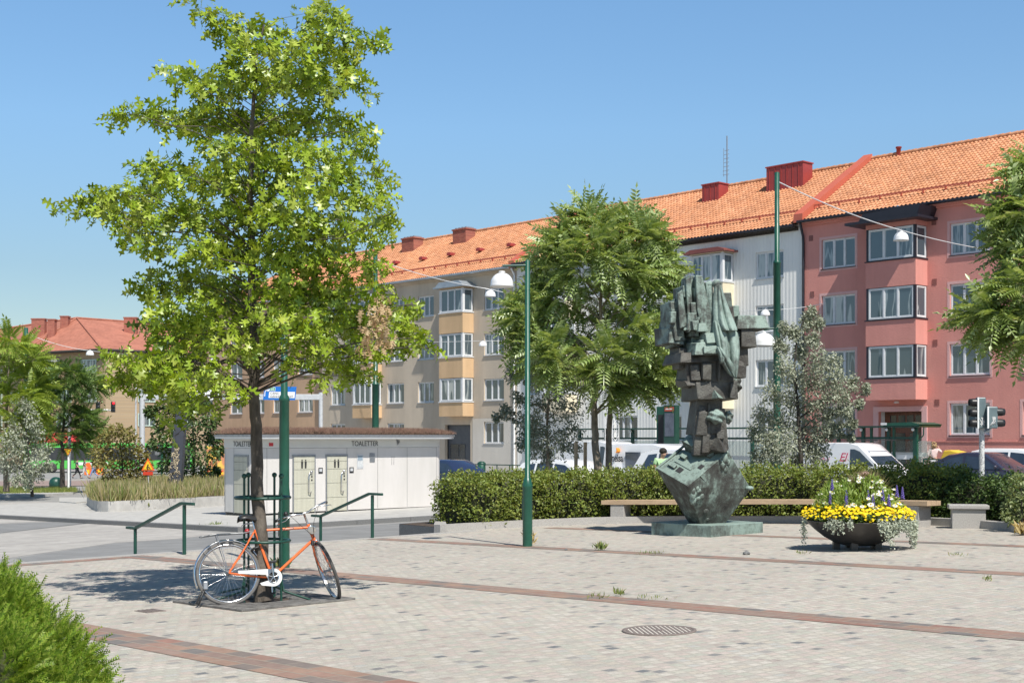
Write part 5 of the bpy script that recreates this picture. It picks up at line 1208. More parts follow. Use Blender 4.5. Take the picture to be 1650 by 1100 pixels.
# silver pear to the right of the sculpture -------------------------------------
Ys = 32.
sc_ = [(1308,502,10),(1300,515,12),(1320,520,12),(1262,528,12),(1280,535,14),(1312,545,14),(1255,555,14),(1290,565,18),(1320,575,22),(1345,585,18),(1262,590,20),(1285,605,24),(1320,610,26),(1350,610,20),(1375,615,14),(1395,626,10),(1360,640,16),(1385,650,10),(1366,665,10),(1375,682,8),
(1240,630,22),(1270,640,28),(1305,645,30),(1335,650,26),(1225,665,22),(1255,675,30),(1290,680,34),(1325,685,30),(1340,695,14),(1215,695,18),(1235,710,26),(1265,715,32),(1300,720,34),(1325,725,22),(1220,735,18),(1245,745,22),(1280,748,26),(1315,750,24),(1372,705,7)]
crown_tree('silver_pear', 'pale silver-leaved weeping tree in front of the pink house, behind the hedge', 'tree', (1292, 790), Ys, [(1292, 790, 0), (1290, 740, 0), (1288, 690, 0), (1284, 640, 0), (1280, 590, 0), (1285, 540, 0), (1298, 510, 0)], sc_, (*OVAL, .045, .085), m_pear, m_barkD, .9, .06, per=-230, flat=1.5, reach=.4, seed=7, bthin=.7, spread=.72, along=1.1,
    kw=dict(ow=.5, rw=1., droop=.5, up=.4))
# tree of heaven leaning in from the right edge --------------------------------
Yr = 26.
rc = [(1640,270,22),(1650,300,34),(1625,330,22),(1650,350,38),(1605,355,24),(1635,385,34),(1605,400,26),(1650,420,40),(1590,480,24),(1620,465,34),(1650,470,40),(1570,505,22),(1605,510,34),(1640,510,38),(1555,512,14),(1595,540,20),(1630,545,20),(1650,535,20),
(1690,250,50),(1700,310,60),(1740,280,50),(1690,380,60),(1750,370,70),(1800,330,60),(1700,450,60),(1760,450,70),(1820,430,60),(1700,510,50),(1770,520,60),(1830,500,50),(1740,220,40),(1780,240,40)]
rc = [(x+(26 if x < 1665 else 10), y, r*.88) for x, y, r in rc]
crown_tree('ailanthus_tree', 'tree of heaven whose feathery branches hang in at the right edge of the picture', 'tree', (1735, 860), Yr, [(1735, 850, 0), (1732, 750, 0), (1730, 650, 0), (1728, 560, 0), (1726, 460, 0), (1730, 350, 0), (1735, 250, 0)], rc, (*FROND, .48, .74), m_ail, m_bark2, .8, .11, per=-30, flat=.9, reach=.45, seed=8, spread=.6, kw=dict(ow=1.0, rw=.7, droop=.15, up=1.5))
# left hand trees ---------------------------------------------------------------
crown_tree('light_tree', 'pale yellow-green feathery tree at the left edge of the picture', 'tree', (10, None), 72., [(10, 792, 0), (8, 740, 0), (10, 690, 0), (12, 640, 0), (14, 590, 0), (14, 550, 0)],
    [(15,552,16),(35,560,14),(55,580,14),(25,580,20),(0,575,24),(50,605,16),(25,610,24),(-5,615,28),(60,625,12),(40,640,22),(10,645,28),(-20,600,30),(-20,650,30),(50,665,14),(25,680,24),(-5,690,28),(-30,690,26),(-40,560,26),(-50,620,30),(10,715,18)], (*FROND, .7, 1.1), m_ailY, m_bark2, .9, .13, per=-34, seed=9, spread=.8, kw=dict(ow=1.2, rw=.6, droop=.15, up=1.2))
crown_tree('feathery_tree', 'mid green feathery tree with a slim trunk beside the round green tub at the left', 'tree', (101, 786), 84., [(101, 788, 0), (101, 750, 0), (100, 715, 0), (102, 680, 0), (104, 640, 0), (104, 600, 0)],
    [(100,598,14),(120,604,14),(85,612,16),(112,622,20),(135,618,14),(150,622,10),(75,632,20),(100,642,24),(128,645,18),(62,655,18),(88,665,24),(115,668,22),(138,668,14),(70,680,20),(100,690,24),(125,695,20),(150,690,12),(80,700,14),(112,710,16),(140,708,12),(62,695,12)], (*FROND, .7, 1.1), m_ailD, m_barkD, .9, .13, per=-34, seed=10, spread=.8, kw=dict(ow=1.2, rw=.6, droop=.15, up=1.2))
crown_tree('silver_pear', 'silver-leaved weeping shrub tree at the left, in front of the feathery trees', 'tree', (52, None), 70., [(52, 800, 0), (50, 770, 0), (46, 730, 0), (42, 690, 0), (40, 655, 0)],
    [(38,652,12),(50,662,14),(30,672,16),(55,680,16),(20,690,16),(40,695,20),(62,698,14),(10,708,16),(30,715,22),(55,718,18),(72,725,12),(5,732,18),(30,738,22),(55,742,20),(75,745,10),(15,755,18),(40,762,18),(62,765,14),(80,752,6),(-8,745,16),(45,778,12),(25,775,10)], (*OVAL, .10, .17), m_pear, m_barkD, .9, .07, per=-100, flat=1.4, spread=.8, along=.9, seed=11, kw=dict(ow=.5, rw=1., droop=.5, up=.4))
crown_tree('bronze_shrub', 'bronze-green leafy shrub growing in the grass bed', 'shrub', (200, 795), 58., [(200, 800, 0), (198, 770, 0), (196, 740, 0), (194, 715, 0), (192, 695, 0)],
    [(190,692,10),(175,702,12),(205,700,12),(165,715,14),(188,715,16),(212,716,14),(160,732,14),(182,735,18),(208,735,18),(228,732,10),(172,752,14),(196,752,18),(218,752,16),(236,748,10),(180,768,12),(205,770,16),(228,768,12),(158,745,8),(195,785,14),(172,782,10)], (*OVAL, .10, .17), m_bushbr, m_barkD, .9, .05, per=-170, seed=12, kw=dict(ow=.9, rw=.8, droop=.2, up=.6))
crown_tree('green_tree', 'dense dark green tree behind the leaning dark slab', 'tree', (312, None), 63., [(312, 800, 0), (312, 760, 0), (312, 720, 0), (310, 680, 0), (305, 645, 0)],
    [(300,640,16),(275,650,16),(325,652,14),(255,665,14),(242,662,8),(290,668,20),(318,675,18),(340,680,10),(262,690,16),(290,700,20),(320,705,20),(345,705,12),(252,715,12),(275,725,18),(305,730,20),(335,735,16),(352,725,8),(270,750,14),(295,758,18),(325,762,16),(345,758,8),(285,775,12),(312,780,14)], (*OVAL, .13, .22), m_deep, m_barkD, .9, .09, per=-190, seed=13, kw=dict(ow=.9, rw=.8, droop=.3, up=.6))
crown_tree('pale_shrub', 'pale green shrub with upright stems at the right end of the yew hedge', 'shrub', (1648, 852), 24.2, [(1648, 856, 0), (1647, 830, 0), (1646, 800, 0), (1645, 775, 0)], [(1640,772,9),(1650,785,14),(1630,795,10),(1645,805,16),(1625,815,9),(1640,825,14),(1655,830,16),(1632,838,8),(1665,800,16),(1620,830,5)], (*OVAL, .05, .085), leafmat('pale_shrub_leaves', [(.17, .22, .09), (.23, .28, .12), (.30, .34, .17)], .3, .5), m_barkD, .8, .02, per=-70, seed=14, kw=dict(ow=.9, rw=.8, droop=.1, up=.6))

# conifer bush in the near left corner --------------------------------------------
def conifer():
    cx, cy = -3.3, 7.3; a, b = stw(cx, cy); zg = hp(a, b); root = thing('conifer_bush', 'bright green feathery conifer bush in the near left corner', 'bush', (cx, cy, zg), 0)
    lob = [(.35,-.75,.5,.22),(.7,-.5,.55,.2),(.1,-.9,.5,.25),(.5,.1,.72,.17),(-.05, 0, .62, .52), (.42, -.25, .42, .42), (.62, .15, .38, .36), (.2, .4, .55, .42), (-.5, -.1, .7, .5), (.15, -.5, .35, .42), (.25, 0, .75, .30), (-.2, .3, .85, .38), (-.1, -.3, .75, .36), (.05, .05, .92, .2), (.78, -.25, .25, .3), (-.6, .5, .6, .4), (.5, -.6, .2, .34), (.82, .2, .22, .25)]
    pos = []; out = []
    mb = MB()
    for (x, y, z, r) in lob:
        n = int(2300*r*r/.16); d = nrm(NP.normal(size=(n, 3))); k = (.78+.3*NP.random((n, 1))); p = d*r*k+np.array([x, y, z])
        pos.append(p); out.append(d+np.array([0, 0, .55])); mb.ball((x, y, z), r*.72, 10)
    pos = np.concatenate(pos); out = np.concatenate(out); ok = pos[:, 2] > .02; pos, out = pos[ok], out[ok]
    mb.build('twigs', m_thujatw, root)
    cloud('foliage', m_thuja, root, pos, .085+.075*NP.random(len(pos)), *SPRAY, out=out, ow=1.5, rw=.75, droop=-.15, up=.3)
    m = 130; d = nrm(NP.normal(size=(m, 3))+np.array([.5, 0, .7])); ii = NP.integers(0, len(lob), m)
    P = np.array([[lob[i][0], lob[i][1], lob[i][2]] for i in ii])+d*np.array([[lob[i][3]*1.08] for i in ii])
    cloud('leading_shoots', m_thuja, root, P, .10+.07*NP.random(m), *SPRAY, out=d, ow=2.5, rw=.35, droop=-.2, up=.1)
conifer()

# bed of ornamental grass with its concrete wall -------------------------------------
def grassbed():
    pix = [(150, 826), (157, 829), (175, 829.5), (230, 827), (300, 823), (375, 818)]
    fr = [gp(x, y, -.4)[:2] for x, y in pix]; fr = resamp(fr, 20)
    back = [at(400, 66), at(330, 72), at(240, 76), at(180, 74), at(150, 66), at(140, 58)]
    poly = fr+back
    c = fr[10]; z0 = hl(*c); root = thing('grass_bed', 'raised bed of pale ornamental grass behind a curved concrete wall', 'raised bed', W(c[0], c[1], z0), ROT)
    loc = [(x-c[0], y-c[1]) for x, y in poly]
    def zf(x, y): return hl(x+c[0], y+c[1])-z0
    mb = MB(); mb.prism(loc, -.4, .50, 0, zf); mb.build('wall', m_concrete, root)
    inn = [(x*.985, y) for x, y in loc]
    mb = MB(); mb.prism([(lambda v: (v.x, v.y))(Vector(p).lerp(Vector((loc[25][0]*.4, loc[25][1]*.4)), .03)) for p in loc], .2, .515, 0, zf); mb.build('soil', m_soil, root)
    xs = [p[0] for p in loc]; ys = [p[1] for p in loc]
    def inside(x, y):
        k = False; n = len(loc); j = n-1
        for i in range(n):
            if (loc[i][1] > y) != (loc[j][1] > y) and x < (loc[j][0]-loc[i][0])*(y-loc[i][1])/(loc[j][1]-loc[i][1])+loc[i][0]: k = not k
            j = i
        return k
    P = []
    while len(P) < 2600:
        x, y = RND.uniform(min(xs), max(xs)), RND.uniform(min(ys), max(ys))
        if inside(x*1.03, y*1.03): P.append((x, y, zf(x, y)+.5))
    P = np.array(P); T_ = np.repeat(P, 14, 0); n = len(T_); T_ += NP.normal(size=(n, 3))*np.array([.1, .1, 0])
    m_gr = leafmat('grass_blades', [(.22, .26, .07), (.32, .31, .11), (.42, .36, .18), (.50, .43, .26), (.16, .24, .055), (.38, .34, .17), (.46, .38, .24)], .35, .6, .3, (1.2, 1.1, .8))
    ht = .22+.5*NP.random(n)**1.6+.15*np.sin(T_[:, 0]*.9)*np.sin(T_[:, 1]*.7)
    o = cloud('grass', m_gr, root, T_, ht, [(-.03, 0, 0), (.03, 0, 0), (.02, .6, .02), (0, 1, .12)], [(0, 1, 2), (0, 2, 3)], out=np.array([[0, 0, 1.]]*n), ow=1.6, rw=.6, droop=0, up=0); o['kind'] = 'stuff'
grassbed()
mb = MB(); P = [gp(x, y, -.4)[:2] for x, y in ((95, 813), (122, 815), (152, 812), (150, 806), (96, 806))]; c = P[0]; z0 = hl(*c)
mb.prism([(x-c[0], y-c[1]) for x, y in P], -.2, .16, 0, lambda x, y: hl(x+c[0], y+c[1])-z0); tag(mb.build('concrete_edge', m_concrete, None, W(*c, z0), ROT), 'low pale concrete edging block left of the grass bed', 'kerb')
P = [gp(x, y, -.4)[:2] for x, y in ((-60, 803), (70, 800), (118, 797), (122, 793), (60, 790), (-60, 789))]; c = P[0]; z0 = hl(*c); mb = MB(); mb.prism([(x-c[0], y-c[1]) for x, y in P], -.2, .15, 0, lambda x, y: hl(x+c[0], y+c[1])-z0)
rb = thing('planted_island', 'low kerbed island with short grass under the silver shrub tree', 'planting bed', W(*c, z0), ROT); mb.build('kerb', m_concrete, rb)
q = []
Pl = [(x-c[0], y-c[1]) for x, y in P]
for k in range(2600):
    u = RND.random(); v = RND.random(); p0 = Vector(Pl[0]).lerp(Vector(Pl[2]), u); p1 = Vector(Pl[5]).lerp(Vector(Pl[3]), u); p = p0.lerp(p1, .1+.8*v); q.append((p.x, p.y, hl(p.x+c[0], p.y+c[1])-z0+.14))
q = np.repeat(np.array(q), 5, 0)+NP.normal(size=(13000, 3))*np.array([.15, .15, 0]); o = cloud('grass', leafmat('short_grass', [(.13, .19, .04), (.20, .25, .06), (.28, .28, .09)], .3, .6), rb, q, .15+.2*NP.random(len(q)), [(-.06, 0, 0), (.06, 0, 0), (0, 1, .1)], [(0, 1, 2)], out=np.array([[0, 0, 1.]]*len(q)), ow=1.4, rw=.6, droop=0, up=0); o['kind'] = 'stuff'

# weeds in the joints ---------------------------------------------------------------
m_weed = leafmat('weed_leaves', [(.10, .16, .04), (.18, .24, .07), (.30, .28, .12)], .3, .6)
m_straw = leafmat('straw', [(.45, .35, .16), (.55, .44, .22)], .3, .7)
def weed(px, py, r, h, n, label, mat=None, low=False):
    a, b = gp(px, py, -.4 if low else 0)[:2]; z = (hl if low else hp)(a, b); P = np.zeros((n, 3)); P[:, :2] = NP.normal(size=(n, 2))*r*.45; P[:, 2] = NP.random(n)*h*.35
    o = cloud('weed', mat or m_weed, None, P, h*(.5+.6*NP.random(n)), *NARROW, out=nrm(P+1e-4), ow=.5, rw=.5, droop=-1.0, up=.1, loc=W(a, b, z)); tag(o, label, 'weed', 'weeds in the paving')
weed(968, 886, .10, .13, 60, 'spiky green weed in the brick band in front of the hedge')
weed(853, 879, .06, .2, 60, 'dry straw tuft at the foot of the bell lamp post', m_straw)
weed(455, 913, .10, .13, 50, 'green weed tuft at the foot of the stout lamp post behind the bicycle')
weed(345, 851, .25, .17, 70, 'green weed on the platform kerb near the bicycle', None, True)
weed(240, 826, .2, .4, 30, 'green weed at the foot of the curved concrete wall', None, True)
weed(1050, 892, .25, .05, 60, 'flat weed patch in the brick band right of the spiky weed')
weed(998, 960, .06, .08, 26, 'upright little weed on the paving left of the drain cover')
weed(1052, 964, .2, .04, 40, 'flat weed patch above the drain cover')
weed(1540, 895, .15, .05, 30, 'small flat weed right of the flower bowl')
weed(965, 963, .12, .06, 24, 'small weed by the second brick band')
weed(1588, 936, .06, .07, 20, 'single small weed near the right edge of the paving')
weed(1290, 893, .10, .06, 20, 'tiny weed in front of the flower bowl')
weed(1655, 862, .2, .22, 90, 'dry pale tuft at the kerb by the right edge', m_straw)
# ------------------------------------------------------------------ bench, stone block, drain covers
def bench():
    seat = [gp(x, y)[:2] for x, y in ((975, 842), (1060, 842.5), (1150, 842.5), (1240, 843), (1330, 844), (1420, 846), (1505, 849))]
    seat = resamp(offs(resamp(seat, 20), .0), 41); c = seat[20]; z0 = hp(*c); root = thing('long_bench', 'long curved wooden bench on stone blocks behind the sculpture', 'bench', W(*c, z0), ROT)
    L = [(x-c[0], y-c[1]) for x, y in seat]; zz = [hp(*p)-z0 for p in seat]
    mb = MB()
    for s0, s1 in ((-.22, -.075), (-.07, .075), (.08, .22)):
        A = offs(L, s0); B = offs(L, s1); n = len(L)
        vs = [(A[i][0], A[i][1], zz[i]+.41) for i in range(n)]+[(B[i][0], B[i][1], zz[i]+.41) for i in range(n)]+[(A[i][0], A[i][1], zz[i]+.50) for i in range(n)]+[(B[i][0], B[i][1], zz[i]+.50) for i in range(n)]
        fs = []
        for i in range(n-1): fs += [(i, n+i, n+i+1, i+1), (2*n+i, 2*n+i+1, 3*n+i+1, 3*n+i), (i, i+1, 2*n+i+1, 2*n+i), (n+i, 3*n+i, 3*n+i+1, n+i+1)]
        fs += [(0, 2*n, 3*n, n), (n-1, 2*n-1, 4*n-1, 3*n-1)]
        mb2 = MB(); mb2.add(vs, fs); mb2.build('seat_plank', m_wood, root)
    for k in (2, 27, 38):
        p = Vector(L[k]); t = (Vector(L[k+1])-Vector(L[k-1])).normalized(); mb = MB(); mb.M = T(p.x, p.y, zz[k]) @ Matrix.Rotation(math.atan2(t.y, t.x), 4, 'Z'); mb.box(-.16, .16, -.2, .2, -.1, .408); mb.build('support', m_granite, root, bevel=.012)
bench()
a, b = gp(1551, 851)[:2]; z = hp(a, b); br = thing('stone_block_seat', 'short square granite block seat standing at the end of the bench', 'stone block', W(a, b+.2, z), rad(-14))
mb = MB(); mb.box(-.30, .30, -.2, .2, -.1, .36); mb.build('pedestal', m_granite, br, bevel=.015); mb = MB(); mb.box(-.36, .36, -.25, .25, .361, .44); mb.build('top_slab', m_granite, br, bevel=.015)
m_rust = M('rusty_iron', (.215, .175, .155), (.16, .13, .115), 9, .7, .003, 60)
a, b = gp(1062, 1016)[:2]; z = hp(a, b); dc = thing('drain_cover', 'round rusty slotted drain cover in the foreground paving', 'drain cover', W(a, b, z), ROT)
mb = MB(); mb.M = Matrix(((1, 0, 0, 0), (0, 1, 0, 0), (.021, .008, 1, 0), (0, 0, 0, 1)))
R0 = .325; mb.lathe([(R0-.035, .004), (R0-.035, .012), (R0, .012), (R0, .003)], 40); mb.build('rim', m_rust, dc)
for k in range(2):
    pass
bars = MB(); bars.M = mb.M @ Matrix.Rotation(rad(52), 4, 'Z')
for i in range(15):
    x = -.273+i*.039; y = math.sqrt(max(0, .29**2-x*x)); bars.box(x-.0105, x+.0105, -y, y, .003, .0125)
bars.box(-.05, .05, -.03, .03, .0026, .0126)
bars.build('grid', m_rust, dc)
mb = MB(); mb.M = Matrix(((1, 0, 0, 0), (0, 1, 0, 0), (.021, .008, 1, 0), (0, 0, 0, 1))); mb.lathe([(0, .0085), (R0-.036, .0085)], 32); mb.build('base', M('pale_dust', (.62, .58, .52), (.50, .46, .41), 20, .9), dc)
a, b = gp(242, 984)[:2]; mb = MB(); mb.M = Matrix(((1, 0, 0, 0), (0, 1, 0, 0), (.021, .008, 1, 0), (0, 0, 0, 1))); mb.box(-.14, .14, -.11, .11, -.02, .007)
for i in range(4): mb.box(-.12, .12, -.085+i*.05, -.065+i*.05, .007, .011)
tag(mb.build('drain_cover', m_rust, None, W(a, b, hp(a, b)), ROT), 'small square rusty drain cover left of the bicycle wheel', 'drain cover')
for px, py, r, lab in ((853*1.0+350, 893.0, .055, 'fist-sized loose stone on the paving left of the flower bowl'), (912, 886, .03, 'small loose stone in front of the sculpture')):
    a, b = gp(px, py)[:2]; bm = bmesh.new(); bmesh.ops.create_icosphere(bm, subdivisions=2, radius=r)
    for v in bm.verts: v.co *= 1+.25*math.sin(v.co.x*90+1)*math.cos(v.co.y*70); v.co.z *= .6
    me = bpy.data.meshes.new('loose_stone'); bm.to_mesh(me); bm.free(); me.materials.append(m_graniteD); o = link('loose_stone', me, None, W(a, b, hp(a, b)+r*.4)); tag(o, lab, 'stone')

# ------------------------------------------------------------------ flower bowl
def bowl():
    a, b = gp(1383, 884)[:2]; z = hp(a, b); root = thing('flower_bowl', 'wide dark metal bowl planted with flowers', 'planter', W(a, b, z), 0)
    m_bowl = M('dark_bowl_metal', (.055, .05, .046), (.035, .032, .03), 3, .42, .001, 80)
    mb = MB(); R1 = .80; prof = [(0, .055), (.22, .06), (.36, .10), (.52, .19), (.66, .30), (.75, .385), (R1, .43), (R1+.012, .445), (R1-.02, .447), (R1-.06, .40), (.5, .36), (0, .36)]
    mb.lathe(prof, 56); mb.build('bowl', m_bowl, root)
    mb = MB(); mb.lathe([(0, .375), (.45, .40), (.72, .41)], 32); mb.build('soil', m_soil, root)
    for k in range(5):
        t = k*1.2566+.5; mb = MB(); mb.M = T(.33*math.cos(t), .33*math.sin(t), 0); mb.box(-.05, .05, -.05, .05, -.02, .12); mb.build('foot', m_bowl, root)
    def disc(n, r0, r1, sq=1.):
        r = np.sqrt(NP.random(n)*(r1*r1-r0*r0)+r0*r0); t = NP.random(n)*6.283; return np.stack([r*np.cos(t), r*np.sin(t)*sq, np.zeros(n)], 1)
    # feathery green mound
    n = 12000; P = inball(n, 1.)*np.array([.66, .62, .46]); P = P[P[:, 2] > -.1]; P[:, 2] = P[:, 2]*1.25+.52+.05*np.sin(P[:, 0]*9); n = len(P)
    m_fg = leafmat('feathery_green', [(.13, .22, .035), (.20, .31, .05), (.27, .37, .08), (.33, .41, .13)], .35, .6)
    cloud('green_plants', m_fg, root, P, .05+.06*NP.random(n), *NARROW, out=nrm(P-np.array([0, 0, .2])), ow=.9, rw=.8, droop=-.6, up=.3)
    n = 5000; P = disc(n, .2, .78); P[:, 2] = .42+.16*NP.random(n)*(1-.55*(np.hypot(P[:, 0], P[:, 1])/.8)**2)+.02
    cloud('low_foliage', leafmat('low_green', [(.08, .13, .03), (.13, .19, .05)], .3, .5), root, P, .05+.04*NP.random(n), *OVAL, out=nrm(P), ow=.8, droop=-.2)
    # yellow flower heads
    FL = [(0, 0, .12)]; ff = []
    for k in range(9): t = k*.6981; FL.append((.5*math.cos(t), .5*math.sin(t), .0 if k % 2 else .07))
    ff = [(0, 1+k, 1+(k+1) % 9) for k in range(9)]
    n = 1150; P = disc(n, .36, .85); rr = np.hypot(P[:, 0], P[:, 1]); P[:, 2] = .53+.13*(1-((rr-.42)/.42)**2)+NP.normal(size=n)*.035
    up = np.stack([P[:, 0]*.4, P[:, 1]*.4-.25, np.ones(n)], 1)
    def heads(name, mat, P, s, tilt=.5, tv=FL, tf=ff):
        n = len(P); V = []; Fc = []; tv = np.array(tv, float)
        nn = nrm(np.stack([P[:, 0]*.5, P[:, 1]*.6-.35, np.ones(n)], 1)+NP.normal(size=(n, 3))*tilt*.5); d = nrm(np.cross(nn, NP.normal(size=(n, 3)))); sd = np.cross(d, nn)
        for i in range(n):
            o = len(V); V += list(P[i]+s[i]*(tv[:, 0:1]*sd[i]+tv[:, 1:2]*d[i]+tv[:, 2:3]*nn[i])); Fc += [tuple(o+q for q in f) for f in tf]
        mb = MB(); mb.v = [tuple(map(float, v)) for v in V]; mb.f = Fc; mb.mi = [0]*len(Fc); mb.sm = [False]*len(Fc); return mb.build(name, mat, root)
    yl = leafmat('yellow_petals', [(.80, .58, .01), (.86, .64, .02), (.78, .50, .01)], .15, .6, .2, (1.1, 1, .5))
    o = heads('yellow_flowers', yl, P, .036+.016*NP.random(n)); o['kind'] = 'stuff'
    # daisies: petals as a white rosette with a yellow eye
    DF = []; df = []
    for k in range(11):
        t = k*.5712; o = len(DF); c_, s_ = math.cos(t), math.sin(t); DF += [(.14*c_-.06*s_, .14*s_+.06*c_, .03), (.14*c_+.06*s_, .14*s_-.06*c_, .03), (.5*c_+.09*s_, .5*s_-.09*c_, .0), (.5*c_-.09*s_, .5*s_+.09*c_, .0)]; df += [(o, o+1, o+2), (o, o+2, o+3)]
    n = 58; q = inball(n*10, 1.); q = q[(np.linalg.norm(q, axis=1) > .86) & (q[:, 2] > .05) & (q[:, 1] < .3)][:n]; n = len(q); k_ = NP.random(n) < .45
    q[k_, 0] = np.abs(q[k_, 0]); P = q*np.array([.70, .66, .62])+np.array([0, 0, .53])
    sz = .05+.055*NP.random(n); wp = leafmat('white_petals', [(.84, .84, .80), (.80, .81, .74), (.84, .84, .70)], .2, .6, .2, (1, 1, .95))
    o = heads('white_daisies', wp, P, sz, .35, DF, df)
    nn = nrm(np.stack([P[:, 0]*.5, P[:, 1]*.6-.35, np.ones(n)], 1)); mb = MB()
    for i in range(n): mb.ball(tuple(P[i]+np.array([0, -.008, .006])), sz[i]*.13, 6)
    mb.build('daisy_eyes', M('daisy_yellow', (.7, .45, .02), None, 4, .8), root)['kind'] = 'stuff'
    o['kind'] = 'stuff'
    mb = MB(); pv = M('violet_flowers', (.10, .07, .30), (.16, .12, .40), 20, .6)
    for px, py, h in ((-.46, -.25, 1.02), (-.30, -.45, .78), (.08, -.55, .80), (.02, -.5, .86), (.33, -.5, .80), (.24, -.5, .88), (.62, -.2, .90), (.52, -.25, .93), (-.5, -.3, .82), (-.28, -.4, .86)):
        for k in range(26):
            t = k/26; z_ = h-.12+.18*t; r_ = .022*(1-t*.8); an = k*2.4; mb.ball((px+r_*math.cos(an), py+r_*math.sin(an), z_), .014*(1.1-t*.6), 5)
    o = mb.build('violet_spikes', pv, root); o['kind'] = 'stuff'
    # plume of grass in the middle
    n = 900; P = NP.normal(size=(n, 3))*np.array([.05, .05, .0])+np.array([.14, .1, .7]); o = cloud('grass_plume', leafmat('brown_grass', [(.20, .17, .08), (.28, .23, .13), (.16, .17, .06)], .3, .7), root, P, .30+.25*NP.random(n), [(-.006, 0, 0), (.006, 0, 0), (.006, .6, .02), (0, 1, .12)], [(0, 1, 2), (0, 2, 3)], out=nrm(NP.normal(size=(n, 3))*.3+np.array([0, 0, 1.])), ow=2., rw=.45, droop=0, up=0)
    mb = MB(); mb.ball((0, 0, 0), .001, 4)
    q = inball(260, .8)*.10+np.array([.10, .0, 1.12]); cloud('pink_seed_heads', leafmat('dusty_pink', [(.36, .24, .20), (.45, .32, .28)], .3, .7), root, q, .035, *OVAL)
    # silvery trailing plant over the rim
    m_tr = leafmat('trailing_silver', [(.42, .46, .36), (.50, .53, .43), (.36, .40, .30)], .2, .6, .2, (1, 1, .9))
    P = []
    R_ = random.Random(3)
    for ang, ln, k in [(-180, .42, 5), (-176, .38, 4), (-172, .3, 3), (-135, .12, 4), (-128, .18, 5), (-120, .2, 4), (-112, .1, 5), (-80, .16, 8), (-74, .28, 9), (-68, .38, 9), (-64, .20, 8), (-58, .12, 8), (-52, .16, 8), (-45, .22, 8), (-38, .26, 7), (-30, .25, 7), (-22, .28, 7), (-14, .36, 9), (-7, .40, 9), (-2, .42, 9), (4, .42, 8), (10, .38, 6)]:
        for s_ in range(k):
            t = rad(ang+R_.uniform(-4, 4)); L = ln*R_.uniform(.6, 1.1); x, y = math.cos(t), math.sin(t)
            for j in range(26):
                u = j/25; rr = .62+.22*min(1, u*2.2)-(.0 if u < .45 else .03*(u-.45)*abs(math.sin(ang))) + R_.uniform(-.02, .02); zz = .52 if u < .3 else .52-.06*min(1, (u-.3)/.15)-(max(0, u-.4)/.6)*L
                P.append((x*rr+R_.gauss(0, .012), y*rr+R_.gauss(0, .012), max(.03, zz+R_.gauss(0, .012))))
    P = np.array(P); cloud('trailing_plant', m_tr, root, P, .028+.016*NP.random(len(P)), *OVAL, out=nrm(P*np.array([1, 1, 0])), ow=.7, rw=1, droop=.2, up=.5)
bowl()

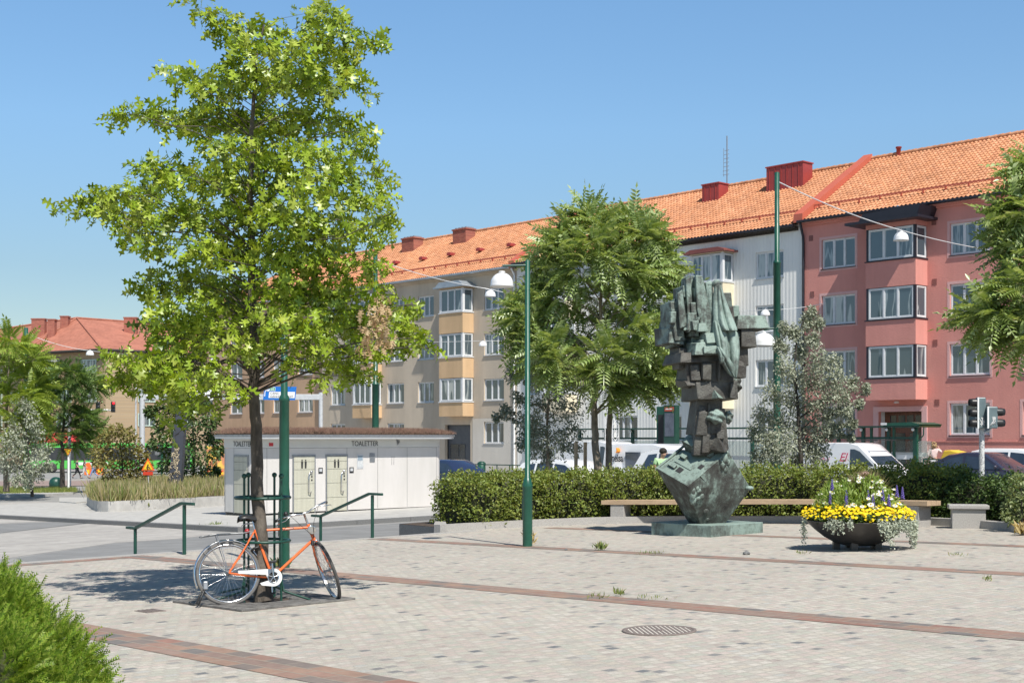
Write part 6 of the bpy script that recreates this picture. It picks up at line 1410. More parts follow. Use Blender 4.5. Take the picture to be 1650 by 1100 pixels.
# ------------------------------------------------------------------ bicycle
def bicycle():
    a0, b0 = gp(369, 975)[:2]; z0 = hp(a0, b0); c = W(a0, b0, z0); a1, b1 = gp(536, 965)[:2]; c1 = W(a1, b1, hp(a1, b1))
    yaw = math.atan2(c1.y-c.y, c1.x-c.x)-rad(2); wb = (c1-c).length
    root = thing('bicycle', 'orange gents bicycle leaning on the oak trunk', 'bicycle', c, 0)
    lean = rad(-9)   # top leans away towards the trunk
    root.rotation_mode = 'XYZ'; root.rotation_euler = (Euler((lean, 0, 0)).to_matrix().to_4x4(), ) and (0, 0, 0)
    BM = Matrix.Rotation(yaw, 4, 'Z') @ Matrix.Rotation(rad(10), 4, 'X').inverted()
    m_or = M('orange_paint', (.78, .16, .03), (.70, .13, .025), 9, .3, coat=.4)
    m_wh = M('white_plastic', (.72, .72, .70), (.62, .62, .60), 5, .4)
    m_tyre = M('grey_tyre', (.11, .105, .10), (.16, .15, .14), 14, .85)
    m_tyreb = M('dark_tyre', (.05, .048, .045), (.09, .085, .08), 14, .85)
    m_sad = M('black_leather', (.02, .02, .022), (.03, .03, .03), 8, .35)
    R = .345
    def wheel(M4, name, tm, par):
        w = MB(); w.M = M4; w.tube([(R*math.cos(t)*.955, 0, R+R*.955*math.sin(t)) for t in np.linspace(0, 2*math.pi, 49)[:-1]], .0175, 10, closed=True); o = w.build(name, tm, par)
        w = MB(); w.M = M4
        for dy in (-.009, .009): w.tube([((R-.036)*math.cos(t), dy, R+(R-.036)*math.sin(t)) for t in np.linspace(0, 2*math.pi, 49)[:-1]], .009, 6, closed=True)
        w.tube([((R-.041)*math.cos(t), 0, R+(R-.041)*math.sin(t)) for t in np.linspace(0, 2*math.pi, 49)[:-1]], .008, 6, closed=True)
        w.build('rim', m_chrome, o)
        w = MB(); w.M = M4
        for k in range(36):
            t = 2*math.pi*k/36; s = 1 if k % 2 else -1; ph = t+s*(.9 if k % 4 < 2 else -.9)
            w.tube([(.022*math.cos(ph), s*.03, R+.022*math.sin(ph)), ((R-.042)*math.cos(t), s*.004, R+(R-.042)*math.sin(t))], .0014, 4)
        w.build('spokes', m_chrome, o)
        w = MB(); w.M = M4 @ T(0, 0, R) @ Matrix.Rotation(rad(90), 4, 'X'); w.lathe([(0, -.06), (.008, -.06), (.008, -.035), (.026, -.034), (.026, -.028), (.014, -.024), (.014, .024), (.026, .028), (.026, .034), (.008, .035), (.008, .06), (0, .06)], 14); w.build('hub', m_steel, o)
        return o
    wheel(BM, 'rear_wheel', m_tyre, root)
    # front assembly turns about the steering axis
    hd = math.radians(70); st_top = Vector((wb-.255, 0, .86)); st_bot = Vector((wb-.185, 0, .66))
    axis = (st_top-st_bot).normalized()
    SM = BM @ T(*st_bot) @ Matrix.Rotation(rad(-90), 4, axis) @ T(*(-st_bot))
    # front wheel centre keeps a small trail; lower slightly so that it stands on the ground
    FM = SM @ T(wb-.02, 0, 0)
    low = min((FM @ Vector((R*math.cos(t)*.98, 0, R+R*.98*math.sin(t)))).z for t in np.linspace(0, 6.283, 60))
    gl = 0.0; fwc = FM @ Vector((0, 0, 0)); gx, gy = stw(c.x+fwc.x, c.y+fwc.y); target = hp(gx, gy)-z0
    dz = target-low+.0
    FM = FM.copy(); wheel(T(0, 0, dz) @ FM, 'front_wheel', m_tyreb, root)
    fo = T(0, 0, dz)
    def tb(pts, r, name, mat, par=root, n=10, M4=None, **k):
        w = MB(); w.M = M4 or BM; w.tube(pts, r, n, **k); return w.build(name, mat, par)
    BB = (.475, 0, .285); ST = (.30, 0, .80); HT = tuple(st_top); HB = tuple(st_bot)
    fr = MB(); fr.M = BM
    fr.tube([BB, (.30, 0, .815)], .0155, 10); fr.tube([ST, (wb-.245, 0, .825)], .0145, 10); fr.tube([BB, (wb-.195, 0, .695)], .0165, 10); fr.tube([tuple(st_bot+Vector((.006, 0, -.01))), tuple(st_top)], .02, 12)
    for s in (-1, 1):
        fr.tube([(.0, s*.062, R), (.30, s*.022, .335*0+.30), (.44, s*.025, .287)], .0095, 8); fr.tube([(.0, s*.062, R), (.15, s*.045, .56), (.29, s*.016, .79)], .0085, 8)
    fr.tube([(.462, -.035, .285), (.462, .035, .285)], .022, 12); fr.tube([(.12, -.06, .50), (.12, .06, .50)], .008, 6)
    fr.build('frame', m_or, root)
    FK = MB(); FK.M = fo @ SM
    for s in (-1, 1):
        FK.tube([(wb-.175, s*.035, .635), (wb-.16, s*.05, .52), (wb-.10, s*.052, .42), (wb-.02, s*.052, R)], [.013, .012, .010, .008], 8)
    FK.tube([(wb-.175, -.04, .645), (wb-.175, .04, .645)], .017, 8)
    FK.build('fork', m_or, root)
    tb([tuple(st_top+Vector((0, 0, -.005))), tuple(st_top+axis*.13), tuple(st_top+axis*.14+Vector((.05, 0, .005)))], .012, 'stem', m_chrome, M4=SM)
    h = st_top+axis*.14+Vector((.05, 0, .005))
    hb = tb([tuple(h+Vector(v)) for v in ((-.17, -.30, -.02), (-.10, -.29, .0), (-.01, -.25, .03), (.03, -.14, .035), (.01, -.04, .0), (0, 0, 0), (.01, .04, 0), (.03, .14, .035), (-.01, .25, .03), (-.10, .29, .0), (-.17, .30, -.02))], .0115, 'handlebar', m_chrome, M4=SM)
    for s in (-1, 1):
        tb([tuple(h+Vector((-.19, s*.305, -.026))), tuple(h+Vector((-.08, s*.289, .004)))], .0165, 'grip', m_rubber, hb, M4=SM)
        tb([tuple(h+Vector((.02, s*.17, .03))), tuple(h+Vector((.06, s*.24, .01))), tuple(h+Vector((-.02, s*.31, -.02))), tuple(h+Vector((-.08, s*.33, -.05)))], .005, 'brake_lever', m_chrome, hb, 6, SM)
    w = MB(); w.M = SM; w.ball(tuple(h+Vector((-.02, -.2, .06))), .028, 10); w.build('bell', m_black, hb)
    # head lamp
    w = MB(); w.M = SM @ T(wb-.17, 0, .815) @ Matrix.Rotation(rad(85), 4, 'Y'); w.lathe([(0, -.05), (.03, -.045), (.045, -.01), (.05, .02), (.046, .022), (0, .015)], 18); w.tube([(0, 0, -.02), (.06, 0, -.05)], .006, 6); w.build('headlamp', m_chrome, root)
    tb([tuple(st_bot+Vector((.05, -.03, .04))), tuple(st_bot+Vector((.07, -.05, .0)))], .02, 'dynamo', m_black, M4=SM)
    for k_ in range(2): tb([tuple(h+Vector((.02, -.16+.32*k_, .02))), tuple(h+Vector((.12, -.1+.14*k_, -.1))), tuple(h+Vector((.10, 0, -.26))), tuple(h+Vector((.05, 0, -.30)))], .0028, 'brake_cable', m_black, n=5, M4=SM)
    # front brake caliper
    w = MB(); w.M = fo @ SM
    w.tube([(wb-.15, -.03, .63), (wb-.12, -.036, .66), (wb-.11, 0, .70), (wb-.12, .036, .66), (wb-.15, .03, .63)], .008, 6); w.build('brake', m_chrome, root)
    # mudguard with stays
    w = MB(); w.M = BM; pts = []; N_ = 30
    vs = []; fs = []
    for i in range(N_+1):
        t = rad(28+i*(205-28)/N_); r = R+.022
        for y, dr in ((-.026, -.010), (-.014, .003), (.014, .003), (.026, -.010)): vs.append(((r+dr)*math.cos(t), y, R+(r+dr)*math.sin(t)))
    for i in range(N_):
        for j in range(3): fs.append((i*4+j, i*4+j+1, (i+1)*4+j+1, (i+1)*4+j))
    w.add(vs, fs, 0, True); g = w.build('mudguard', m_chrome, root); so_ = g.modifiers.new('thickness', 'SOLIDIFY'); so_.thickness = .002
    for t in (122, 138):
        for s in (-1, 1): tb([(0, s*.055, R), ((R+.015)*math.cos(rad(t)), s*.028, R+(R+.015)*math.sin(rad(t)))], .003, 'mudguard_stay', m_steel, g, 6)
    # carrier
    w = MB(); w.M = BM
    for s in (-1, 0, 1): w.tube([(-.28, s*.05, .745), (-.14, s*.06, .765), (.16, s*.045, .775)], .005, 6)
    w.tube([(-.28, -.05, .745), (-.30, 0, .745), (-.28, .05, .745)], .005, 6); w.tube([(-.14, -.06, .765), (-.14, .06, .765)], .005, 6); w.tube([(.02, -.06, .77), (.02, .06, .77)], .005, 6)
    w.tube([(.16, -.045, .775), (.28, -.015, .80)], .005, 6); w.tube([(.16, .045, .775), (.28, .015, .80)], .005, 6)
    for s in (-1, 1): w.tube([(-.12, s*.06, .765), (-.0, s*.06, R)], .004, 6)
    w.build('carrier', m_steel, root)
    # saddle
    w = MB(); w.M = BM @ T(.27, 0, .925)
    prof = [(-.14, .005, .085), (-.12, .02, .10), (-.06, .025, .095), (0, .012, .06), (.06, .012, .032), (.11, .012, .022), (.14, 0, .012)]
    vs = []; fs = []; K = 8
    for x, z, hw in prof:
        for j in range(K): t = math.pi*j/(K-1); vs.append((x, -hw*math.cos(t), z+.022*math.sin(t)-.03*(1-math.sin(t))))
    for i in range(len(prof)-1):
        for j in range(K-1): fs.append((i*K+j, i*K+j+1, (i+1)*K+j+1, (i+1)*K+j))
    w.add(vs, fs, 0, True); sd = w.build('saddle', m_sad, root); so_ = sd.modifiers.new('thickness', 'SOLIDIFY'); so_.thickness = .012
    tb([(.30, 0, .80), (.277, 0, .905)], .0125, 'seat_post', m_chrome)
    tb([(.16, -.05, .86), (.2, -.04, .88), (.30, -.02, .88), (.38, 0, .92)], .004, 'saddle_rail', m_chrome, sd, 6); tb([(.16, .05, .86), (.2, .04, .88), (.30, .02, .88), (.38, 0, .92)], .004, 'saddle_rail', m_chrome, sd, 6)
    w = MB(); w.M = BM; w.ball((.215, 0, .80), .028, 10, 0, (1, .8, 1)); w.build('rear_lamp', M('red_plastic', (.35, .02, .02), None, 5, .3), root)
    # white chain guard, crank, pedals
    w = MB(); yg = -.055
    poly = [(.10, .365), (.40, .375), (.475, .375)] + [(.475+.098*math.cos(t), .283+.098*math.sin(t)) for t in np.linspace(rad(88), rad(-100), 22)] + [(.35, .20), (.33, .225), (.42, .25), (.40, .315), (.10, .335)]
    w.M = BM; w.prismy(poly, yg-.004, yg+.004); w.build('chain_guard', m_wh, root)
    w = MB(); w.M = BM
    w.tube([(.475+.058*math.cos(t), yg-.008, .285+.058*math.sin(t)) for t in np.linspace(0, 6.283, 31)[:-1]], .006, 6, closed=True)
    for k in range(5): t = k*1.2566+.3; w.tube([(.475, yg-.008, .285), (.475+.06*math.cos(t), yg-.008, .285+.06*math.sin(t))], .007, 6)
    w.build('chainring', m_chrome, root)
    w = MB(); w.M = BM; w.lathe([(0, 0), (.06, 0)], 20) if False else None; w.M = BM @ T(.475, yg-.0055, .285) @ Matrix.Rotation(rad(90), 4, 'X'); w.lathe([(0, 0), (.062, 0)], 24); w.build('guard_opening', m_dark, root)
    w = MB(); w.M = BM; w.tube([(.475, -.075, .285), (.468, -.08, .375), (.463, -.082, .44)], .009, 8); w.tube([(.475, .075, .285), (.482, .08, .13)], .009, 8); w.tube([(.475, -.075, .285), (.475, .075, .285)], .01, 8); w.build('crank', m_chrome, root)
    for (x, y0, y1, z) in ((.462, -.09, -.18, .445), (.483, .09, .18, .125)): w = MB(); w.M = BM; w.box(x-.035, x+.035, min(y0, y1), max(y0, y1), z-.011, z+.011); w.build('pedal', m_black, root, bevel=.004)
    # cable lock through the rear wheel, frame lock
    tb([(-.27, -.06, .16), (-.30, -.085, .10), (-.33, -.09, .02), (-.35, -.06, .03), (-.31, .0, .12), (-.24, .03, .20), (-.22, -.02, .24), (-.27, -.06, .16)], .011, 'cable_lock', m_black, n=8)
    w = MB(); w.M = BM; w.cbox((-.25, -.05, .22), (.05, .035, .09)); w.build('lock_body', m_steel, root, bevel=.01)
    tb([(.33, -.03, .62), (.27, -.05, .60), (.25, 0, .575), (.28, .05, .55), (.34, .04, .545)], .014, 'frame_lock', m_black, n=8)
    w = MB(); w.M = BM; w.tube([(.335, 0, .69), (.347, 0, .66)], .0175, 10); w.build('band', m_galv, root)
    w = MB(); w.M = BM; w.tube([(.58, 0, .804), (.73, 0, .82)], .0152, 10); w.build('decal', M('maroon_decal', (.30, .05, .04), (.55, .3, .2), 60, .4), root)
bicycle()
# ------------------------------------------------------------------ vehicles
m_wcar = M('white_car_paint', (.80, .80, .80), (.78, .78, .78), 1, .22, coat=.7)
m_dcar = M('dark_car_paint', (.030, .028, .045), (.035, .032, .05), 1, .2, coat=.9)
m_bcar = M('deep_blue_paint', (.02, .03, .07), (.025, .035, .08), 1, .2, coat=.9)
m_scar = M('silver_paint', (.62, .64, .67), (.58, .6, .63), 1, .25, coat=.7)
m_cglass = M('car_glass', (.025, .035, .05), (.04, .055, .08), 2.5, .03, spec=1.)
m_trimblk = M('black_trim', (.02, .02, .02), (.03, .03, .03), 8, .5)
m_lampw = M('clear_lamp', (.7, .72, .74), (.6, .6, .62), 9, .15); m_lampr = M('red_lamp', (.35, .01, .01), None, 9, .25)
m_redscript = M('red_script', (.62, .02, .10), None, 9, .5); m_orange = M('orange_mark', (.85, .28, .02), None, 9, .5)
def vehicle(name, label, cat, a, b, paint, L, H, Wd, kind, group=None, yaw=0., off=-.2):
    """a car or van facing +a, built from side profile stations; x forward, origin between the wheels"""
    root = thing(name, label, cat, W(a, b, hl(a, b, off)+.006), ROT+yaw, group); h2 = L/2
    if kind == 'van':
        body = [(-h2, .32, .95), (-h2+.03, .28, 1.0), (-h2+.6, .24, 1.0), (h2-1.1, .24, 1.04), (h2-.35, .26, .95), (h2-.08, .30, .80), (h2, .36, .62)]
        top = [(-h2+.02, .98), (-h2+.14, H-.06), (-h2+.5, H), (h2-2.3, H), (h2-1.95, H-.07), (h2-1.12, 1.06)]
        ws = ((h2-1.93, H-.09), (h2-1.14, 1.08))
    elif kind == 'sedan':
        body = [(-h2, .42, .80), (-h2+.05, .34, .92), (-h2+.9, .26, .97), (h2-1.5, .24, .95), (h2-.5, .26, .84), (h2-.1, .30, .70), (h2, .36, .58)]
        top = [(-h2+.55, .95), (-h2+1.35, H-.08), (-h2+1.9, H), (h2-2.25, H-.01), (h2-2.0, H-.07), (h2-1.25, .93)]
        ws = ((h2-2.0, H-.09), (h2-1.28, .94))
    else:   # hatch / estate
        body = [(-h2, .38, .88), (-h2+.05, .30, .95), (-h2+.6, .25, .98), (h2-1.3, .24, .97), (h2-.45, .26, .86), (h2-.1, .30, .70), (h2, .36, .58)]
        top = [(-h2+.06, .95), (-h2+.45, H-.10), (-h2+.9, H), (h2-2.2, H-.01), (h2-1.9, H-.07), (h2-1.1, .95)]
        ws = ((h2-1.9, H-.09), (h2-1.14, .96))
    hw = Wd/2
    # lower body: rounded cross-section swept along stations
    mb = MB(); vs = []; K = 10; 
    for x, z0, z1 in body:
        tp = 1-.10*max(0, (abs(x)-h2*.72)/(h2*.28)); w = hw*tp
        for y, z in ((-w*.9, z0), (-w, z0+.14), (-w*1.0, (z0+z1)/2+.04), (-w*.96, z1-.04), (-w*.86, z1), (w*.86, z1), (w*.96, z1-.04), (w, (z0+z1)/2+.04), (w, z0+.14), (w*.9, z0)): vs.append((x, y, z))
    n = len(body); fs = [(i*K+j, i*K+(j+1) % K, (i+1)*K+(j+1) % K, (i+1)*K+j) for i in range(n-1) for j in range(K)] + [tuple(reversed(range(K))), tuple(range((n-1)*K, n*K))]
    mb.add(vs, [tuple(reversed(f)) for f in fs], 0, True); bo = mb.build('body', paint, root, bevel=.0); es = bo.modifiers.new('edges', 'EDGE_SPLIT'); es.split_angle = rad(40)
    # cabin
    def wz(z): return hw*(.93-.20*max(0, (z-.95))/(H-.95)*(0.35 if kind == 'van' else 1.))
    mb = MB(); vs = []; n = len(top)
    lows = .90
    for x, z in top:
        w = wz(z); vs += [(x, -w, z-.0), (x, -w+.10, z+.035 if 0 < top.index((x, z)) < n-1 else z), (x, w-.10, z+.035 if 0 < top.index((x, z)) < n-1 else z), (x, w, z)]
    fs = []
    for i in range(n-1): fs += [(i*4+j, i*4+j+1, (i+1)*4+j+1, (i+1)*4+j) for j in range(3)]
    bl = [(top[0][0], -hw*.93, lows), (top[-1][0], -hw*.93, lows), (top[-1][0], hw*.93, lows), (top[0][0], hw*.93, lows)]; o = len(vs); vs += bl
    fs += [tuple([o]+[i*4 for i in range(n)]+[o+1]), tuple([o+2]+[i*4+3 for i in reversed(range(n))]+[o+3]), (o+3, 3, 2, 1, 0, o), tuple([o+1]+[(n-1)*4+j for j in range(4)]+[o+2])]
    mb.add(vs, fs, 0, True); cb = mb.build('cabin', paint, root); es = cb.modifiers.new('edges', 'EDGE_SPLIT'); es.split_angle = rad(32)
    # windscreen and side glass, a little proud
    (x1, z1), (x0, z0) = ws; nx, nz = (z1-z0), (x0-x1); l = math.hypot(nx, nz); nx, nz = nx/l*.012, nz/l*.012
    mb = MB(); mb.add([(x0+nx, -wz(z0)+.09, z0+nz), (x0+nx, wz(z0)-.09, z0+nz), (x1+nx, wz(z1)-.10, z1+nz), (x1+nx, -wz(z1)+.10, z1+nz), (x0-.02, -wz(z0)+.09, z0-.02), (x0-.02, wz(z0)-.09, z0-.02), (x1-.02, wz(z1)-.10, z1-.02), (x1-.02, -wz(z1)+.10, z1-.02)], [(0, 1, 2, 3), (0, 4, 5, 1), (1, 5, 6, 2), (2, 6, 7, 3), (3, 7, 4, 0)]); mb.build('windscreen', m_cglass, root)
    def side(P, nm='side_window'):
        for s in (-1, 1):
            mb = MB(); q = [(x, s*(wz(z)+.006), z) for x, z in P]; q2 = [(x, s*(wz(z)-.03), z) for x, z in P]; k = len(P)
            fs = [tuple(range(k)) if s < 0 else tuple(reversed(range(k)))]+[(i, k+i, k+(i+1) % k, (i+1) % k) for i in range(k)]; mb.add(q+q2, fs); mb.build(nm, m_cglass, root)
    if kind == 'van': side([(h2-2.05, 1.06), (h2-1.28, 1.06), (h2-1.98, H-.2), (h2-2.05, H-.18)]) if H < 1.7 else side([(h2-2.25, 1.06), (h2-1.27, 1.06), (h2-1.86, H-.28), (h2-2.08, H-.2), (h2-2.25, H-.2)])
    elif kind == 'sedan':
        side([(h2-2.62, .97), (h2-1.42, .97), (h2-2.06, H-.13), (h2-2.62, H-.08)]); side([(-h2+.95, .98), (h2-2.70, .97), (h2-2.70, H-.08), (-h2+1.75, H-.1), (-h2+1.35, H-.2)])
    else:
        side([(h2-2.45, .99), (h2-1.30, .99), (h2-1.98, H-.14), (h2-2.45, H-.10)]); side([(-h2+1.2, 1.0), (h2-2.54, .99), (h2-2.54, H-.10), (-h2+1.2, H-.10)]); side([(-h2+.45, 1.02), (-h2+1.1, 1.0), (-h2+1.1, H-.10), (-h2+.75, H-.14)])
    if kind != 'van':
        (xa, za), (xb, zb) = top[0], top[1]; mb = MB(); mb.add([(xa-.006+.1, -wz(za)+.14, za+.12), (xb-.02, -wz(zb)+.14, zb-.02), (xb-.02, wz(zb)-.14, zb-.02), (xa-.006+.1, wz(za)-.14, za+.12)], [(0, 1, 2, 3)]) ; mb2 = MB()
        t0, t1 = .12, .9; nn = Vector((-(zb-za), 0, xb-xa)).normalized()*.012; P = [Vector((xa+(xb-xa)*t, 0, za+(zb-za)*t)) for t in (t0, t1)]
        mb2.add([tuple(P[0]+nn+Vector((0, -wz(P[0].z)+.12, 0))), tuple(P[0]+nn+Vector((0, wz(P[0].z)-.12, 0))), tuple(P[1]+nn+Vector((0, wz(P[1].z)-.14, 0))), tuple(P[1]+nn+Vector((0, -wz(P[1].z)+.14, 0)))], [(0, 3, 2, 1)]); mb2.build('rear_window', m_cglass, root)
    for x in (-h2+.78, h2-.85):
        for s in (-1, 1):
            mb = MB(); mb.M = T(x, s*(hw-.10), .30) @ Matrix.Rotation(rad(90)*s, 4, 'X'); mb.lathe([(0, -.09), (.2, -.1), (.29, -.08), (.305, -.03), (.305, .05), (.28, .10), (.2, .10)], 22); w = mb.build('wheel', m_rubber, root)
            mb = MB(); mb.M = T(x, s*(hw-.10), .30) @ Matrix.Rotation(-rad(90)*s, 4, 'X'); mb.lathe([(0, .115), (.06, .11), (.10, .095), (.19, .10), (.2, .095)], 18); mb.build('rim', m_chrome, w)
    for s in (-1, 1):
        mb = MB(); mb.ball((h2-.20, s*(hw-.30), .72), .1, 10, 0, (1.3, 1.5, .7)); mb.build('headlight', m_lampw, root)
        mb = MB(); mb.cbox((-h2+.03, s*(hw-.2), .82), (.08, .14, .24)); mb.build('tail_light', m_lampr, root)
        mb = MB(); mb.ball((h2-(1.5 if kind != 'van' else 1.45), s*(hw+.06), 1.04), .09, 8, 0, (.6, 1, .8)); mb.build('wing_mirror', m_trimblk if kind == 'van' else paint, root)
    return root
def vpos(px, Y): return at(px, Y)
RXm = None
def side_text(s, size, mat, root, x, z, hw, name='lettering', sx=1., bold=0., shear=0.):
    return txt(s, size, mat, root, T(x, -hw-.012, z) @ UP, name, .004, 'LEFT', bold, sx, shear)
# white electrician's van
a, b = vpos(1392, 49.5); v = vehicle('van', 'white van with red script lettering and a roof rack in front of the pink house', 'van', a, b, m_wcar, 4.4, 1.84, 1.80, 'van')
side_text('Ei·ner El', .40, m_redscript, v, -.85, 1.18, .895, sx=.8) if False else None
t_ = side_text('El', .44, m_redscript, v, -.48, 1.2, .86, shear=.35)
mb = MB(); R_ = random.Random(2)
mb.tube([(-1.5+.09*i, -.873, 1.26+.05*math.sin(i*2.1)) for i in range(8)], .012, 5); mb.build('script', m_redscript, v)
mb = MB()
for s in (-1, 1): mb.tube([(-.1, s*.6, 1.98), (.95, s*.6, 1.96)], .02, 6)
for x in (0, .8): mb.tube([(x, -.62, 1.86), (x, -.6, 1.97), (x, .6, 1.97), (x, .62, 1.86)], .018, 6)
mb.build('roof_rack', m_trimblk, v)
# lettered van left of the sculpture and its neighbours
a, b = vpos(1000, 47.); v = vehicle('van', 'white van with black lettering and an orange flame, parked behind the hedge', 'van', a+2.2, b, m_wcar, 4.6, 1.92, 1.85, 'van')
side_text('neisa', .36, m_text, v, -1.74, 1.36, .93, sx=.72, bold=.008)
mb = MB(); mb.prismy([(-1.57, 1.66), (-1.51, 1.72), (-1.535, 1.82), (-1.48, 1.76), (-1.46, 1.70), (-1.52, 1.65)], -.945, -.80); mb.build('flame_mark', m_orange, v)
mb = MB(); mb.box(-1.15, -.55, -.905, -.80, 1.12, 1.68); mb.build('side_window', m_cglass, v)
a, b = vpos(1126, 42.); vehicle('car', 'white people carrier with a dark blue windscreen behind the man in green', 'car', a, b, m_wcar, 4.4, 1.72, 1.8, 'hatch')
a, b = vpos(925, 46.); vehicle('car', 'white car with dark windows behind the two-stemmed tree', 'car', a, b, m_wcar, 4.5, 1.46, 1.8, 'hatch')
a, b = vpos(985, 60.); vehicle('van', 'plain white van in the far lane behind the bus shelter', 'van', a, b, m_wcar, 4.8, 2.15, 1.95, 'van')
a, b = vpos(735, 60.); vehicle('car', 'deep blue car beside the right end of the toilet pavilion', 'car', a, b, m_bcar, 4.3, 1.48, 1.78, 'hatch')
a, b = vpos(1590, 43.); vehicle('car', 'dark purple-black saloon behind the yew hedge at the right', 'car', a, b, m_dcar, 4.6, 1.45, 1.82, 'sedan', off=-.2)
a, b = vpos(1655, 48.); vehicle('car', 'white car beyond the dark saloon at the right edge', 'car', a, b, m_wcar, 4.4, 1.52, 1.8, 'hatch', off=-.2)

# ------------------------------------------------------------------ bus shelters
m_sglass = newmat('shelter_glass')
m_, nt_, p_, L_ = m_sglass; p_.inputs['Base Color'].default_value = (.75, .82, .80, 1); p_.inputs['Transmission Weight'].default_value = .9; p_.inputs['Roughness'].default_value = .02; p_.inputs['IOR'].default_value = 1.05; m_sglass = m_
def shelter(p0, p1, b, zt, label, n, endglass=True):
    a0, a1 = fa(p0, b), fa(p1, b); am = (a0+a1)/2; z0 = hl(am, b)+.32; root = thing('bus_shelter', label, 'bus shelter', W(am, b, z0), ROT); h = zt-z0; l = (a1-a0)/2
    mb = MB(); mb.prismy([(-l-.2, h-.10), (l+.25, h-.10), (l+.3, h-.03), (-l-.2, h-.03)], -.3, 1.5); mb.build('roof', m_greend, root)
    if endglass:
        mb = MB(); mb.prismy([(l-1.5, h-.029), (l+.25, h-.029), (l+.32, h+.03), (l-.1, h+.12), (l-1.3, h+.09)], -.35, 1.55); mb.build('roof_cap', m_green, root)
        mb = MB(); mb.box(l-1.6, l-1.3, -.362, -.352, h-.0, h+.10); mb.build('stop_badge', m_white, root)
    mb = MB(); mb.box(-l, l, -.04, .04, h-.62, h-.52); mb.build('beam', m_greend, root)
    for i in range(n):
        x = -l+.1+i*(2*l-.2)/(n-1); mb = MB(); mb.box(x-.07, x+.07, -.07, .07, 0, h-.11); mb.build('post', m_greend, root)
        mb = MB(); mb.ball((x-.02, -.16, h-.2), .075, 8); mb.build('lamp', m_whitemetal, root)
    mb = MB(); mb.box(-l+.3, l-.3, 1.30, 1.33, .35, h-.7); mb.build('glass_pane', m_sglass, root)
    mb = MB(); mb.box(-l+.3, l-.3, 1.27, 1.295, 1.15, 1.35); mb.build('safety_stripe', m_white, root)
    for s in (0, 1):
        mb = MB(); x = (l-.05) if s == 0 else (-l+.05); mb.box(x-.012, x+.012, .1, 1.25, .35, h-.7); mb.build('glass_pane', m_sglass, root)
    if endglass:
        for x in (l-2.3, l-1.15, l-.02):
            mb = MB(); mb.box(x-.05, x+.05, -.05, .05, 0, h-.11); mb.build('post', m_green, root)
        mb = MB(); mb.tube([(l+.32, 0, h-.1), (l+.30, 0, h-.45), (l+.02, 0, h-.75)], .03, 6); mb.build('bracket', m_greend, root)
        mb = MB(); mb.box(l-2.2, l-.05, .06, .09, 1.05, 1.25); mb.build('safety_stripe', m_white, root)
    mb = MB(); mb.box(-l+.6, l-.9, .7, 1.05, .42, .47); mb.build('seat', m_wood, root)
shelter(1310, 1478, 53.5, 2.18, 'green bus shelter with a curved roof end in front of the pink house door', 5)
shelter(932, 1215, 53.5, 2.16, 'long dark green bus shelter behind the vans left of the sculpture', 7, False)
def infopillar():
    a, b = at(1075, 60.); z = hl(a, b)+.32; root = thing('information_pillar', 'tall green timetable pillar with a red-topped panel by the bus shelter', 'information pillar', W(a, b, z), ROT); h = zat(653, 60)-z
    mb = MB(); mb.box(-.62, .0, .0, .3, .0, h-.04); mb.build('back_panel', m_green, root)
    mb = MB(); mb.box(-.52, -.12, -.012, -.001, h-2.3, h-.4); mb.build('dark_opening', m_dark, root)
    mb = MB(); mb.box(.02, .66, -.25, .05, .0, h); mb.build('panel', m_greend, root)
    mb = MB(); mb.box(.08, .60, -.262, -.252, h-.26, h-.08); mb.build('red_header', M('red_header', (.55, .08, .04), None, 4, .4), root)
    mb = MB(); mb.box(.12, .56, -.266, -.263, h-.19, h-.14); mb.build('white_line', m_white, root)
    mb = MB(); mb.box(.08, .60, -.262, -.252, h-1.35, h-.34); mb.build('display', M('grey_display', (.13, .15, .19), (.09, .10, .13), 6, .2), root)
    mb = MB(); mb.box(.10, .58, -.262, -.252, .9, h-1.8); mb.build('map_poster', M('map_poster', (.70, .72, .68), (.40, .52, .42), 9, .4), root)
infopillar()
def railing(px0, px1, b, label, n):
    a0, a1 = fa(px0, b), fa(px1, b); z = hl((a0+a1)/2, b)+.32; root = thing('railing', label, 'railing', W(a0, b, z), ROT); w = a1-a0
    for zz in (1.0, .55): mb = MB(); mb.tube([(0, 0, zz), (w, 0, zz)], .028, 6); mb.build('rail', m_greend, root)
    for i in range(n): x = w*i/(n-1); mb = MB(); mb.tube([(x, 0, 0), (x, 0, 1.02)], .03, 6); mb.build('post', m_greend, root)
railing(1488, 1640, 50.2, 'dark green pavement railing beside the woman with the red bag', 7)
railing(742, 842, 50.2, 'dark green railing in front of the grey garage door', 6)
for px, Y, lab in ((1563, 63.5, 'dark green litter bin by the railing right of the woman'), (1592, 62.8, 'flat-topped dark green litter bin behind the traffic light'), (776, 86, 'dark green litter bin before the grey-tan house')):
    a, b = at(px, Y); z = hl(a, b)+.32; r = thing('litter_bin', lab, 'litter bin', W(a, b, z), ROT); mb = MB(); mb.lathe([(0, 0), (.2, 0), (.24, .1), (.26, .95), (.2, 1.0)], 14); mb.build('body', m_green, r); mb = MB(); mb.lathe([(.27, .96), (.27, 1.02), (.15, 1.12), (0, 1.14)], 14); mb.build('lid', m_greend, r)
a, b = at(1551, 61); z = hl(a, b)+.32; mb = MB(); mb.prismy([(-.95, 0), (.95, 0), (.95, .95), (.7, 1.12), (-.4, 1.36), (-.7, 1.34), (-.95, .8)], -.4, .4); tag(mb.build('grit_bin', M('yellow_plastic', (.75, .52, .06), (.70, .46, .05), 3, .5), None, W(a, b, z), ROT, bevel=.05), 'yellow grit bin behind the railing right of the woman', 'grit bin')
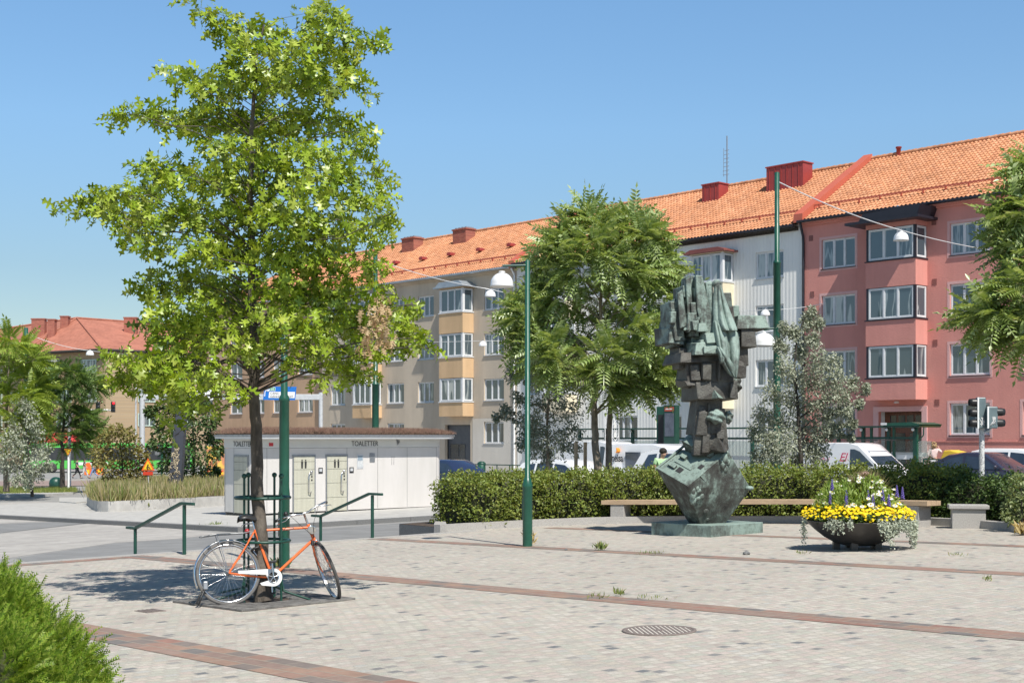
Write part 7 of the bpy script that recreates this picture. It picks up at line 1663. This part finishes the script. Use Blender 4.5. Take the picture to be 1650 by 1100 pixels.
for px, Y, py0, py1, lab in ((986, 62, 640, 760, 'slim white lattice mast by the two-stemmed tree'), (1237, 74, 560, 760, 'white lattice mast behind the silver weeping tree')):
    a, b = at(px, Y); z = hl(a, b); h = zat(py0, Y)-z; mb = MB(); w = .22 if px < 1100 else .45
    for sx, sy in ((-1, -1), (1, -1), (1, 1), (-1, 1)): mb.tube([(sx*w, sy*w, 0), (sx*w, sy*w, h)], .022, 5)
    k = int(h/(2*w))
    for i in range(k):
        z0, z1 = i*2*w, (i+1)*2*w; s = 1 if i % 2 else -1
        for (x0, y0, x1, y1) in ((-w, -w, w, -w), (w, -w, w, w), (w, w, -w, w), (-w, w, -w, -w)):
            if s < 0: x0, y0, x1, y1 = x1, y1, x0, y0
            mb.tube([(x0, y0, z0), (x1, y1, z1)], .012, 4)
    if px > 1100: mb.box(-w-.3, w+.3, -w-.3, w+.3, h, h+.05)
    tag(mb.build('lattice_mast', m_whitemetal, None, W(a, b, z), ROT), lab, 'mast')
# traffic light seen from behind
def trafficlight():
    a, b = at(1582, 36.); z = hl(a, b); root = thing('traffic_light', 'grey traffic light with two heads seen from behind, on a pole covered in stickers', 'traffic light', W(a, b, z), 0); s = F/36
    def zz(py): return zat(py, 36)-z
    m_tl = M('grey_green_plastic', (.14, .19, .20), (.11, .15, .16), 4, .35); m_pole = M('stickered_pole', (.60, .60, .58), (.30, .30, .31), 26, .5, lo=.5, hi=.56)
    mb = MB(); mb.tube([(0, 0, 0), (0, 0, zz(688))], .07, 14); mb.build('pole', m_pole, root)
    for (x0, x1, y0, y1, dy, n, sd) in ((1573, 1586.5, 640, 690, 0, 3, -1), (1585.5, 1602, 655, 690, -.16, 2, 1)):
        X0, X1 = (x0-1582)/s, (x1-1582)/s; h = MB(); h.box(X0, X1, dy-.13, dy+.06, zz(y1), zz(y0)); ho = h.build('signal_head', m_tl, root, bevel=.03)
        for i in range(n):
            zc = zz(y1)+(zz(y0)-zz(y1))*(i+.5)/n; v = MB(); v.M = T((X0 if sd < 0 else X1), dy-.03, zc) @ Matrix.Rotation(rad(90)*sd, 4, 'Y'); v.lathe([(.105, -.02), (.105, .12), (.09, .20), (.085, .20), (.09, .1), (.0, .02)], 14); v.build('visor', m_black, ho)
        t = MB(); t.box(X0-.01, X0+.03, dy-.135, dy-.131, zz(y1), zz(y0)); t.build('white_edge', m_white, ho)
        g = MB(); R_ = random.Random(n)
        for k in range(6): g.tube([((X0+X1)/2+R_.uniform(-.08, .08), dy-.135, zz(y1)+.06+R_.uniform(0, .25)) for _ in range(4)], .008, 4)
        g.build('scribble', m_white, ho)
    mb = MB(); mb.tube([(0, 0, zz(697)), (.15, -.1, zz(694)), (.2, -.12, zz(689))], .03, 8); mb.build('bracket', m_galv, root)
trafficlight()

# ------------------------------------------------------------------ people
def person(label, x, y, z, yaw, pose, h=1.7, top=(.8, .8, .8), legs=(.3, .3, .35), hair=(.05, .03, .02), skin=(.55, .33, .24), sleeves=.5, curly=False, shorts=False, bag=None, longhair=False, scarf=None):
    root = thing('person', label, 'person', (x, y, z), yaw); k = h/1.7
    ms = M('skin', skin, tuple(c*.9 for c in skin), 6, .55); mt = M('top_cloth', top, tuple(c*.88 for c in top), 6, .8); ml = M('leg_cloth', legs, tuple(c*.85 for c in legs), 6, .8); mh = M('hair', hair, tuple(c*.6 for c in hair), 25, .6, .02, 60)
    J = {k_: Vector(v)*k for k_, v in pose.items()}
    def skinmesh(name, verts, edges, mat):
        me = bpy.data.meshes.new(name); me.from_pydata([v[0] for v in verts], edges, []); o = link(name, me, root)
        bm = bmesh.new(); bm.from_mesh(me); ly = bm.verts.layers.skin.verify(); bm.verts.ensure_lookup_table()
        for i, v in enumerate(verts):
            r = v[1]; r = (r, r) if not isinstance(r, tuple) else r; bm.verts[i][ly].radius = (r[0]*k, r[1]*k)
        bm.verts[0][ly].use_root = True; bm.to_mesh(me); bm.free(); me.materials.append(mat)
        o.modifiers.new('skin', 'SKIN').use_smooth_shade = True; s = o.modifiers.new('smooth', 'SUBSURF'); s.levels = 2; s.render_levels = 2; return o
    pel, chest, neck, head = J['pelvis'], J['chest'], J['neck'], J['head']
    V = [(pel, .115), (pel.lerp(chest, .5), .11), (chest, (.13, .12)), (neck, .055), (neck.lerp(head, .5), .06), (head, .092), (head+Vector((0, 0, .09*k)), .075)]; E = [(0, 1), (1, 2), (2, 3), (3, 4), (4, 5), (5, 6)]
    for s in 'LR':
        hp_, kn, an, to = J['hip'+s], J['knee'+s], J['ankle'+s], J['toe'+s]; o = len(V); V += [(hp_, .085), (hp_.lerp(kn, .5), .078), (kn, .056), (kn.lerp(an, .35), .055), (an, .036), (to, .032)]; E += [(0, o), (o, o+1), (o+1, o+2), (o+2, o+3), (o+3, o+4), (o+4, o+5)]
        sh, el, wr, ha = J['sh'+s], J['el'+s], J['wr'+s], J['ha'+s]; o = len(V); V += [(sh, .052), (sh.lerp(el, .5), .046), (el, .037), (wr, .026), (ha, .034)]; E += [(2, o), (o, o+1), (o+1, o+2), (o+2, o+3), (o+3, o+4)]
    skinmesh('body', V, E, ms)
    V = [(pel+Vector((0, 0, .02)), .135), (pel.lerp(chest, .5), .13), (chest, (.15, .14)), (neck-Vector((0, 0, .06*k)), .08)]; E = [(0, 1), (1, 2), (2, 3)]
    for s in 'LR':
        sh, el = J['sh'+s], J['el'+s]; o = len(V); V += [(sh, .068), (sh.lerp(el, sleeves), .06)]; E += [(2, o), (o, o+1)]
        if sleeves >= 1: V.append((el.lerp(J['wr'+s], .6), .05)); E.append((o+1, o+2))
    skinmesh('shirt', V, E, mt)
    V = [(pel+Vector((0, 0, .03)), .128)]; E = []
    for s in 'LR':
        hp_, kn, an = J['hip'+s], J['knee'+s], J['ankle'+s]; o = len(V); V += [(hp_, .098), (hp_.lerp(kn, .55), .088)]; E += [(0, o), (o, o+1)]
        if not shorts: V += [(kn, .068), (an+Vector((0, 0, .05)), .052)]; E += [(o+1, o+2), (o+2, o+3)]
    skinmesh('trousers', V, E, ml)
    mb = MB(); hd = head+Vector((0, 0, .05*k)); fw = pose.get('face', (0, -1)); fv = Vector((fw[0], fw[1], 0)).normalized()
    if curly:
        R_ = random.Random(5)
        for i in range(90):
            d = Vector((R_.gauss(0, 1), R_.gauss(0, 1), R_.gauss(0, 1))).normalized()
            if d.dot(fv) > .45: continue
            c = hd-fv*.02+Vector((d.x*.12, d.y*.12, d.z*.15-.03)); mb.ball(tuple(c), .032, 6)
    else:
        mb.ball(tuple(hd+Vector((0, 0, .035*k))-fv*.018*k), .108*k, 12, 0, (1, 1, .92))
        if longhair: mb.ball(tuple(hd-fv*.05*k+Vector((0, 0, -.1*k))), .09*k, 10, 0, (1, .8, 1.6))
    mb.build('hair', mh, root)
    sd = Vector((-fv.y, fv.x, 0)); fm = MB()
    for s in (-1, 1): fm.ball(tuple(hd+fv*.088*k+sd*s*.034*k+Vector((0, 0, .0))), .011*k, 6)
    fm.build('eyes', m_black, root)
    fm = MB(); fm.ball(tuple(hd+fv*.1*k+Vector((0, 0, -.03*k))), .016*k, 6, 0, (1, 1, 1.4)); fm.build('nose', ms, root)
    if bag:
        c, p, sz = bag; bmx = MB(); bmx.cbox(p, sz); bmx.build('bag', M('bag_cloth', c, tuple(q*.7 for q in c), 8, .5), root, bevel=.04)
        bmx = MB(); bmx.tube([(p[0], p[1], p[2]+sz[2]/2), (p[0]*.5, p[1]*.5, J['chest'].z), tuple(J['shL']+Vector((0, 0, .06)))], .014, 6); bmx.build('bag_strap', M('strap', tuple(q*.8 for q in c), None, 8, .6), root)
    sh_ = MB()
    for s in 'LR': an, to = J['ankle'+s], J['toe'+s]; sh_ = MB(); sh_.tube([tuple(an+Vector((0, 0, -.05*k))-(to-an)*.25), tuple(an.lerp(to, .5)+Vector((0, 0, -.03*k))), tuple(to)], [.048*k, .052*k, .035*k], 10); sh_.build('shoe', m_rubber, root)
    return root
STAND = dict(pelvis=(0, 0, .93), chest=(0, 0, 1.27), neck=(0, -.01, 1.43), head=(0, -.03, 1.55), hipL=(.09, 0, .88), kneeL=(.1, -.01, .48), ankleL=(.1, .02, .09), toeL=(.12, -.12, .04), hipR=(-.09, 0, .88), kneeR=(-.1, -.01, .48), ankleR=(-.1, .02, .09), toeR=(-.12, -.12, .04),
             shL=(.18, 0, 1.38), elL=(.23, .03, 1.12), wrL=(.24, -.05, .88), haL=(.24, -.08, .80), shR=(-.18, 0, 1.38), elR=(-.23, .03, 1.12), wrR=(-.24, -.05, .88), haR=(-.24, -.08, .80))
WALK = dict(STAND, hipL=(.08, 0, .88), kneeL=(.09, -.18, .50), ankleL=(.09, -.30, .12), toeL=(.09, -.46, .08), kneeR=(-.09, .06, .48), ankleR=(-.09, .34, .20), toeR=(-.09, .28, .05), elL=(.22, .12, 1.13), wrL=(.22, .08, .90), haL=(.22, .04, .82), elR=(-.22, -.08, 1.13), wrR=(-.22, -.26, .94), haR=(-.22, -.32, .88), pelvis=(0, 0, .92))
# woman in a pink blouse, one hand raised to her hair
a, b = at(1505, 62.); wx, wy = wst(a, b); P_ = dict(STAND, elR=(-.30, -.10, 1.25), wrR=(-.16, -.16, 1.48), haR=(-.12, -.15, 1.56), elL=(.26, .05, 1.14), wrL=(.24, -.12, .98), haL=(.22, -.18, .93), face=(-.3, -1))
person('woman with curly blond hair in a pale pink blouse carrying a red bag', wx, wy, hl(a, b)+.32, rad(150), P_, 1.72, (.78, .60, .58), (.66, .68, .72), (.52, .36, .18), sleeves=1, curly=True, bag=((.45, .05, .05), (.30, -.10, .93), (.26, .12, .22)))
a, b = at(1066, 38.); wx, wy = wst(a, b); P_ = dict(STAND, head=(.02, -.08, 1.53), face=(.7, -.6)); person('dark-haired man in a light green T-shirt looking down beside the sculpture', wx, wy, zat(722, 38)-1.71, rad(25), P_, 1.72, (.42, .66, .36), (.15, .17, .22), (.02, .015, .01), sleeves=.6)
a, b = at(1640, 60.); wx, wy = wst(a, b); person('pink-faced pedestrian at the right edge behind the white car', wx, wy, hl(a, b)+.0, rad(-60), STAND, 1.62, (.7, .45, .42), (.3, .3, .35), (.55, .40, .30), skin=(.72, .42, .36))
for px, Y, yw, lab, top, lg, kw in ((124, 121, 90, 'walking man in a dark shirt and black trousers, leftmost of three pedestrians', (.03, .04, .07), (.015, .015, .02), dict(sleeves=.6)), (136, 122.5, 100, 'walking woman in a black top and white trousers, middle of three pedestrians', (.03, .03, .04), (.62, .60, .58), dict(longhair=True)), (151, 121, -80, 'walking person in a dark jacket and blue jeans, rightmost of three pedestrians', (.06, .06, .09), (.20, .28, .48), dict(sleeves=1))):
    a, b = at(px, Y); wx, wy = wst(a, b); person(lab, wx, wy, hl(a, b)+.006, rad(yw), WALK, 1.75, top, lg, (.04, .03, .02), **kw)

# ------------------------------------------------------------------ far left street
def bus():
    a, b = at(178, 140.); z = hl(a, b)+.008; root = thing('bus', 'bright green city bus standing across the far street', 'bus', W(a, b, z), -ROT*0+rad(4)); m_bus = M('bright_green_paint', (.10, .50, .09), (.09, .46, .08), 1, .3, coat=.5)
    L, H = 16.5, 3.0
    mb = MB(); mb.box(-L/2, L/2, 0, 2.55, .35, H-.35); mb.prismy([(-L/2, H-.35), (L/2, H-.35), (L/2-.15, H), (-L/2+.15, H)], .06, 2.49); mb.build('body', m_bus, root, bevel=.08)
    mb = MB(); mb.box(-L/2+.3, L/2-1.9, -.015, -.002, 1.25, 2.55); mb.build('side_window', m_glassD, root)
    mb = MB(); mb.box(L/2-1.5, L/2-.2, -.016, -.002, .5, 2.6); mb.build('door', m_glassD, root)
    mb = MB(); mb.box(L/2+.001, L/2+.016, .15, 2.4, 1.05, 2.6); mb.build('windscreen', m_glassD, root)
    for x in (-L/2+2.4, -1.2, L/2-2.6): mb = MB(); mb.M = T(x, .12, .5) @ Matrix.Rotation(rad(90), 4, 'X'); mb.lathe([(0, .14), (.25, .16), (.48, .14), (.5, 0), (.48, -.2), (0, -.2)], 20); mb.build('wheel', m_rubber, root)
    mb = MB(); mb.box(-L/2+5, -L/2+8, -.012, -.002, .75, 1.05); mb.build('white_mark', m_white, root)
bus()
a, b = at(84, 152.); z = hl(a, b); r = thing('kiosk_awning', 'red awning with a white lettering strip over a shopfront at the left', 'awning', W(a, b, z), rad(5)); m_aw = M('red_canvas', (.55, .04, .04), (.48, .035, .035), 2, .7)
mb = MB(); mb.add([(-2.6, 0, 3.1), (2.6, 0, 3.1), (2.6, 1.6, 4.1), (-2.6, 1.6, 4.1), (-2.6, 0, 2.3), (2.6, 0, 2.3), (-2.6, 1.6, 2.3), (2.6, 1.6, 2.3)], [(0, 1, 2, 3), (0, 4, 5, 1), (0, 3, 6, 4), (1, 5, 7, 2), (3, 2, 7, 6)]); mb.build('canopy', m_aw, r)
for i in range(6): mb = MB(); mb.ball((-.1+i*.42, -.02, 2.7), .16, 8, 0, (1, .15, 1)); mb.build('white_mark', m_white, r)
for s in (-2.4, 2.4): mb = MB(); mb.tube([(s, .1, 0), (s, .1, 2.3)], .05, 6); mb.build('post', m_steel, r)
# overhead signal arm
def signalarm():
    Y = 88.; a, b = at(112, Y); z = hl(a, b); root = thing('signal_gantry', 'curved pale arm carrying two traffic signals over the road', 'traffic signal', W(a, b, z), 0); s = F/Y
    def q(px, py): return ((px-112)/s, 0, zat(py, Y)-z)
    mb = MB(); mb.tube([(0, 0, 0), q(112, 690), q(114, 668), q(122, 662), q(150, 660.5), q(182, 660.5)], [.11, .1, .09, .08, .07, .06], 8); mb.build('arm', m_whitemetal, root)
    for px, red in ((158, 0), (182.5, 1)):
        c = q(px, 655); h = MB(); h.box(c[0]-.12, c[0]+.12, -.14, .1, c[2]-.36, c[2]+.32); o = h.build('signal_head', m_black, root, bevel=.03)
        for i in range(3):
            l = MB(); l.M = T(c[0]+.06, -.14, c[2]+.22-.23*i) @ Matrix.Rotation(rad(90), 4, 'X'); l.lathe([(0, .012), (.085, .008), (.09, 0)], 12)
            if i == 0 and red:
                mr, n_, p_, L_ = newmat('red_signal_light'); p_.inputs['Base Color'].default_value = (.6, .02, .03, 1); p_.inputs['Emission Color'].default_value = (1, .03, .05, 1); p_.inputs['Emission Strength'].default_value = .8; l.build('red_light', mr, o)
            else: l.build('lens', m_glassD, o)
signalarm()
# sign gantry
def gantry():
    Y = 84.; c = at(519, Y); z = hl(*c); s = F/Y; x0 = (229-519)/s; root = thing('sign_gantry', 'pale grey sign gantry with white and blue direction signs behind the pavilion', 'sign gantry', W(*c, z), 0)
    def q(px, py): return ((px-519)/s, zat(py, Y)-z)
    for px, r in ((517, .13), (229, .17)):
        mb = MB(); x, zt = q(px, 632 if px > 300 else 640); mb.tube([(x, 0, 0), (x, 0, zt)], r, 10); mb.build('post', m_galv, root)
    mb = MB(); mb.box(q(226, 0)[0], q(520, 0)[0], -.12, .12, q(0, 644)[1], q(0, 635)[1]); mb.build('beam', m_galv, root, bevel=.02)
    def sign(P, name, mat, y=-.16):
        m = MB(); m.prismy([q(*p) for p in P], y, y+.035); return m.build(name, mat, root)
    m_blue = M('sign_blue', (.015, .16, .55), (.014, .15, .52), 2, .35); m_sgreen = M('sign_green', (.02, .36, .16), None, 2, .35); m_sw = M('sign_white', (.82, .82, .81), (.78, .78, .77), 2, .4)
    b_ = sign([(427, 622.5), (478.5, 623), (476, 644.5), (424.5, 644)], 'blue_sign', m_blue)
    m = MB(); m.prismy([q(*p) for p in ((434.5, 631), (476, 631.4), (475.2, 641.3), (433.5, 640.8))], -.172, -.161); m.build('white_field', m_sw, b_)
    m = MB(); m.prismy([q(*p) for p in ((435, 623.6), (444.5, 623.7), (444.2, 629.8), (434.8, 629.7))], -.168, -.161); m.build('number_frame', m_sw, b_)
    m = MB(); m.prismy([q(*p) for p in ((435.6, 624.3), (443.9, 624.4), (443.6, 629.2), (435.4, 629.1))], -.172, -.1682); m.build('green_field', m_sgreen, b_)
    def tx(t, px, py, size, w, mat, par, y=-.174, bold=.0):
        x, zz = q(px, py); o = txt(t, size, mat, par, T(x, y, zz) @ UP, bold=bold); k = (w/s)/max(1e-6, max(v.co.x for v in o.data.vertices)-x)
        for v in o.data.vertices: v.co.x = x+(v.co.x-x)*k
    tx('E6', 436.8, 628.5, .22, 5.5, m_sw, b_, -.176); tx('C-RING', 436, 635.4, .19, 13.5, m_text, b_); tx('VÄRNHEMSTORGET', 435, 640.3, .19, 38.5, m_text, b_)
    m = MB(); a_ = [q(*p) for p in ((427.2, 638.5), (427.8, 632), (429, 629.4), (432, 628.8))]; m.tube([(x, -.166, zz) for x, zz in a_], .03, 6); x, zz = a_[-1]; m.prismy([(x, zz-.09), (x+.13, zz+.01), (x, zz+.1)], -.18, -.162); m.build('arrow', m_sw, b_)
    w1 = sign([(371, 634.6), (396.5, 634.6), (396.5, 642.6), (371, 642.6)], 'white_sign', m_sw); tx('CENTRUM', 373.5, 640.6, .2, 21.5, m_text, w1)
    w2 = sign([(318, 626.5), (354, 626.5), (354, 644), (318, 644)], 'white_sign', m_sw); tx('AN', 330, 631.5, .2, 5.5, m_text, w2); tx('NGEN', 330, 638.5, .2, 14, m_text, w2)
    w3 = sign([(237, 632.5), (250, 632.5), (250, 642.5), (237, 642.5)], 'white_sign', m_sw)
gantry()
a, b = at(219, 96.); z = hl(a, b); r = thing('street_lamp', 'thin grey street lamp standing beside the sign gantry post', 'street lamp', W(a, b, z), 0); h = zat(617, 96)-z; mb = MB(); mb.tube([(0, 0, 0), (0, 0, h)], [.09, .05], 8); mb.build('pole', m_galv, r); mb = MB(); mb.tube([(0, 0, h), (-.1, 0, h+.05)], .03, 6); mb.ball((-.12, 0, h+.05), .26, 10, 0, (1, .6, .35)); mb.build('lantern', m_whitemetal, r)
# leaning dark slab with graffiti
def slab_():
    Y = 57.; a, b = at(286, Y); z = hl(a, b); s = F/Y; root = thing('leaning_slab', 'tall leaning dark slate slab with pale graffiti at its foot', 'monument', W(a, b, z), 0)
    def q(px, py): return ((px-286)/s, zat(py, Y)-z)
    P = [q(271, 795), (q(292, 795)), q(301, 655), q(313, 600), q(297, 600), q(283, 680)]
    mb = MB(); mb.prismy(P, -.22, .22); o = mb.build('slab', M('slate', (.055, .06, .075), (.04, .044, .056), 2, .5), root, bevel=.015)
    m_gf = M('pale_paint', (.50, .42, .28), None, 5, .7); R_ = random.Random(6)
    for k in range(16):
        cx, cy = R_.uniform(276, 291), 722+k*3.4; g = MB(); n = 7; pts = [(q(cx+R_.uniform(-4.5, 4.5), cy+R_.uniform(-5, 5))) for _ in range(n)]
        g.tube([(x, -.228, zz) for x, zz in pts], .018, 4, sm=True); g.build('graffiti_stroke', m_gf, o)
slab_()
# small signs, barriers, tubs
m_ysign = M('yellow_sign', (.85, .55, .02), None, 3, .4); m_rsign = M('red_sign', (.60, .05, .02), None, 3, .4)
a, b = at(110.5, 84.); z = hl(a, b); r = thing('yield_sign', 'small inverted yellow and red triangle sign on a white post', 'road sign', W(a, b, z), 0); s = F/84; h = zat(727, 84)-z
mb = MB(); mb.tube([(0, 0, 0), (0, 0, h)], .07, 8); mb.build('post', m_white, r); mb = MB(); mb.prismy([(-.24, h+.16), (.24, h+.16), (0, h-.28)], -.11, -.09); mb.build('sign_face', M('orange_sign', (.85, .30, .02), None, 3, .4), r); mb = MB(); mb.prismy([(-.14, h+.1), (.14, h+.1), (0, h-.16)], -.125, -.112); mb.build('yellow_field', m_ysign, r)
a, b = at(239, 56.); z = hl(a, b); r = thing('warning_sign', 'yellow and red roadworks warning triangle above the grass bed', 'road sign', W(a, b, z), 0); h = zat(754, 56)-z
mb = MB(); mb.tube([(0, 0, 0), (0, 0, h)], .03, 6); mb.build('post', m_galv, r); mb = MB(); mb.prismy([(-.27, h-.1), (.27, h-.1), (0, h+.42)], -.06, -.04); mb.build('border', M('orange_red_sign', (.80, .13, .02), None, 3, .4), r); mb = MB(); mb.prismy([(-.19, h-.05), (.19, h-.05), (0, h+.31)], -.075, -.062); mb.build('yellow_field', m_ysign, r); mb = MB(); mb.ball((.01, -.085, h+.14), .03, 6); mb.tube([(.0, -.085, h+.11), (-.04, -.085, h+.03), (.02, -.085, h-.03)], .02, 5); mb.tube([(.0, -.085, h+.08), (.07, -.085, h+.03), (.10, -.085, h-.03)], .015, 5); mb.build('digging_figure', m_black, r)
mb = MB(); mb.box(-.2, .2, -.07, -.05, h-.28, h-.14); mb.build('plate', m_rsign, r)
m_stripe, nt_, p_, L_ = newmat('striped_board'); mp_ = mapping(nt_, rot=(0, rad(40), 0)); w_ = nt_.nodes.new('ShaderNodeTexWave'); w_.bands_direction = 'Z'; w_.inputs['Scale'].default_value = 1.15; L_(mp_.outputs[0], w_.inputs['Vector']); r_ = ramp(nt_, [(0, (.85, .55, .02)), (.5, (.75, .06, .02))], 'CONSTANT'); L_(w_.outputs[0], r_.inputs[0]); L_(r_.outputs[0], p_.inputs['Base Color'])
for px, Y, lab in ((332, 105, 'left one of two striped red and yellow marker boards'), (355, 103, 'striped red and yellow marker board close to the pavilion corner')):
    a, b = at(px, Y); z = hl(a, b); mb = MB(); mb.box(-.19, .19, -.03, .03, .15, 1.05); mb.box(-.3, .3, -.2, .2, 0, .149, 1); tag(mb.build('marker_board', [m_stripe, m_rubber], None, W(a, b, z), 0), lab, 'marker board', 'striped marker boards')
for px, Y, lab in ((142, 132, 'orange and yellow road barrier between the walking pedestrians'), (161, 132, 'orange and yellow road barrier right of the walking pedestrians')):
    a, b = at(px, Y); z = hl(a, b); r = thing('road_barrier', lab, 'barrier', W(a, b, z), 0, 'orange road barriers'); mb = MB(); mb.prismy([(-.36, 0), (.36, 0), (.3, .8), (.15, 1.2), (-.15, 1.2), (-.3, .8)], -.12, .12); mb.build('board', M('orange_barrier', (.80, .16, .03), None, 3, .5), r, bevel=.04); mb = MB(); mb.box(-.16, .16, -.14, -.121, .15, .5); mb.build('yellow_patch', m_ysign, r)
a, b = at(351, 112.); z = hl(a, b); r = thing('advertising_panel', 'yellow advertising panel just left of the pavilion', 'billboard', W(a, b, z), 0); mb = MB(); mb.box(-.9, .9, -.06, .06, .3, 2.9); mb.build('panel', M('yellow_poster', (.78, .50, .10), (.55, .22, .12), 1.3, .4, lo=.5, hi=.56), r); mb = MB(); mb.box(-1, 1, -.08, .08, .1, .299); mb.build('foot', m_steel, r)
a, b = at(90, 96.); z = hl(a, b); mb = MB(); mb.lathe([(0, 0), (.34, 0), (.44, .2), (.47, .45), (.40, .70), (.22, .86), (0, .9)], 18); tag(mb.build('watering_bag', m_greend, None, W(a, b, z), 0), 'round dark green tub at the foot of the feathery tree', 'watering bag')
for i, px in enumerate((97, 109)):
    a, b = at(px, 95.); z = hl(a, b); mb = MB(); mb.tube([(0, 0, 0), (0, 0, 1.9)], .03, 5); mb.box(-.2, .2, -.03, .03, 0, .03); tag(mb.build('tree_stake', m_barkD, None, W(a, b, z), 0), ('thin rod left of the slim trunk at the left', 'thin rod right of the slim trunk at the left')[i], 'stake', 'tree stakes')
a, b = at(163, 70.); z = hl(a, b); r = thing('dark_bench', 'small black metal bench left of the grass bed', 'bench', W(a, b, z), rad(15)); mb = MB(); mb.tube([(-.55, 0, .35), (-.5, 0, .45), (-.35, 0, .5), (.6, 0, .54)], .03, 6); mb.build('armrest', m_black, r); mb = MB(); mb.box(-.55, .6, -.2, .2, .0, .05); mb.build('base', m_black, r); mb = MB(); mb.tube([(-.55, 0, .03), (-.57, 0, .2), (-.55, 0, .36)], .03, 6); mb.build('leg', m_black, r); mb = MB(); mb.box(-.5, .6, -.18, .18, .25, .30); mb.tube([(.5, 0, .05), (.5, 0, .25)], .03, 6); mb.build('seat', m_black, r)
a, b = at(262, 100.); z = hl(a, b); r = thing('black_railing', 'low black railing beyond the grass bed', 'railing', W(a, b, z), 0)
mb = MB(); mb.tube([(-1, 0, .9), (1.2, 0, .9)], .04, 6); mb.build('rail', m_black, r)
for x in (-.9, 0, 1.1): mb = MB(); mb.tube([(x, 0, 0), (x, 0, .9)], .04, 6); mb.build('post', m_black, r)
a, b = at(261, 92.); z = hl(a, b); r = thing('traffic_light', 'green-posted pedestrian signal left of the leaning slab', 'traffic light', W(a, b, z), 0); h = zat(715, 92)-z; mb = MB(); mb.tube([(0, 0, 0), (0, 0, h)], .09, 8); mb.build('post', m_green, r); mb = MB(); mb.box(-.46, -.16, -.12, .12, h-.75, h-.02); ho = mb.build('signal_head', m_steel, r, bevel=.03); mb = MB(); mb.box(-.16, -.05, -.03, .03, h-.5, h-.42); mb.build('bracket', m_green, r); mb = MB(); mb.cbox((-.31, -.125, h-.2), (.16, .02, .16)); mb.build('red_lens', m_rsign, ho)
